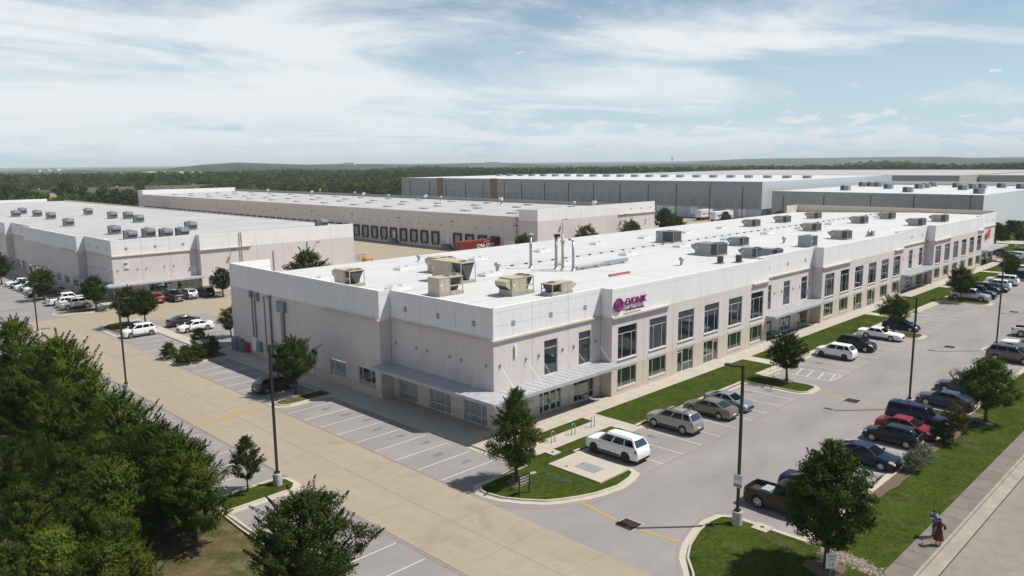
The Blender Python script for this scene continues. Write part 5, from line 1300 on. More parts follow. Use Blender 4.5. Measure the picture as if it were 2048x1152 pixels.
    if steps:
        for xx in (xb-.45, xc+.6):
            q = MB(); q.box(xx-.03, xx+.03, -wt+.06, wt-.06, zr+.055, zr+.085); q.build('roof_bar', 'trim_black', o)
    return o
paint('white', (.72, .72, .71)); paint('silver', (.42, .43, .44), .6, .3); paint('champagne', (.36, .35, .32), .5, .3); paint('sage', (.20, .195, .145), .5, .3)
paint('steel', (.30, .32, .36), .6, .28); paint('navy', (.008, .012, .035)); paint('black', (.008, .008, .010)); paint('red', (.20, .006, .014)); paint('bluegrey', (.055, .065, .08), .5, .3)
paint('charcoal', (.045, .047, .052), .5, .3); paint('brown', (.030, .021, .016), .3, .35); paint('taupe', (.13, .10, .085), .5, .3); paint('deepblue', (.005, .009, .034), .2); paint('offwhite', (.66, .68, .62)); paint('green', (.03, .06, .05), .4, .3)
U, D, Lf, Rt = R(90), R(-90), R(180), R(0)
gi = 'cars parked beside the lawn'; go = 'cars parked along the outer verge'
car('white three-row SUV with black wheels beside the concrete pad', 'bigsuv', 'paint_white', 2.95, -10.75, U, gi, cat='suv', rim='rim_dark', rack=True)
car('pale silver SUV with roof bars next to the lawn', 'suv', 'paint_champagne', 11.15, -10.6, U, gi, cat='suv', rack=True, steps=True)
car('sage green sedan parked nose to the lawn', 'sedan', 'paint_sage', 16.55, -10.85, U, gi)
car('silver-blue coupe facing the aisle beside the green sedan', 'coupe', 'paint_steel', 19.55, -11.0, D, gi)
car('small white boxy SUV past the hatched bay', 'csuv', 'paint_white', 44.4, -10.6, U, gi, cat='suv', rim='rim_dark', extra=dict(zr=1.70, belt=1.10))
car('black compact SUV facing the aisle beside the small white SUV', 'csuv', 'paint_black', 49.8, -10.8, D, gi, cat='suv')
car('long white old-fashioned sedan facing the aisle', 'limo', 'paint_white', 57.75, -10.75, D, gi)
car('dark navy hatchback behind the second island tree', 'prius', 'paint_navy', 64.9, -10.8, D, gi)
car('silver crew-cab pickup by the third island tree', 'pickup', 'paint_silver', 95.0, -11.0, D, gi, 'pickup_truck', 'pickup')
car('navy and tan lifted pickup next to the silver pickup', 'pickup', 'paint_navy', 98.7, -11.0, D, gi, 'pickup_truck', 'pickup', extra=dict(zr=2.05))
car('dark blue-black SUV past the navy pickup', 'suv', 'paint_black', 104.2, -10.9, D, gi, cat='suv', lod=1)
car('dark teal sedan facing the aisle past the black SUV', 'sedan', 'paint_deepblue', 107.1, -11.3, D, gi, lod=1)
car('white SUV tail to the aisle past the teal sedan', 'csuv', 'paint_white', 110.0, -11.2, U, gi, cat='suv', lod=1)
car('large white SUV at the far end of the lawn row', 'bigsuv', 'paint_white', 116.0, -10.7, U, gi, cat='suv', lod=1)
car('brown crew-cab pickup beside the lamp, box in its bed', 'pickup', 'paint_brown', 2.75, -25.0, D, go, 'pickup_truck', 'pickup')
car('dark blue sedan half hidden behind the leafy tree', 'sedan', 'paint_deepblue', 6.35, -25.1, D, go)
car('navy sedan with chrome window trim nosing at the kerb', 'sedan', 'paint_navy', 14.55, -25.25, D, go)
car('black hatchback backed up to the verge', 'hatch', 'paint_black', 20.4, -25.2, U, go)
car('red sedan between the black hatchback and the blue van', 'sedan', 'paint_red', 23.05, -25.3, D, go, extra=dict(L=4.6))
car('dark blue van-bodied truck with roof bars', 'van', 'paint_deepblue', 26.15, -25.35, D, go, cat='van', steps=True)
car('dark blue-grey sedan facing the aisle past the lamp island', 'sedan', 'paint_bluegrey', 33.35, -25.35, U, go)
car('grey sedan behind the tall verge tree', 'sedan', 'paint_charcoal', 39.0, -25.3, U, go)
car('brown-grey SUV at the right edge beside the lamp', 'suv', 'paint_taupe', 55.7, -25.6, D, go, cat='suv', rack=True)
car('off-white old sedan behind the brown-grey SUV', 'limo', 'paint_offwhite', 63.2, -25.5, U, go)
car('white pickup at the right edge behind the off-white sedan', 'pickup', 'paint_white', 71.2, -25.2, D, go, 'pickup_truck', 'pickup')
q = MB(); q.box(-.45, .45, -.3, .3, 0, .35); q.box(-.47, .47, -.32, .32, .351, .42, 0)
tag(q.build('toolbox', mat('box_grey', (.30, .34, .36), .5), None, False, (2.55, -23.55, .87)), 'pale grey box in the brown pickup bed', 'toolbox')
gl = 'cars beside the shaded wall'
pw_ = G(534, 789)
car('dark grey hatchback under the tree on the shaded side', 'hatch', 'paint_charcoal', pw_.x+1.35, pw_.y+.85, Rt, gl)
car('white compact SUV at the kerb of the tan drive', 'csuv', 'paint_white', -7.0, 62.0, Lf, gl, cat='suv', rim='rim_silver')
car('white sedan beside the grey one in the middle stalls', 'sedan', 'paint_white', -.35, 59.7, Lf, gl)
car('dark grey coupe-like sedan behind the white sedan', 'sedan', 'paint_charcoal', .2, 64.6, Rt, gl)
g2 = 'cars in front of the second building'
car('bright red SUV in front of the second building', 'csuv', 'paint_red', 4.45, 87.0, U, g2, cat='suv')
car('grey pickup beside the red SUV', 'pickup', 'paint_charcoal', 7.3, 86.9, U, g2, 'pickup_truck', 'pickup')
rv = car('silver SUV with spare wheel beside the grey pickup', 'csuv', 'paint_silver', 10.1, 87.1, U, g2, cat='suv')
car('black SUV at the right end of the second building row', 'csuv', 'paint_black', 13.0, 87.0, U, g2, cat='suv')
car('green sedan half hidden behind the young tree pair', 'sedan', 'paint_green', 1.6, 87.2, U, g2)
b = MB(); b.cyl((-2.36, 0, .95), (-2.18, 0, .95), .36, n=16); b.build('spare_wheel', 'sign_white', rv)
car('silver boxy off-roader nearest in the side row', 'boxy', 'paint_silver', -6.5, 90.9, Lf, g2, cat='suv')
car('white crossover beside the boxy off-roader', 'csuv', 'paint_white', -6.4, 93.7, Rt, g2, cat='suv', lod=1)
car('white pickup with red tail lights in the side row', 'pickup', 'paint_white', -6.2, 96.9, Rt, g2, 'pickup_truck', 'pickup', lod=1)
car('black pickup behind the white pickup', 'pickup', 'paint_black', -5.6, 100.2, Rt, g2, 'pickup_truck', 'pickup', lod=1)
row = [('black pickup just past the small island', 'pickup', 'black', 108.6), ('dark blue sedan past the black pickup', 'sedan', 'deepblue', 111.6), ('white SUV in the middle of the far left row', 'csuv', 'white', 114.4), ('dark green SUV past the white SUV at far left', 'csuv', 'green', 117.3),
       ('white sedan, third from the far left end', 'sedan', 'white', 120.0), ('black sedan, second from the far left end', 'sedan', 'black', 123.0), ('white sedan at the far left end of the row', 'sedan', 'white', 126.4)]
for lab, k, c, y in row: car(lab, k, 'paint_'+c, -6.3, y, Lf, g2, 'pickup_truck' if k == 'pickup' else 'parked_car', 'pickup' if k == 'pickup' else 'car', lod=1)
gf = 'cars at the far end beyond the building'
for lab, k, c, px, py, rz in [('dark car just beyond the far canopy', 'sedan', 'charcoal', 1999, 510, U), ('dark blue sedan seen head-on beyond the building end', 'sedan', 'bluegrey', 2016, 516, R(-110)), ('white SUV seen head-on at the far right edge', 'csuv', 'white', 2042, 519, R(-110)),
                              ('silver car cut by the right edge beside the far lawn', 'sedan', 'silver', 2051, 500, R(-110)), ('white car at right edge behind the large white SUV', 'sedan', 'white', 2046, 545, R(-100)), ('dark car at right edge beyond the small tree', 'sedan', 'navy', 2040, 556, R(-100))]:
    p = G(px, py); car(lab, k, 'paint_'+c, p.x, p.y, rz, gf, lod=1)
# ================================================================== TREES
def leaf_mat(name, c1, c2, c3, trans=.35):
    m = bpy.data.materials.new(name); m.use_nodes = True; t = m.node_tree; L = t.links.new
    t.nodes.remove(t.nodes['Principled BSDF']); out = t.nodes['Material Output']
    g = N(t, 'ShaderNodeNewGeometry'); oi = N(t, 'ShaderNodeObjectInfo')
    x = N(t, 'ShaderNodeMix', data_type='RGBA'); L(g.outputs['Random Per Island'], x.inputs['Factor']); x.inputs['A'].default_value = (*c1, 1); x.inputs['B'].default_value = (*c2, 1)
    tc = N(t, 'ShaderNodeNewGeometry'); n = N(t, 'ShaderNodeTexNoise', i_Scale=.55, i_Detail=2.0); L(tc.outputs['Position'], n.inputs['Vector'])
    r = N(t, 'ShaderNodeMapRange'); L(n.outputs['Fac'], r.inputs['Value']); r.inputs['From Min'].default_value = .42; r.inputs['From Max'].default_value = .68; r.inputs['To Max'].default_value = .8
    y = N(t, 'ShaderNodeMix', data_type='RGBA'); L(r.outputs[0], y.inputs['Factor']); L(x.outputs['Result'], y.inputs['A']); y.inputs['B'].default_value = (*c3, 1)
    hs = N(t, 'ShaderNodeHueSaturation'); L(y.outputs['Result'], hs.inputs['Color'])
    r2 = N(t, 'ShaderNodeMapRange'); L(oi.outputs['Random'], r2.inputs['Value']); r2.inputs['To Min'].default_value = .62; r2.inputs['To Max'].default_value = 1.30; L(r2.outputs[0], hs.inputs['Value'])
    d = N(t, 'ShaderNodeBsdfDiffuse'); L(hs.outputs[0], d.inputs['Color']); tr = N(t, 'ShaderNodeBsdfTranslucent'); L(hs.outputs[0], tr.inputs['Color'])
    mx = N(t, 'ShaderNodeMixShader', i_0=trans); L(d.outputs[0], mx.inputs[1]); L(tr.outputs[0], mx.inputs[2])
    gl = N(t, 'ShaderNodeBsdfGlossy', i_Roughness=.5); gl.inputs['Color'].default_value = (.4, .45, .3, 1)
    m2 = N(t, 'ShaderNodeMixShader', i_0=.025); L(mx.outputs[0], m2.inputs[1]); L(gl.outputs[0], m2.inputs[2]); L(m2.outputs[0], out.inputs['Surface'])
    MAT[name] = m
leaf_mat('leaf_oak', (.024, .042, .006), (.052, .076, .011), (.070, .090, .014))
leaf_mat('leaf_maple', (.028, .054, .006), (.062, .100, .013), (.046, .078, .010))
leaf_mat('leaf_elm', (.026, .048, .006), (.066, .098, .012), (.098, .122, .015))
leaf_mat('leaf_bright', (.062, .098, .012), (.115, .158, .020), (.14, .16, .024))
leaf_mat('leaf_bronze', (.055, .052, .018), (.10, .085, .032), (.065, .072, .022))
leaf_mat('leaf_sage', (.13, .15, .09), (.22, .24, .155), (.17, .185, .11))
leaf_mat('leaf_far', (.026, .046, .010), (.056, .082, .016), (.082, .100, .020), .25)
mat('bark', (.085, .068, .052), .95, var=.3, vscale=6, bump=.8, bscale=12)
def quads_mesh(name, P, U_, V_, m):
    """P centres, U_/V_ half axes (n,3): one small diamond-ish quad each"""
    n = len(P); v = np.empty((n, 4, 3), np.float32)
    v[:, 0] = P-U_; v[:, 1] = P-V_*.9+U_*.1; v[:, 2] = P+U_; v[:, 3] = P+V_*.9+U_*.1
    me = bpy.data.meshes.new(name); me.vertices.add(4*n); me.vertices.foreach_set('co', v.ravel())
    me.loops.add(4*n); me.loops.foreach_set('vertex_index', np.arange(4*n, dtype=np.int32))
    me.polygons.add(n); me.polygons.foreach_set('loop_start', np.arange(0, 4*n, 4, dtype=np.int32)); me.polygons.foreach_set('loop_total', np.full(n, 4, np.int32))
    me.materials.append(MAT[m]); me.update(); me.validate(); return me
def crown_env(kind, t):
    if kind == 'cone': return (t/.22)**.6 if t < .22 else max(0, 1-((t-.22)/.78)**1.6)**.85
    if kind == 'oval': return max(0.0, math.sin(math.pi*(.06+.90*t)**.85))**.75
    if kind == 'broad': return (t/.35)**.5 if t < .35 else max(0, 1-((t-.35)/.65)**2.2)**.7
    return max(0, 1-t**2.2)**.5                      # mound
def make_tree(seed, H, Wc, base, env, leaf, nclus, nleaf, lm, shoots=.25, trunk=.11, ragged=.35, spread=.30):
    rs = np.random.RandomState(seed); rnd = random.Random(seed)
    Rr = Wc/2; Hc = H-base
    ph = rs.rand(6)*6.28
    C = []; D = []
    while len(C) < nclus:
        t = rs.rand()**.9; r = crown_env(env, t)
        a = rs.rand()*6.283
        lump = 1-ragged+ragged*(.5+.5*math.sin(3*a+ph[0]+5*t)*math.cos(2*a+ph[1]-7*t))+ragged*.5*math.sin(7*a+ph[2]+9*t)
        rr = Rr*r*lump*(rs.rand()**.42)
        if rs.rand() > .25+.75*r: continue
        p = np.array([rr*math.cos(a), rr*math.sin(a), base+Hc*t]); C.append(p)
        d = np.array([math.cos(a)*.7, math.sin(a)*.7, .35+.7*rs.rand()]); D.append(d/np.linalg.norm(d))
    C = np.array(C); D = np.array(D)
    crad = spread*(Wc/4.2)*(.65+.7*rs.rand(nclus))
    idx = np.repeat(np.arange(nclus), nleaf); n = len(idx)
    shoot = (rs.rand(nclus) < shoots)[idx]
    dv = rs.randn(n, 3); dv /= np.linalg.norm(dv, axis=1)[:, None]
    off = dv*(rs.rand(n)**.45)[:, None]*crad[idx][:, None]*np.array([1.15, 1.15, .72])
    k1 = rs.rand(n)                                                   # shoots: leaves strung along a twig
    tw = D[idx]*((k1*2.0-.4)*crad[idx]*1.0)[:, None]+dv*(crad[idx]*.24*(1.15-k1))[:, None]
    off = np.where(shoot[:, None], tw, off)
    P = C[idx]+off
    P[:, 2] = np.maximum(P[:, 2], base*.72)
    out_ = P-np.array([0, 0, base+Hc*.35]); out_ /= np.linalg.norm(out_, axis=1)[:, None]+1e-6
    nrm = off/(np.linalg.norm(off, axis=1)[:, None]+1e-6)*.9+out_*.45+rs.randn(n, 3)*.42+np.array([0, 0, .25]); nrm /= np.linalg.norm(nrm, axis=1)[:, None]
    q = rs.randn(n, 3); U_ = np.cross(nrm, q); U_ /= np.linalg.norm(U_, axis=1)[:, None]; V_ = np.cross(nrm, U_)
    sz = (leaf*(.7+.6*rs.rand(n)))[:, None]
    crown = quads_mesh('crown', P.astype(np.float32), U_*sz, V_*sz*.55, lm)
    b = MB(); lean = (rnd.uniform(-.12, .12), rnd.uniform(-.12, .12))
    tp = [(lean[0]*k*k*.2, lean[1]*k*k*.2, H*.80*k/5) for k in range(6)]
    b.tube(tp, [trunk*1.35, trunk, trunk*.85, trunk*.65, trunk*.42, trunk*.15], 8)
    for k in range(9):
        f = rnd.uniform(.28, .8); z = base*.85+(H*.75-base*.85)*f*.8; a = rnd.uniform(0, 6.28); rr = Rr*crown_env(env, min(.95, max(.05, (z+.6-base)/Hc)))*.8
        kx = z/(H*.8)*5; ox, oy = lean[0]*kx*kx*.2, lean[1]*kx*kx*.2
        b.tube([(ox, oy, z-.1), (ox+rr*.35*math.cos(a), oy+rr*.35*math.sin(a), z+.25), (ox+rr*math.cos(a), oy+rr*math.sin(a), z+.75)], [trunk*.42, trunk*.28, trunk*.1], 6)
    return crown, b.mesh('trunk', 'bark', True)
TREES = dict(
 oak=make_tree(1, 6.8, 4.2, 1.25, 'cone', .062, 230, 150, 'leaf_oak', .20, .12, .28, .40),
 oak2=make_tree(2, 5.0, 4.1, 1.45, 'oval', .064, 180, 135, 'leaf_oak', .25, .11, .28, .42),
 oak3=make_tree(3, 4.8, 4.3, 1.35, 'broad', .064, 175, 135, 'leaf_oak', .30, .10, .32, .42),
 maple=make_tree(4, 7.0, 4.9, 1.55, 'oval', .078, 270, 125, 'leaf_maple', .20, .14, .28, .38),
 maple2=make_tree(5, 6.0, 5.3, 1.5, 'oval', .082, 230, 125, 'leaf_maple', .22, .13, .35, .40),
 elm=make_tree(6, 6.6, 6.4, 1.1, 'broad', .066, 330, 170, 'leaf_elm', .40, .16, .36, .33),
 elm2=make_tree(7, 7.2, 5.6, 1.4, 'oval', .066, 290, 165, 'leaf_elm', .40, .15, .40, .35),
 elm3=make_tree(8, 6.0, 6.6, .7, 'mound', .066, 280, 160, 'leaf_elm', .36, .15, .40, .34),
 scrub=make_tree(9, 4.2, 5.0, .3, 'mound', .066, 190, 140, 'leaf_bright', .36, .08, .42, .38),
 young=make_tree(10, 4.0, 2.6, .95, 'cone', .052, 130, 105, 'leaf_oak', .3, .05, .28, .46),
 bronze=make_tree(11, 3.4, 2.5, .6, 'oval', .06, 95, 100, 'leaf_bronze', .4, .05, .35, .5),
 sage=make_tree(12, 1.5, 1.8, .1, 'mound', .036, 100, 100, 'leaf_sage', .3, .03, .25, .5),
 bush=make_tree(13, 2.0, 2.4, .15, 'mound', .05, 120, 110, 'leaf_oak', .3, .03, .3, .5),
 bush2=make_tree(14, 2.3, 2.1, .1, 'oval', .05, 100, 110, 'leaf_elm', .35, .03, .3, .55),
 big=make_tree(15, 11, 10, 2.0, 'broad', .20, 110, 95, 'leaf_far', .15, .25, .45, .40),
 big2=make_tree(16, 12, 9, 2.0, 'oval', .20, 110, 95, 'leaf_far', .15, .25, .45, .40),
 bigb=make_tree(17, 10, 9, 1.6, 'broad', .20, 100, 95, 'leaf_bright', .15, .25, .45, .40))
def tree(label, kind, x, y, s=1.0, rz=0.0, z=.10, sz=None, group=None, name='tree', cat='tree'):
    o = thing(name, label, cat, (x, y, z), rz, group); o.scale = (s, s, sz or s)
    cr, tr = TREES[kind]
    link('crown' if cat == 'tree' else 'foliage', cr, o); link('trunk' if cat == 'tree' else 'stem', tr, o); return o
p = G(1033, 966); tree('tall conical oak by the directory sign on the corner island', 'oak', p.x, p.y, 1.0, 1.0)
p = G(1573, 764); tree('oak on the kerb island left of the hatched bay', 'oak2', p.x, p.y, 1.0, .3, group='trees on the lawn-side islands')
p = G(1787, 666); tree('oak on the island beside the long white sedan', 'oak3', p.x, p.y, 1.02, 2.0, group='trees on the lawn-side islands')
p = G(1921, 604); tree('oak on the island beside the silver pickup', 'oak3', p.x, p.y, 1.12, 4.1, group='trees on the lawn-side islands')
tree('farthest small oak along the lawn stalls', 'oak2', 122.5, -10.3, .95, 1.2, group='trees on the lawn-side islands')
p = G(1651, 1139); tree('leafy maple on the near grass island, above the stones', 'maple', p.x, p.y, 1.03, .7)
p = G(1970, 846); tree('broad maple on the verge at the right edge', 'maple2', p.x, p.y, .93, 2.6)
p = G(1905, 889); tree('bronze-leaved shrubby tree on the verge by the red car', 'bronze', p.x, p.y, .95, 0, name='small_tree')
p = G(591, 789); tree('round oak over the dark hatchback on the shaded side', 'oak3', p.x, p.y, 1.17, 5.0)
p = G(496, 986); tree('slim young tree beside the lamp on the left island', 'young', p.x, p.y, 1.0, .4)
p = G(608, 988, 6.2); tree('wide elm in the foreground at the bottom edge', 'elm', p.x, p.y, 1.03, .5, 0, .94)
p = G(392, 1094); tree('dark elm with bare ground under it, left of the wide one', 'elm2', p.x, p.y, .83, 1.7, 0)
wd = [(22, 606, 6.3, 'elm2'), (112, 668, 6.6, 'elm3'), (60, 690, 6.2, 'elm'), (172, 728, 5.2, 'elm2'), (140, 770, 6.0, 'elm'), (230, 772, 5.4, 'elm3'), (312, 806, 5.0, 'elm2'), (345, 856, 5.4, 'elm'), (285, 838, 6.0, 'elm3'),
      (195, 835, 6.5, 'elm2'), (85, 790, 6.2, 'elm3'), (15, 740, 6.4, 'elm'), (20, 850, 6.4, 'elm2'), (115, 880, 5.8, 'elm'), (215, 900, 6.2, 'elm3'), (268, 925, 5.2, 'elm2'), (40, 960, 5.2, 'elm3'), (150, 975, 5.6, 'elm2'), (215, 1000, 4.8, 'elm'),
      (95, 1050, 4.6, 'scrub'), (200, 1075, 4.4, 'scrub'), (20, 1060, 5.0, 'elm'), (262, 1085, 3.4, 'scrub'), (130, 1110, 3.6, 'scrub')]
for k, (px, py, h, kd) in enumerate(wd):
    p = G(px, py, h)
    if p.x > -26.2: p = PX(px, py, -26.2); h = max(4.0, min(p.z, 10.5))
    H0 = {'elm': 6.6, 'elm2': 7.2, 'elm3': 6.0, 'scrub': 4.2}[kd]; s = h/H0
    lab = f'{"bright scrubby tree" if kd == "scrub" else "dark elm"} in the left thicket, {ORD[k]} counting down from its top'
    tree(lab, kd, p.x, p.y, s*(.74+.16*((k*7) % 3)/2), k*1.37, 0, s*(.84+.05*((k*5) % 3)), group='trees of the left thicket')
# trees by the second building
for lab, kd, px, py, s, rz, up in [('dark oak on the island beside the boxy off-roader', 'oak2', 193, 621, 1.08, .2, 0), ('oak over the black pickup on the small far island', 'oak3', 88, 601, 1.1, 1.1, 0), ('left one of the tree pair behind the white compact SUV', 'oak2', 259, 655, 1.12, 2.2, 0),
                            ('right one of the tree pair behind the white compact SUV', 'oak2', 291, 648, .98, 3.3, 0), ('oak at the right end of the second building row of cars', 'oak2', 446, 594, .98, 4.2, 0), ('tree at the left edge beside the second building', 'oak3', 4, 570, 1.2, .9, 0)]:
    p = G(px, py); tree(lab, kd, p.x, p.y, s, rz)
p = PX(449, 640, .4); tree('low round tree tucked behind the shaded wall corner', 'oak2', 1.2, 52.0, .80, 1.9, 0)
p = PY(611, 503, 62); tree('round oak between the two near buildings', 'oak2', p.x, 62, max(.8, p.z/5.0), 2.9, 0)
for k, (px, py, yy, lab) in enumerate([(1048, 468, 77.2, 'dark tree at the near corner of the dock warehouse'), (1173, 452, 75, 'left of two round trees along the dock warehouse end'), (1262, 440, 75, 'right of two round trees along the dock warehouse end'), (1330, 419, 82, 'tall tree left of the delivery trailers'), (1356, 433, 82, 'smaller tree just left of the delivery trailers'), (1452, 424, 88, 'small tree in front of the second delivery trailer'), (1560, 421, 82, 'small tree before the grey warehouse wall')]):
    p = PY(px, py, yy); h = max(2.5, min(p.z, 9)); tree(lab, 'oak2' if k % 2 else 'oak3', p.x, yy, h/4.9, k*1.1, 0)
p = G(1991, 492); tree('dark tree just past the far end of the front building', 'maple2', p.x, p.y, 1.0, 1.0, 0)
for k, (px, py, s) in enumerate([(2020, 468, .9), (2035, 462, .7), (2040, 480, .55), (2010, 482, .5)]):
    p = G(px, py); tree(f'bush on the far right slope, {ORD[k]} from its left', 'bush', p.x, p.y, s*2.2, k*2.0, 0, name='bush', cat='bush')
# shrubs
for lab, kd, px, py, s in [('left of two grey-green sage shrubs on the mulch bed', 'sage', 1823, 944, 1.05), ('right of two grey-green sage shrubs on the mulch bed', 'sage', 1844, 926, 1.0), ('dark green shrub at the verge behind the black hatchback', 'bush', 1880, 886, .8)]:
    p = G(px, py); tree(lab, kd, p.x, p.y, s, s*9, .1, name='shrub', cat='shrub')
for lab, kd, px, py, s in [('left shrub around the green transformer box', 'bush', 340, 718, .92), ('front shrub before the green transformer box', 'bush', 372, 728, 1.0), ('middle shrub in front of the transformer box', 'bush', 392, 724, .95), ('tall shrub behind the green transformer box', 'bush2', 402, 700, 1.15), ('dark shrub right of the green transformer box', 'bush2', 425, 712, 1.0)]:
    p = G(px, py); tree(lab, kd, p.x, p.y, s, px*.1, .1, name='shrub', cat='shrub')
# mid-distance trees that stand out
for k, (px, py, h, kd, s) in enumerate([(130, 362, 13, 'big', 1.2), (165, 372, 12, 'big2', 1.1), (205, 372, 12, 'big', 1.1), (232, 376, 11, 'big2', 1.15), (256, 377, 12, 'big', 1.2), (268, 386, 10, 'big2', 1.0), (150, 388, 10, 'bigb', 1.1), (128, 388, 9, 'bigb', 1.0), (45, 377, 10, 'big', 1.1), (190, 392, 9, 'big2', .9), (218, 394, 8, 'big', .9), (70, 382, 9, 'big2', .9), (15, 368, 11, 'big', 1.2), (270, 345, 15, 'big', 1.3), (300, 348, 14, 'big2', 1.3), (370, 352, 13, 'big', 1.2), (2030, 352, 13, 'big', 1.0)]):
    d = ray(px, py); 
    dist = {0: 420, 1: 400, 2: 390, 3: 385, 4: 380, 5: 370, 6: 345, 7: 350, 8: 400, 9: 370, 10: 365, 11: 390, 12: 430, 13: 640, 14: 640, 15: 600, 16: 560}[k]
    p = CAM+d*dist; hh = {'big': 11, 'big2': 12, 'bigb': 10}[kd]; sc = max(.6, p.z/hh)
    tree(f'{"yellow-green" if kd == "bigb" else "large dark"} tree beyond the left roofs, {ORD[k]} of those standing out' if px < 300 else f'tree crown standing above the woodland {"near the quarry" if px < 400 else "behind the far sheds"}, {ORD[k]}', kd, p.x, p.y, sc, k*1.3, 0, group='large trees beyond the roofs')
# distant woodland: one uncountable mass, instanced crowns
def woodland():
    rs = np.random.RandomState(77); pts = []; sc = []; rot = []; kd = []
    foot = [(-5, 150, 60, 345), (200, 370, 60, 330), (215, 345, 0, 100), (395, 650, -20, 310)]
    while len(pts) < 7800:
        d = 330*(2300/330)**(rs.rand()**.85); a = CYAW+(rs.rand()-.5)*R(84)
        x, y = CAM.x+d*math.cos(a), CAM.y+d*math.sin(a)
        if any(f[0]-8 < x < f[1]+8 and f[2]-8 < y < f[3]+8 for f in foot): continue
        if x < 400 and y < 340 and not (x < -30 and y > 60): continue
        if abs(x-150) < 130 and 425 < y < 500 and rs.rand() < .85: continue
        if rs.rand() < .12: continue
        pts.append((x, y, hill(x, y))); sc.append(.55+.45*rs.rand()+(d > 900)*.35); rot.append(rs.rand()*6.28); kd.append(int(rs.rand()*6))
    me = bpy.data.meshes.new('woodland'); me.from_pydata(pts, [], [])
    for nm, typ, data in (('sc', 'FLOAT', sc), ('rot', 'FLOAT', rot), ('kd', 'INT', kd)):
        at = me.attributes.new(nm, typ, 'POINT'); at.data.foreach_set('value', data)
    o = link('woodland', me); tag(o, 'dense green woodland stretching to the hills behind the warehouses', 'woodland', None, 'stuff')
    pc = bpy.data.collections.new('crown_shapes')
    for i in range(6):
        cr, tr = make_tree(100+i, 10+rs.rand()*3, 10.5+rs.rand()*3, .6, ['broad', 'oval', 'mound'][i % 3], .50, 34, 34, 'leaf_far' if i < 5 else 'leaf_bright', .08, .25, .4, .42)
        ob = bpy.data.objects.new('crown_shape', cr); pc.objects.link(ob)
    ng = bpy.data.node_groups.new('scatter', 'GeometryNodeTree')
    ng.interface.new_socket('Geometry', in_out='INPUT', socket_type='NodeSocketGeometry'); ng.interface.new_socket('Geometry', in_out='OUTPUT', socket_type='NodeSocketGeometry')
    L = ng.links.new; gi_ = ng.nodes.new('NodeGroupInput'); go_ = ng.nodes.new('NodeGroupOutput')
    ci = ng.nodes.new('GeometryNodeCollectionInfo'); ci.inputs['Collection'].default_value = pc; ci.inputs['Separate Children'].default_value = True; ci.inputs['Reset Children'].default_value = True
    ip = ng.nodes.new('GeometryNodeInstanceOnPoints'); ip.inputs['Pick Instance'].default_value = True
    def attr(nm, typ):
        a = ng.nodes.new('GeometryNodeInputNamedAttribute'); a.data_type = typ; a.inputs['Name'].default_value = nm; return a.outputs['Attribute']
    cb = ng.nodes.new('ShaderNodeCombineXYZ'); L(attr('rot', 'FLOAT'), cb.inputs['Z'])
    L(gi_.outputs[0], ip.inputs['Points']); L(ci.outputs[0], ip.inputs['Instance']); L(attr('kd', 'INT'), ip.inputs['Instance Index']); L(cb.outputs[0], ip.inputs['Rotation']); L(attr('sc', 'FLOAT'), ip.inputs['Scale'])
    L(ip.outputs[0], go_.inputs[0])
    md = o.modifiers.new('scatter', 'NODES'); md.node_group = ng
woodland()
# quarry scars, distant buildings and a water tower
def quarry(px, py, w, h, dist, seed):
    d = ray(px, py); d = Vector((d.x, d.y, 0)).normalized(); c = CAM+d*dist; n = Vector((-d.y, d.x, 0)); rs = np.random.RandomState(seed); b = MB(); g = []
    for i in range(15):
        row = []
        for j in range(7):
            u = (i/14-.5)*w; v = (j/6-.5)*w*.5; e = math.sin(math.pi*i/14)**.6*math.sin(math.pi*j/6)**.6
            q = c+n*u+d*v; row.append(b.p(q.x, q.y, hill(q.x, q.y)-1+e*h*(.6+.6*rs.rand())))
        g.append(row)
    for i in range(14):
        for j in range(6): b.f.append([g[i][j], g[i+1][j], g[i+1][j+1], g[i][j+1]]); b.m.append(0)
    struct(b.build('quarry_mound', mat('quarry_stone', (.33, .275, .22), .95, var=.25, vscale=.03, coords='World')))
quarry(345, 338, 270, 26, 2450, 1); quarry(245, 343, 150, 20, 2250, 2); quarry(198, 344, 70, 18, 2200, 3); quarry(300, 342, 160, 16, 2350, 4)
mat('far_white', (.55, .54, .52), .8)
for k, (px, py, w, h) in enumerate([(948, 327, 60, 14), (965, 325, 45, 22), (978, 324, 40, 26), (992, 324, 45, 24), (1008, 326, 60, 12), (1225, 325, 50, 10), (1410, 322, 60, 10), (1570, 321, 70, 12), (1650, 322, 50, 10), (1810, 320, 60, 12), (1830, 321, 40, 10), (72, 340, 45, 10), (88, 341, 60, 9), (110, 340, 40, 9), (700, 329, 50, 9)]):
    d = ray(px, py); d = Vector((d.x, d.y, 0)).normalized(); c = CAM+d*4300; z = hill(c.x, c.y)
    o = thing('distant_building', f'tiny pale building on the far horizon, {ORD[k]} of those scattered there', 'building', (c.x, c.y, z-2), CYAW, 'buildings on the horizon')
    b = MB(); b.box(-15, 15, -w/2, w/2, 0, h+2); b.build('wall', 'far_white', o); b = MB(); b.box(-15.5, 15.5, -w/2-.5, w/2+.5, h+2.01, h+3); b.build('roof', 'shed_roof', o)
d = ray(1344, 330); d = Vector((d.x, d.y, 0)).normalized(); c = CAM+d*4000; o = thing('water_tower', 'dark water tower standing on the right horizon', 'water tower', (c.x, c.y, hill(c.x, c.y))); o.scale = (.6, .6, .62)
b = MB(); b.cyl((0, 0, 0), (0, 0, 40), 3, 2.5, 10); b.build('stem', 'shed_roof', o); b = MB(); b.lathe([(3, 36), (10, 42), (11, 47), (8, 52), (.1, 54)], (0, 0, 0), 16); b.build('tank', 'shed_roof', o)
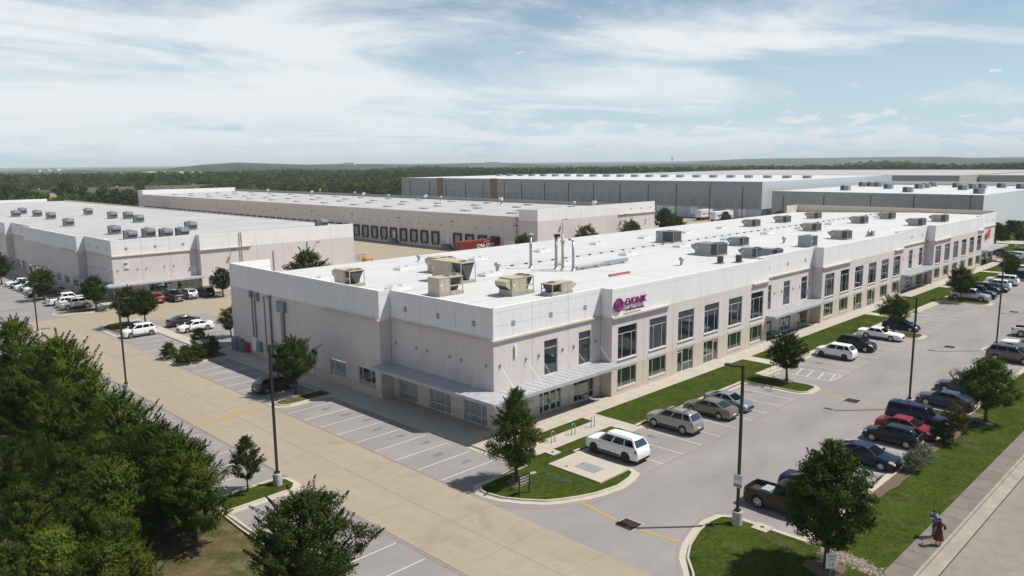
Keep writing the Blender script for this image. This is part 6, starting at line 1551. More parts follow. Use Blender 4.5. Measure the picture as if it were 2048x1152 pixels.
# ================================================================== STREET FURNITURE AND SMALL THINGS
mat('lamp_lens', (.6, .6, .58), .3)
def lamp(label, x, y, H, dirs, group='parking lot lamps', base=True, bz=.0, r=.075):
    o = thing('lamp_post', label, 'lamp post', (x, y, bz), 0, group)
    if base:
        b = MB(); b.lathe([(.32, 0), (.32, .84), (.30, .88), (.0, .88)], (0, 0, 0), 20); b.build('concrete_base', 'concrete_pole', o, False)
    z0 = .88 if base else 0
    b = MB(); b.box(-.17, .17, -.17, .17, z0, z0+.12); b.build('base_cover', 'bronze_pole', o)
    b = MB(); b.box(-r, r, -r, r, z0+.12, H); b.build('pole', 'bronze_pole', o)
    for a in dirs:
        d = Vector((math.cos(a), math.sin(a), 0)); n = Vector((-d.y, d.x, 0))
        b = MB(); b.T = lambda u, v, z: tuple(d*u+n*v+Vector((0, 0, z)))
        b.box(.08, .42, -.035, .035, H-.16, H-.09); b.box(.42, 1.18, -.18, .18, H-.17, H-.07); b.build('lamp_head', 'bronze_pole', o)
        b = MB(); b.T = lambda u, v, z: tuple(d*u+n*v+Vector((0, 0, z))); b.box(.5, 1.1, -.13, .13, H-.19, H-.171); b.build('lens', 'lamp_lens', o)
    return o
toL = R(135)                       # leftwards in the picture
pB = G(1474, 1051); pC = Vector((30.2, -23.2, 0)); pE = Vector((60.3, -23.0, 0)); pA = G(556, 972); pD = Vector((-17.6, 35.6, 0)); pF = G(77, 674)
lpB = lamp('dark lamp post with a sign on it beside the brown pickup', pB.x, pB.y, 10.25, [R(90)], bz=.1)
lamp('dark lamp post beside the blue van in the outer row', pC.x, pC.y, 10.3, [R(90)], bz=.1)
lamp('dark lamp post at the right edge behind the brown-grey SUV', pE.x, pE.y, 10.6, [R(90)], bz=.1)
lamp('farthest lamp post of the outer row', 91.4, -23.0, 10.4, [R(90)], bz=.1)
lamp('lamp post on the small left island by the young tree', pA.x, pA.y, 10.25, [R(0)], bz=.1)
lamp('lamp post in front of the thicket on the tan drive', pD.x, pD.y, 9.7, [R(0)])
lamp('lamp post at far left across from the second building', pF.x, pF.y, 9.7, [R(0)])
for k, px in enumerate([820, 859, 892, 931, 966, 1009, 1043, 1089, 1137, 1187, 1240, 1296.6, 1353, 1420, 1486]):
    p = PX(px, 372, 215); lamp(f'tall court lamp before the blue-grey warehouse, {ORD[k]} from the left', 215, p.y, 13.3, [R(0)], 'lamps along the blue-grey warehouse', False, r=.13)
for k, px in enumerate([1567, 1648, 1742, 1828, 1942]):
    p = PX(px, 392, 222); lamp(f'tall lamp before the grey warehouse wall, {ORD[k]} from the left', 222, p.y, p.z+.1, [R(0)], 'lamps along the grey warehouse', False, r=.12)
# notice on the near pole
o = thing('pole_sign', 'white and red notice fixed to the near lamp post', 'sign', (pB.x, pB.y, 2.55))
b = MB(); b.T = T_left(-.09); b.box(-.3, .3, 0, .02, 0, .85); b.build('plate', 'sign_white', o)
b = MB(); b.T = T_left(-.112); b.box(-.27, .27, 0, .003, .03, .24); b.build('red_band', mat('pale_red', (.42, .22, .24), .6), o)
for k, tx in enumerate(['NO PARKING', 'FIRE LANE']):
    letter('lettering', tx, .10, .002, 'steel_dark', o, M_left(-.116, .26, .66-.16*k))
letter('lettering', 'TOW-AWAY', .09, .002, 'sign_red', o, M_left(-.116, .25, .10))
# ---------------------------------------------------------------- corner island things
o = thing('directory_sign', 'dark brown post sign with three white lines on the corner island', 'sign', (0, 0, .1))
s1, s2 = G(1039, 994, .1), G(1058, 985, .1); sy = (s1.y+s2.y)/2
for q in (s1.x, s2.x): 
    b = MB(); b.box(q-.035, q+.035, sy-.035, sy+.035, 0, 1.5); b.build('post', 'bronze_pole', o)
b = MB(); b.box(s1.x+.04, s2.x-.04, sy-.03, sy+.03, .82, 1.46); b.build('panel', 'bronze_pole', o)
for k in range(3):
    letter('lettering', f'Building {k+1}', .165, .004, 'sign_white', o, M_front(s1.x+.08, sy-.035, 1.27-.2*k))
    b = MB(); b.T = lambda u, d, z: (u, sy-.032-d, z); zq = 1.32-.2*k; xq = s2.x-.16
    b.face([(xq-.07, .003, zq), (xq+.05, .003, zq-.06), (xq+.05, .003, zq+.06)]); b.build('arrow', 'sign_white', o)
o = thing('utility_pad', 'square concrete pad with grey steel hatch on the corner island', 'pad', (0, 0, 0))
b = MB(); b.box(-2.45, 1.02, -13.45, -8.45, .02, .20); b.build('slab', 'walk_concrete', o)
b = MB(); b.box(-1.5, -.3, -12.1, -10.2, .201, .22); b.build('hatch', mat('hatch_grey', (.25, .25, .25), .6, var=.1, vscale=2), o)
for q in ((-.75, -10.35), (-1.9, -9.8)):
    b = MB(); b.cyl((q[0], q[1], .2005), (q[0], q[1], .235), .09, n=10); b.build('lid', 'rust', o)
o = thing('valve_pad', 'small white concrete pad with round lid beside the bike racks', 'pad', (0, 0, 0))
b = MB(); b.box(-.85, .1, -7.5, -6.6, .02, .17); b.build('slab', 'walk_concrete', o); b = MB(); b.cyl((-.4, -7.05, .17), (-.4, -7.05, .19), .13, n=12); b.build('lid', 'rust', o)
o = thing('valve_pad', 'small square concrete pad in the near grass island', 'pad', (0, 0, 0))
b = MB(); b.box(-1.25, -.3, -25.35, -24.35, .02, .155); b.build('slab', 'walk_concrete', o); b = MB(); b.cyl((-.75, -24.85, .155), (-.75, -24.85, .175), .12, n=12); b.build('lid', 'rust', o)
for k, (px, py, sx, sy_, m, lab) in enumerate([(1097, 949, .75, .5, 'steel_dark', 'left one of three dark meter lids'), (1115, 956, .6, .45, 'steel_dark', 'middle one of three dark meter lids'), (1130, 960, .95, .55, 'steel_dark', 'right one of three dark meter lids'), (1066, 946, .6, .4, 'green_lid', 'pale green oval valve lid'), (1056, 951, .3, .3, 'green_lid', 'small round pale green valve lid')]):
    if m == 'green_lid': mat('green_lid', (.24, .33, .24), .7)
    p = G(px, py, .1); b = MB(); b.prism([(p.x+sx/2*math.cos(a)*(1 if m == 'green_lid' else 1.25), p.y+sy_/2*math.sin(a)*(1 if m == 'green_lid' else 1.25)) for a in ([R(45+90*i) for i in range(4)] if m != 'green_lid' else [R(30*i) for i in range(12)])], .09, .125)
    tag(b.build('valve_box', m), lab+' set in the corner island grass', 'valve box', 'valve boxes in the grass')
for k, px in enumerate([(1107, 888), (1147, 872), (1186.5, 857)]):
    p = G(*px); o = thing('bike_rack', f'{["left", "middle", "right"][k]} one of three inverted-U steel bike racks', 'bike rack', (p.x, -5.56, .125), 0, 'bike racks')
    b = MB(); b.tube([(-.22, 0, 0), (-.22, 0, .72)]+[(-.22*math.cos(R(a)), 0, .72+.22*math.sin(R(a))) for a in range(20, 180, 20)]+[(.22, 0, .72), (.22, 0, 0)], .035, 8); b.build('hoop', 'galv', o, True)
    for s in (-.22, .22): b = MB(); b.cyl((s, 0, 0), (s, 0, .015), .09, n=10); b.build('foot_plate', 'galv', o)
# drain grates
def drain(label, x, y, L_=1.42, W_=1.42, kerb_=True):
    o = thing('drain_grate', label, 'drain grate', (x, y, .0), 0, 'drain grates')
    b = MB()
    for q in ((-L_/2, -L_/2+.07, -W_/2, W_/2), (L_/2-.07, L_/2, -W_/2, W_/2), (-L_/2+.07, L_/2-.07, -W_/2, -W_/2+.07), (-L_/2+.07, L_/2-.07, W_/2-.07, W_/2)): b.box(*q, .0, .02)
    b.build('frame', 'kerb_concrete', o)
    b = MB(); b.box(-L_/2+.07, L_/2-.07, -W_/2+.07, W_/2-.07, -.003, .004); b.build('pit', 'black', o)
    for k in range(14):
        u = -L_/2+.1+k*(L_-.2)/13; b = MB(); b.box(u-.022, u+.022, -W_/2+.07, W_/2-.07, .006, .022); b.build('bar', 'rust', o)
drain('drain grate on the yellow line nearest the camera', -6.0, -18.5)
drain('drain grate on the yellow line across from the lamp post', 29.2, -18.5)
drain('drain grate mid aisle near the long white sedan', 58.6, -18.5, 1.4, 1.3)
drain('farthest drain grate in the right aisle', 88.6, -18.6, 1.4, 1.3)
p = G(90, 657.5); drain('drain grate at far left on the tan drive', p.x, p.y, 1.4, 1.4)
# accessible parking signs and wheel stop
for k, (px, py) in enumerate([(1540, 742), (1965, 560), (1981, 553)]):
    p = G(px, py, .1); o = thing('parking_sign', ['accessible parking sign by the hatched bay', 'left of two small parking signs on the far lawn', 'right of two small parking signs on the far lawn'][k], 'sign', (p.x, p.y, .1), 0, 'parking signs')
    b = MB(); b.cyl((0, 0, 0), (0, 0, 2.1), .03, n=8); b.build('post', mat('green_post', (.08, .16, .12), .6), o)
    b = MB(); b.box(-.16, .16, -.05, -.035, 1.6, 2.1); b.build('plate', 'sign_white', o); b = MB(); b.box(-.12, .12, -.056, -.051, 1.72, 1.98); b.build('symbol', mat('sign_blue', (.03, .11, .35), .5), o)
b = MB(); b.box(32.0, 33.6, -9.35, -9.15, .004, .13); tag(b.build('wheel_stop', 'kerb_concrete'), 'concrete wheel stop beside the island tree', 'wheel stop')
# speed limit sign, bottom edge
p = Vector((-3.6, -30.3, .11)); o = thing('speed_sign', 'white speed limit sign at the bottom edge below the maple', 'sign', tuple(p), R(-45))
b = MB(); b.cyl((0, 0, 0), (0, 0, 1.4), .03, n=8); b.build('post', 'galv', o)
b = MB(); b.box(-.3, .3, -.05, -.032, .55, 1.42); b.build('plate', 'sign_white', o)
for k, (tx, sz) in enumerate([('SPEED', .17), ('LIMIT', .17), ('15', .32)]): letter('lettering', tx, sz, .002, 'black', o, M_front(0, -.055, 1.2-.19*k-(.14 if k == 2 else 0)), 'CENTER')
# picnic tables
def picnic(label, x, y, z, rz, m):
    o = thing('picnic_table', label, 'picnic table', (x, y, z), rz)
    for k in range(5): b = MB(); b.box(-.9, .9, -.38+.155*k, -.38+.155*k+.14, .72, .76); b.build('table_board', m, o)
    for s in (-1, 1):
        for k in range(2): b = MB(); b.box(-.9, .9, s*.72-.14+.15*k, s*.72-.14+.15*k+.13, .43, .46); b.build('seat_board', m, o)
        b = MB(); b.tube([(s*.6, -.75, 0), (s*.6, -.3, .72)], .035, 6); b.tube([(s*.6, .75, 0), (s*.6, .3, .72)], .035, 6); b.box(s*.6-.03, s*.6+.03, -.8, .8, .38, .43); b.build('leg', 'steel_dark', o)
p = G(1546, 681, .1); picnic('grey picnic table under the second entry canopy', 48.6, -.75, .125, 0, 'hvac_grey')
p = G(208, 621, .1); picnic('green picnic table on the island by the second building', p.x, p.y, .1, R(20), mat('table_green', (.03, .09, .06), .6))
p = G(437, 592, .1); picnic('dark picnic table beside the oak near the second building', p.x, p.y, .0, R(10), mat('table_dark', (.05, .05, .055), .6))
# transformer in its shrubs
p = G(371, 699, .1); o = thing('transformer_box', 'green transformer box between the shrubs on the planting bed', 'transformer', (-5.3, 45.2, .1))
b = MB(); b.box(-.95, .95, -.85, .85, 0, .15); b.build('pad', 'walk_concrete', o)
b = MB(); b.prism([(-.85, -.75), (.85, -.75), (.85, .75), (-.85, .75)], .15, 1.45); b.build('cabinet', mat('box_green', (.085, .14, .095), .55), o)
b = MB(); b.face([(-.9, -.8, 1.451), (.9, -.8, 1.451), (.9, .8, 1.62), (-.9, .8, 1.62)]); b.face([(-.9, -.8, 1.451), (.9, -.8, 1.451), (.9, .8, 1.451), (-.9, .8, 1.451)]); b.face([(-.9, .8, 1.451), (.9, .8, 1.451), (.9, .8, 1.62), (-.9, .8, 1.62)]); b.build('lid', 'box_green', o)
# electrical gear on the shaded wall
mat('gear_grey', (.20, .24, .27), .5, metal=.2)
TLg = T_left(-1.352)
def gear(name, label, u0, u1, d, z0, z1, m='gear_grey'):
    b = MB(); b.T = TLg; b.box(u0, u1, .002, d, z0, z1); b.box(u0-.02, u1+.02, .002, d+.03, z1+.001, z1+.05)
    b.box(u0+.06, u1-.06, d+.001, d+.02, z0+.08, z1-.08); tag(b.build(name, m), label, 'cabinet', 'electrical gear on the shaded wall')
gear('electrical_cabinet', 'leftmost grey electrical cabinet at the far end of the shaded wall', 43.9, 45.4, .5, .15, 1.6)
gear('electrical_cabinet', 'second grey electrical cabinet, left of the red valve', 42.9, 43.7, .45, .15, 1.55)
gear('electrical_cabinet', 'third grey electrical cabinet, touching the red valve', 42.0, 42.8, .6, .15, 1.35)
gear('meter_box', 'pale meter box right of the red valve on the shaded wall', 39.3, 40.1, .3, .7, 2.3, 'sign_white')
gear('meter_box', 'small grey meter box nearest the round oak', 38.2, 38.9, .3, .8, 1.9)
gear('junction_box', 'left small grey box high on the shaded wall', 39.85, 40.4, .3, 7.1, 7.85)
gear('junction_box', 'right small grey box high on the shaded wall', 38.3, 39.1, .3, 6.9, 7.75)
gear('junction_box', 'large grey box high on the shaded wall above the wide duct', 32.0, 33.6, .4, 6.3, 7.45)
for lab, u, z0, z1, r in [('left thin conduit on the shaded wall', 40.1, 1.6, 7.15, .05), ('second conduit with cross arms on the shaded wall', 39.4, 2.3, 7.0, .06), ('thin bent conduit on the shaded wall', 37.1, 1.0, 7.5, .04), ('thick downpipe on the shaded wall', 35.6, .8, 7.6, .10), ('wide flat cable duct on the shaded wall', 32.8, .9, 6.3, .28)]:
    b = MB(); b.T = TLg
    b.box(u-r, u+r, .03, .03+min(.2, 2*r), z0, z1)
    if 'bent' in lab: b.box(35.75, u+r, .035, .1, z1+.001, z1+.08)
    if 'cross' in lab:
        for z in (3.4, 4.6, 5.8): b.box(u-.35, u+.1, .155, .2, z, z+.06)
    if 'downpipe' in lab: b.box(u-.2, u+.2, .02, .3, z1+.001, z1+.25)
    tag(b.build('conduit', 'gear_grey'), lab, 'conduit', 'conduits on the shaded wall')
o = thing('fire_valve', 'red fire department valve on the shaded wall', 'valve', (-1.35, 41.4, .9)); b = MB(); b.T = T_left(0); b.cyl((0, .01, .3), (0, .35, .3), .2, n=12); b.cyl((0, .35, .3), (0, .5, .3), .13, n=10); b.build('valve_body', 'sign_red', o)
b = MB(); b.T = T_left(0); b.cyl((-.25, .3, .5), (.25, .3, .5), .08, n=8); b.box(-.03, .03, .02, .3, -.8, .1); b.build('inlet', 'sign_red', o)
b = MB(); b.T = TLg; b.box(26.0, 26.5, .003, .25, 2.45, 2.75); tag(b.build('wall_lamp', 'steel_dark'), 'dark wall lamp beside the side door on the shaded wall', 'lamp')
# ---------------------------------------------------------------- dock court
mat('container_red', (.19, .025, .022), .55, var=.15, vscale=1)
o = thing('shipping_container', 'dark red shipping container lettered CMA CGM backed to the docks', 'container', (0, 0, 0))
cx0, cx1, cy0, cy1, cz0, cz1 = 77.3, 89.4, 92.5, 94.9, 1.25, 3.95
b = MB(); b.box(cx0+.05, cx1-.05, cy0+.05, cy1-.05, cz0, cz1); b.build('box', 'container_red', o)
for k in range(40):
    x = cx0+.15+k*(cx1-cx0-.3)/40; b = MB(); b.box(x, x+.15, cy0+.01, cy0+.05, cz0+.12, cz1-.1); b.build('corrugation', 'container_red', o)
for x in (cx0, cx1-.14):
    for y in (cy0, cy1-.14): b = MB(); b.box(x, x+.14, y, y+.14, cz0, cz1+.01); b.build('corner_post', 'container_red', o)
for q in (.9, 1.5): b = MB(); b.box(cx0+.02, cx0+.05, cy0+q-.03, cy0+q+.03, cz0+.1, cz1-.1); b.build('lock_bar', 'galv', o)
letter('lettering', 'CMA CGM', 1.25, .01, 'sign_white', o, M_front(cx0+5.2, cy0-.005, 2.15), bold=.03)
for s in (1, -1):
    b = MB(); b.T = lambda u, d, z: (u, cy0-.01-d, z)
    for k in range(7):
        a0, a1 = R(60+10*k), R(70+10*k); b.face([(cx0+8.6+1.7*math.cos(a0), 0, 2.55+s*(.55+.8*math.sin(a0)-.6)+s*.35), (cx0+8.6+1.7*math.cos(a1), 0, 2.55+s*(.55+.8*math.sin(a1)-.6)+s*.35), (cx0+8.6+1.6*math.cos(a1), 0, 2.55+s*(.5+.8*math.sin(a1)-.6)+s*.33), (cx0+8.6+1.6*math.cos(a0), 0, 2.55+s*(.5+.8*math.sin(a0)-.6)+s*.33)])
    b.build('swoosh', 'sign_white', o)
def chassis(par, x0, x1, y0, y1):
    b = MB(); b.box(x0, x1, y0+.6, y0+.8, .95, 1.24); b.box(x0, x1, y1-.8, y1-.6, .95, 1.24); b.build('chassis', 'steel_dark', par)
    for xx in (x0+1.0, x0+2.3):
        for yy in (y0+.15, y1-.15):
            b = MB(); b.cyl((xx, yy-.13, .5), (xx, yy+.13, .5), .5, n=16); b.build('wheel', 'tyre', par)
    for yy in (y0+.5, y1-.5): b = MB(); b.box(x1-2.6, x1-2.5, yy-.05, yy+.05, .05, 1.0); b.build('landing_leg', 'steel_dark', par)
chassis(o, cx0+.2, cx1, cy0, cy1)
mat('fedex_purple', (.075, .02, .20), .5); mat('fedex_orange', (.65, .10, .02), .5); mat('fedex_green', (.05, .35, .08), .5)
def trailer(label, x0, x1, y0, h, word, col, grp):
    o = thing('trailer', label, 'trailer', (0, 0, 0), 0, grp); y1 = y0+2.6
    b = MB(); b.box(x0, x1, y0, y1, 1.2, h); b.build('box', 'sign_white', o)
    b = MB(); b.box(x0-.01, x1+.01, y0-.012, y0-.002, 1.2, 1.32); b.box(x0-.01, x1+.01, y0-.012, y0-.002, h-.1, h); b.build('rail', 'galv', o)
    b = MB(); b.box(x0-.03, x0-.005, y0+.1, y0+1.27, 1.3, h-.1); b.build('rear_door', 'sign_white', o); b = MB(); b.box(x0-.03, x0-.005, y0+1.33, y1-.1, 1.3, h-.1); b.build('rear_door', 'sign_white', o)
    chassis(o, x0+.2, x1, y0, y1)
    if word:
        letter('lettering', word[0], 1.5, .01, 'fedex_purple', o, M_front(x0+.7, y0-.015, 2.1), bold=.02)
        letter('lettering', word[1], 1.5, .01, col, o, M_front(x0+3.75, y0-.015, 2.1), bold=.02)
        letter('lettering', word[0]+word[1], .55, .01, 'fedex_purple', o, M_left(x0-.04, y1-.3, 3.0))
    return o
trailer('white delivery trailer lettered FedEx with orange Ex', 214.6, 227.0, 111.3, 3.95, ('Fed', 'Ex'), 'fedex_orange', 'delivery trailers')
trailer('white delivery trailer lettered FedEx with green Ex', 208.2, 220.6, 101.4, 3.95, ('Fed', 'Ex'), 'fedex_green', 'delivery trailers')
p = PX(585, 446, 70); trailer('plain white trailer showing above the second roof edge', 74, 87, 157.5, 4.0, None, None, 'delivery trailers')
def redbox(label, x0, y0):
    o = thing('shipping_container', label, 'container', (0, 0, 0), 0, 'red containers'); b = MB(); b.box(x0, x0+12.2, y0, y0+2.45, 1.25, 4.0); b.build('box', 'container_red', o); chassis(o, x0+.2, x0+12.1, y0, y0+2.45)
    for x in (x0-.01, x0+12.07): b = MB(); b.box(x, x+.14, y0-.01, y0+.13, 1.25, 4.01); b.build('corner_post', 'container_red', o)
redbox('red container at the far left docks, nearer one', 77, 299.5)
redbox('red container at the far left docks, farther one', 77, 304.4)
o = thing('boom_lift', 'yellow lift platform parked beyond the end of the second building', 'lift', (0, 0, 0)); p = G(736, 527); mat('lift_yellow', (.55, .30, .03), .5)
b = MB(); b.box(p.x-1.0, p.x+1.0, p.y-.7, p.y+.7, .45, 1.3); b.build('body', 'lift_yellow', o)
for a in (-.7, .7):
    for c in (-.75, .75): b = MB(); b.cyl((p.x+a, p.y+c-.1, .4), (p.x+a, p.y+c+.1, .4), .4, n=14); b.build('wheel', 'tyre', o)
b = MB()
for a in (-1.6, .4):
    for c in (-.5, .5): b.box(p.x+a-1.2, p.x+a-1.15, p.y+c, p.y+c+.05, 1.0, 2.2)
for z in (1.0, 1.6, 2.15): b.box(p.x-2.8, p.x-.75, p.y-.5, p.y-.45, z, z+.05); b.box(p.x-2.8, p.x-.75, p.y+.5, p.y+.55, z, z+.05)
b.build('cage', 'steel_dark', o)
# red sign and stone bed
o = thing('company_sign', 'red animal-shaped emblem sign on the far end of the front building', 'sign', (0, 0, 0)); sx = XE+8.3
b = MB(); b.T = lambda u, d, z: (sx+u, -.15-d, z);
pts2 = [(-1.6, 5.7), (-1.3, 6.4), (-.6, 6.6), (.3, 6.6), (.9, 7.2), (1.4, 7.3), (1.5, 6.8), (1.2, 6.3), (1.0, 5.7), (.6, 5.2), (.2, 5.6), (-.6, 5.6), (-1.1, 5.1), (-1.4, 5.3)]
b.face([(u, .12, z) for u, z in pts2]); b.face([(u, .0, z) for u, z in pts2])
for k in range(len(pts2)): b.quad((*pts2[k][:1], .0, pts2[k][1]), (pts2[(k+1) % len(pts2)][0], .0, pts2[(k+1) % len(pts2)][1]), (pts2[(k+1) % len(pts2)][0], .12, pts2[(k+1) % len(pts2)][1]), (pts2[k][0], .12, pts2[k][1]))
b.build('emblem', 'sign_red', o)
b = MB(); b.T = lambda u, d, z: (sx+u, -.15-d, z); b.box(-1.7, 2.0, -.1, -.02, 5.9, 6.1); b.build('mounting_rail', 'steel_dark', o)
for k, (u, z0) in enumerate([(.6, 0), (5.6, 0)]):
    b = MB(); b.box(XE+u, XE+u+1.3, -.9, -.3, .13, .9); tag(b.build('planter', mat('planter_red', (.10, .015, .012), .5)), ['left', 'right'][k]+' of two dark red planters by the far entry', 'planter', 'planters')
def stones():
    rs = np.random.RandomState(3); b = MB()
    path = [Vector(G(1658, 1106)), Vector(G(1700, 1124)), Vector(G(1752, 1148))]
    for k in range(650):
        t = rs.rand()*2; i = min(1, int(t)); c = path[i].lerp(path[i+1], t-i); c = c+Vector((rs.randn()*.33, rs.randn()*.33, 0)); s = .05+.07*rs.rand()
        z = .11; vv = [Vector((s*rs.uniform(.7, 1.3), 0, 0)), Vector((0, s*rs.uniform(.7, 1.2), 0)), Vector((-s*rs.uniform(.7, 1.3), 0, 0)), Vector((0, -s*rs.uniform(.7, 1.2), 0))]
        a = rs.rand()*6; M = Matrix.Rotation(a, 3, 'Z'); ring = [c+M@q+Vector((0, 0, z)) for q in vv]; tp = [c+(M@q)*.55+Vector((0, 0, z+s*.45)) for q in vv]
        ia = [b.p(*q) for q in ring]; ib = [b.p(*q) for q in tp]
        for j in range(4): b.f.append([ia[j], ia[(j+1) % 4], ib[(j+1) % 4], ib[j]]); b.m.append(k % 3)
        b.f.append(ib); b.m.append(k % 3)
    g_ = MB(); g_.face([(*(path[0]+Vector((-.7, .5, 0)))[:2], .1155), (*(path[0]+Vector((.6, -.2, 0)))[:2], .1155), (*(path[1]+Vector((.75, .3, 0)))[:2], .1155), (*(path[2]+Vector((.6, .4, 0)))[:2], .1155), (*(path[2]+Vector((-.5, -.6, 0)))[:2], .1155), (*(path[1]+Vector((-.7, -.4, 0)))[:2], .1155)]); struct(g_.build('mulch_bed', 'mulch'))
    mat('stone_a', (.24, .20, .15), .9); mat('stone_b', (.16, .135, .10), .9); mat('stone_c', (.30, .265, .21), .9)
    tag(b.build('river_stones', ['stone_a', 'stone_b', 'stone_c']), 'bed of pale river stones beside the near maple', 'stones', None, 'stuff')
stones()
p = G(1651, 1139); b = MB(); b.prism([(p.x+1.1*math.cos(R(30*i))*(1+.15*math.sin(i*2.1)), p.y+1.1*math.sin(R(30*i))*(1+.15*math.cos(i*1.7))) for i in range(12)], .1, .125); struct(b.build('mulch_ring', 'mulch'))
for x, y in [(-6.4, -9.1), (31.1, -11.0), (62.2, -10.8), (30.8, -29.2)]:
    b = MB(); b.prism([(x+.75*math.cos(R(30*i))*(1+.15*math.sin(i*2.1)), y+.75*math.sin(R(30*i))*(1+.15*math.cos(i*1.7))) for i in range(12)], .09, .122); struct(b.build('mulch_ring', 'mulch'))
# ================================================================== PEOPLE
mat('skin', (.42, .24, .16), .6); mat('hair_black', (.012, .009, .008), .5); mat('dress_red', (.085, .014, .022), .8, var=.2, vscale=20)
mat('shirt_teal', (.12, .20, .205), .8); mat('trouser_pale', (.33, .27, .24), .85); mat('shoe_black', (.012, .011, .011), .5); mat('shirt_dark', (.03, .025, .03), .8); mat('trouser_dark', (.02, .02, .026), .85)
def skinned(name, m, V, E, par, root=0, sub=2):
    me = bpy.data.meshes.new(name); me.from_pydata([v[0] for v in V], E, []); me.materials.append(MAT[m])
    o = link(name, me, par)
    sk = o.modifiers.new('skin', 'SKIN'); sk.use_smooth_shade = True
    if not me.skin_vertices: me.skin_vertices.new() if hasattr(me.skin_vertices, 'new') else None
    lay = me.skin_vertices[0].data if len(me.skin_vertices) else None
    if lay:
        for i, v in enumerate(V): lay[i].radius = (v[1], v[2] if len(v) > 2 else v[1]); lay[i].use_root = (i == root)
    ss = o.modifiers.new('subd', 'SUBSURF'); ss.levels = sub; ss.render_levels = sub
    return o
def body(par, H, arms, lean=0.0, headtilt=0.0, m='skin'):
    """arms: {side: (elbow, wrist, hand direction)} in metres for H = 1.7"""
    k = H/1.7; V = []; E = []
    def add(p, r, parent=None, r2=None):
        V.append((tuple(c*k for c in p), r*k, (r2 or r)*k)); i = len(V)-1
        if parent is not None: E.append((parent, i))
        return i
    L = lean
    pel = add((0, 0, .92), .125, None, .105); sp = add((.01+L*.3, 0, 1.10), .115, pel, .09); ch = add((.01+L*.8, 0, 1.30), .135, sp, .10); nb = add((L, 0, 1.43), .06, ch); nk = add((L+.02, 0, 1.50), .052, nb)
    hd = add((L+.03+headtilt*.4, 0, 1.58), .075, nk); tp = add((L+.04+headtilt, 0, 1.66-abs(headtilt)*.3), .078, hd)
    add((L+.13+headtilt*.8, 0, 1.585-headtilt*.4), .018, hd)                                   # nose
    for s in (1, -1):
        add((L+.03+headtilt*.5, s*.082, 1.60), .018, hd)                                        # ear
        hp = add((0, s*.095, .88), .095, pel); kn = add((.02, s*.10, .49), .058, hp); cf = add((.0, s*.10, .30), .056, kn); an = add((-.01, s*.10, .08), .035, cf); he = add((-.03, s*.10, .03), .032, an); add((.13, s*.115, .025), .030, he)
        sh = add((L, s*.185, 1.385), .058, ch); el, wr, hdv = arms[s]
        e = add(el, .042, sh); w = add(wr, .028, e)
        d = Vector(hdv).normalized(); pm = add(tuple(Vector(wr)+d*.06), .034, w, .020); q = d.cross(Vector((0, 0, 1)) if abs(d.z) < .8 else Vector((1, 0, 0))).normalized()
        for f, (o_, l_) in enumerate(((-.030, .070), (-.010, .082), (.010, .078), (.030, .062))):
            b0 = add(tuple(Vector(wr)+d*.10+q*o_), .0095, pm); b1 = add(tuple(Vector(wr)+d*(.10+l_*.5)+q*o_+Vector((0, 0, -.008))), .0085, b0); add(tuple(Vector(wr)+d*(.10+l_)+q*o_+Vector((0, 0, -.028))), .0075, b1)
        t0 = add(tuple(Vector(wr)+d*.045-q*s*.038), .011, pm); add(tuple(Vector(wr)+d*.085-q*s*.055), .009, t0)
    return skinned('body', m, V, E, par)
def ell(par, name, m, c, r, n=12):
    b = MB(); b.T = lambda x, y, z: (c[0]+x*r[0], c[1]+y*r[1], c[2]+z*r[2])
    b.lathe([(max(.001, math.cos(R(-90+180*i/n))), math.sin(R(-90+180*i/n))) for i in range(n+1)], (0, 0, 0), 16); return b.build(name, m, par, True)
def skirt(par, name, m, prof, c=(0, 0), fold=.0, n=32, sx=1.0):
    b = MB(); rings = []
    for r, z in prof:
        rings.append([b.p(c[0]+r*sx*(1+fold*math.sin(i*2*math.pi/n*7)*(prof[0][1]-z))*math.cos(2*math.pi*i/n), c[1]+r*(1+fold*math.sin(i*2*math.pi/n*7)*(prof[0][1]-z))*math.sin(2*math.pi*i/n), z) for i in range(n)])
    for a in range(len(rings)-1):
        for i in range(n): b.f.append([rings[a][i], rings[a][(i+1) % n], rings[a+1][(i+1) % n], rings[a+1][i]]); b.m.append(0)
    return b.build(name, m, par, True)
w = thing('person', 'person in a long dark red dress seen from behind on the public walk', 'person', (*G(1876, 1091, .11)[:2], .112), R(25))
body(w, 1.68, {1: ((.03, .30, 1.16), (.17, .27, 1.00), (.8, -.3, -.4)), -1: ((-.02, -.30, 1.14), (.14, -.31, .98), (.9, .1, -.5))})
skirt(w, 'dress', 'dress_red', [(.07, 1.47), (.16, 1.42), (.185, 1.36), (.165, 1.25), (.13, 1.10), (.125, 1.05), (.165, .93), (.20, .75), (.24, .55), (.275, .36)], (.0, 0), .09, sx=.82)
for s in (1, -1):
    b = MB(); e = Vector((.03 if s > 0 else -.02, s*.30, 1.16)); b.tube([(0, s*.17, 1.39), (.01, s*.25, 1.27), tuple(e), tuple(e+Vector((.08, -s*.005, -.09)))], [.065, .068, .075, .07], 12); b.build('sleeve', 'dress_red', w, True)
ell(w, 'hair', 'hair_black', (.015, 0, 1.60), (.108, .10, .115))
b = MB(); b.tube([(-.06, 0, 1.62), (-.11, 0, 1.48), (-.13, 0, 1.34), (-.13, 0, 1.20), (-.12, 0, 1.12)], [.085, .095, .10, .085, .03], 12); b.build('long_hair', 'hair_black', w, True)
for s in (1, -1): ell(w, 'shoe', 'shoe_black', (.045, s*.105, .035), (.125, .045, .042))
m_ = thing('person', 'person in a teal shirt looking down at a phone beside the red dress', 'person', (*G(1869, 1074, .11)[:2], .112), R(150))
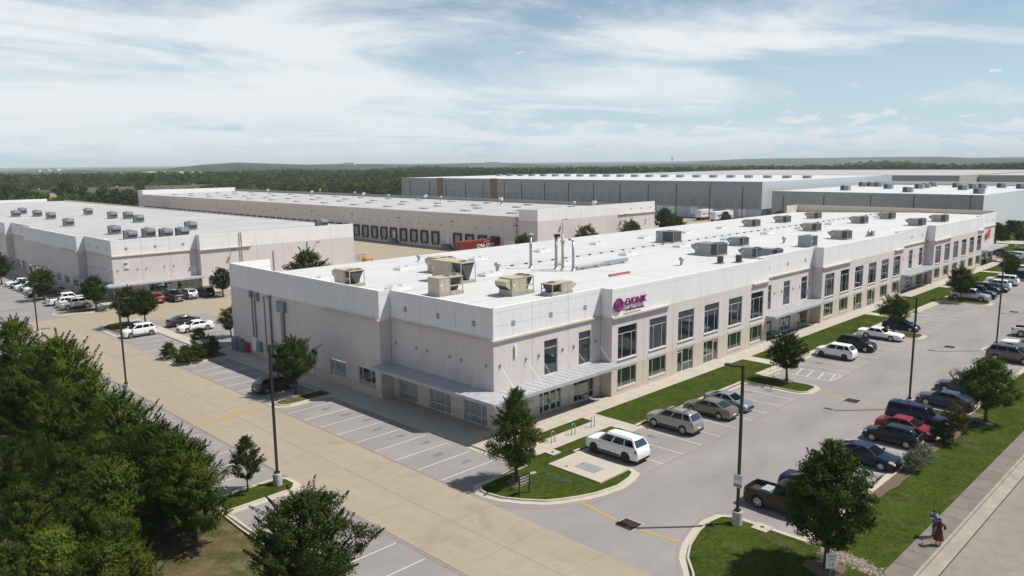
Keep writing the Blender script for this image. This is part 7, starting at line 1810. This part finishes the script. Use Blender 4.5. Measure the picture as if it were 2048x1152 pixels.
body(m_, 1.76, {1: ((.16, .22, 1.13), (.34, .08, 1.22), (.7, -.5, .2)), -1: ((.16, -.22, 1.13), (.34, -.07, 1.22), (.7, .5, .2))}, .10, .05)
skirt(m_, 'shirt', 'shirt_teal', [(.075, 1.56), (.17, 1.50), (.21, 1.42), (.20, 1.25), (.185, 1.05), (.19, .92)], (.05, 0), .02, sx=.72)
for s in (1, -1):
    b = MB(); b.tube([(.10, s*.20, 1.44), (.13, s*.235, 1.32), (.165, s*.23, 1.18)], [.08, .08, .07], 12); b.build('sleeve', 'shirt_teal', m_, True)
    b = MB(); b.tube([(.0, s*.09, .98), (.01, s*.10, .75), (.02, s*.105, .50), (0, s*.105, .08)], [.115, .10, .085, .075], 12); b.build('trouser_leg', 'trouser_pale', m_, True)
    ell(m_, 'shoe', 'shoe_black', (.045, s*.108, .04), (.14, .05, .045))
ell(m_, 'hair', 'hair_black', (.135, 0, 1.70), (.112, .098, .10))
ph = G(1869, 1074, .11); d = Vector((math.cos(R(150)), math.sin(R(150)), 0)); b = MB(); b.box(-.04, .04, -.02, .02, -.01, .0); b.box(-.075, .075, -.04, .04, .001, .012)
tag(b.build('phone', 'black', None, False, (ph.x+d.x*.46, ph.y+d.y*.46, .112+1.27), R(150)), 'dark phone held by the person in the teal shirt', 'phone')
t_ = thing('person', 'person in dark clothes standing under the far entry canopy', 'person', (107.0, -.75, .125), R(-80))
body(t_, 1.75, {1: ((-.03, .27, 1.12), (.06, .27, .90), (.3, 0, -1)), -1: ((-.03, -.27, 1.12), (.06, -.27, .90), (.3, 0, -1))})
skirt(t_, 'shirt', 'shirt_dark', [(.075, 1.55), (.17, 1.49), (.20, 1.42), (.185, 1.2), (.18, .90)], (.0, 0), .02, sx=.72)
for s in (1, -1):
    b = MB(); b.tube([(.0, s*.09, .96), (.01, s*.10, .75), (.02, s*.105, .50), (0, s*.105, .06)], [.115, .10, .08, .07], 10); b.build('trouser_leg', 'trouser_dark', t_, True)
    b = MB(); b.tube([(0, s*.19, 1.44), (-.02, s*.25, 1.28), (-.03, s*.275, 1.14)], [.075, .07, .06], 10); b.build('sleeve', 'shirt_dark', t_, True)
ell(t_, 'hair', 'hair_black', (.02, 0, 1.66), (.11, .10, .11))
# ================================================================== HAZE
def haze():
    me = bpy.data.meshes.new('haze'); s = MB(); s.box(-9000, 27000, -9000, 27000, -45, 160)
    me.from_pydata(s.v, [], s.f)
    m = bpy.data.materials.new('haze'); m.use_nodes = True; t = m.node_tree; t.nodes.remove(t.nodes['Principled BSDF'])
    v = N(t, 'ShaderNodeVolumePrincipled'); v.inputs['Color'].default_value = (.86, .94, 1.0, 1); v.inputs['Density'].default_value = 0.00009; v.inputs['Anisotropy'].default_value = .0
    t.links.new(v.outputs[0], t.nodes['Material Output'].inputs['Volume']); me.materials.append(m)
    o = link('haze', me); tag(o, 'thin bluish summer haze over the far land', 'haze', None, 'stuff')
haze()
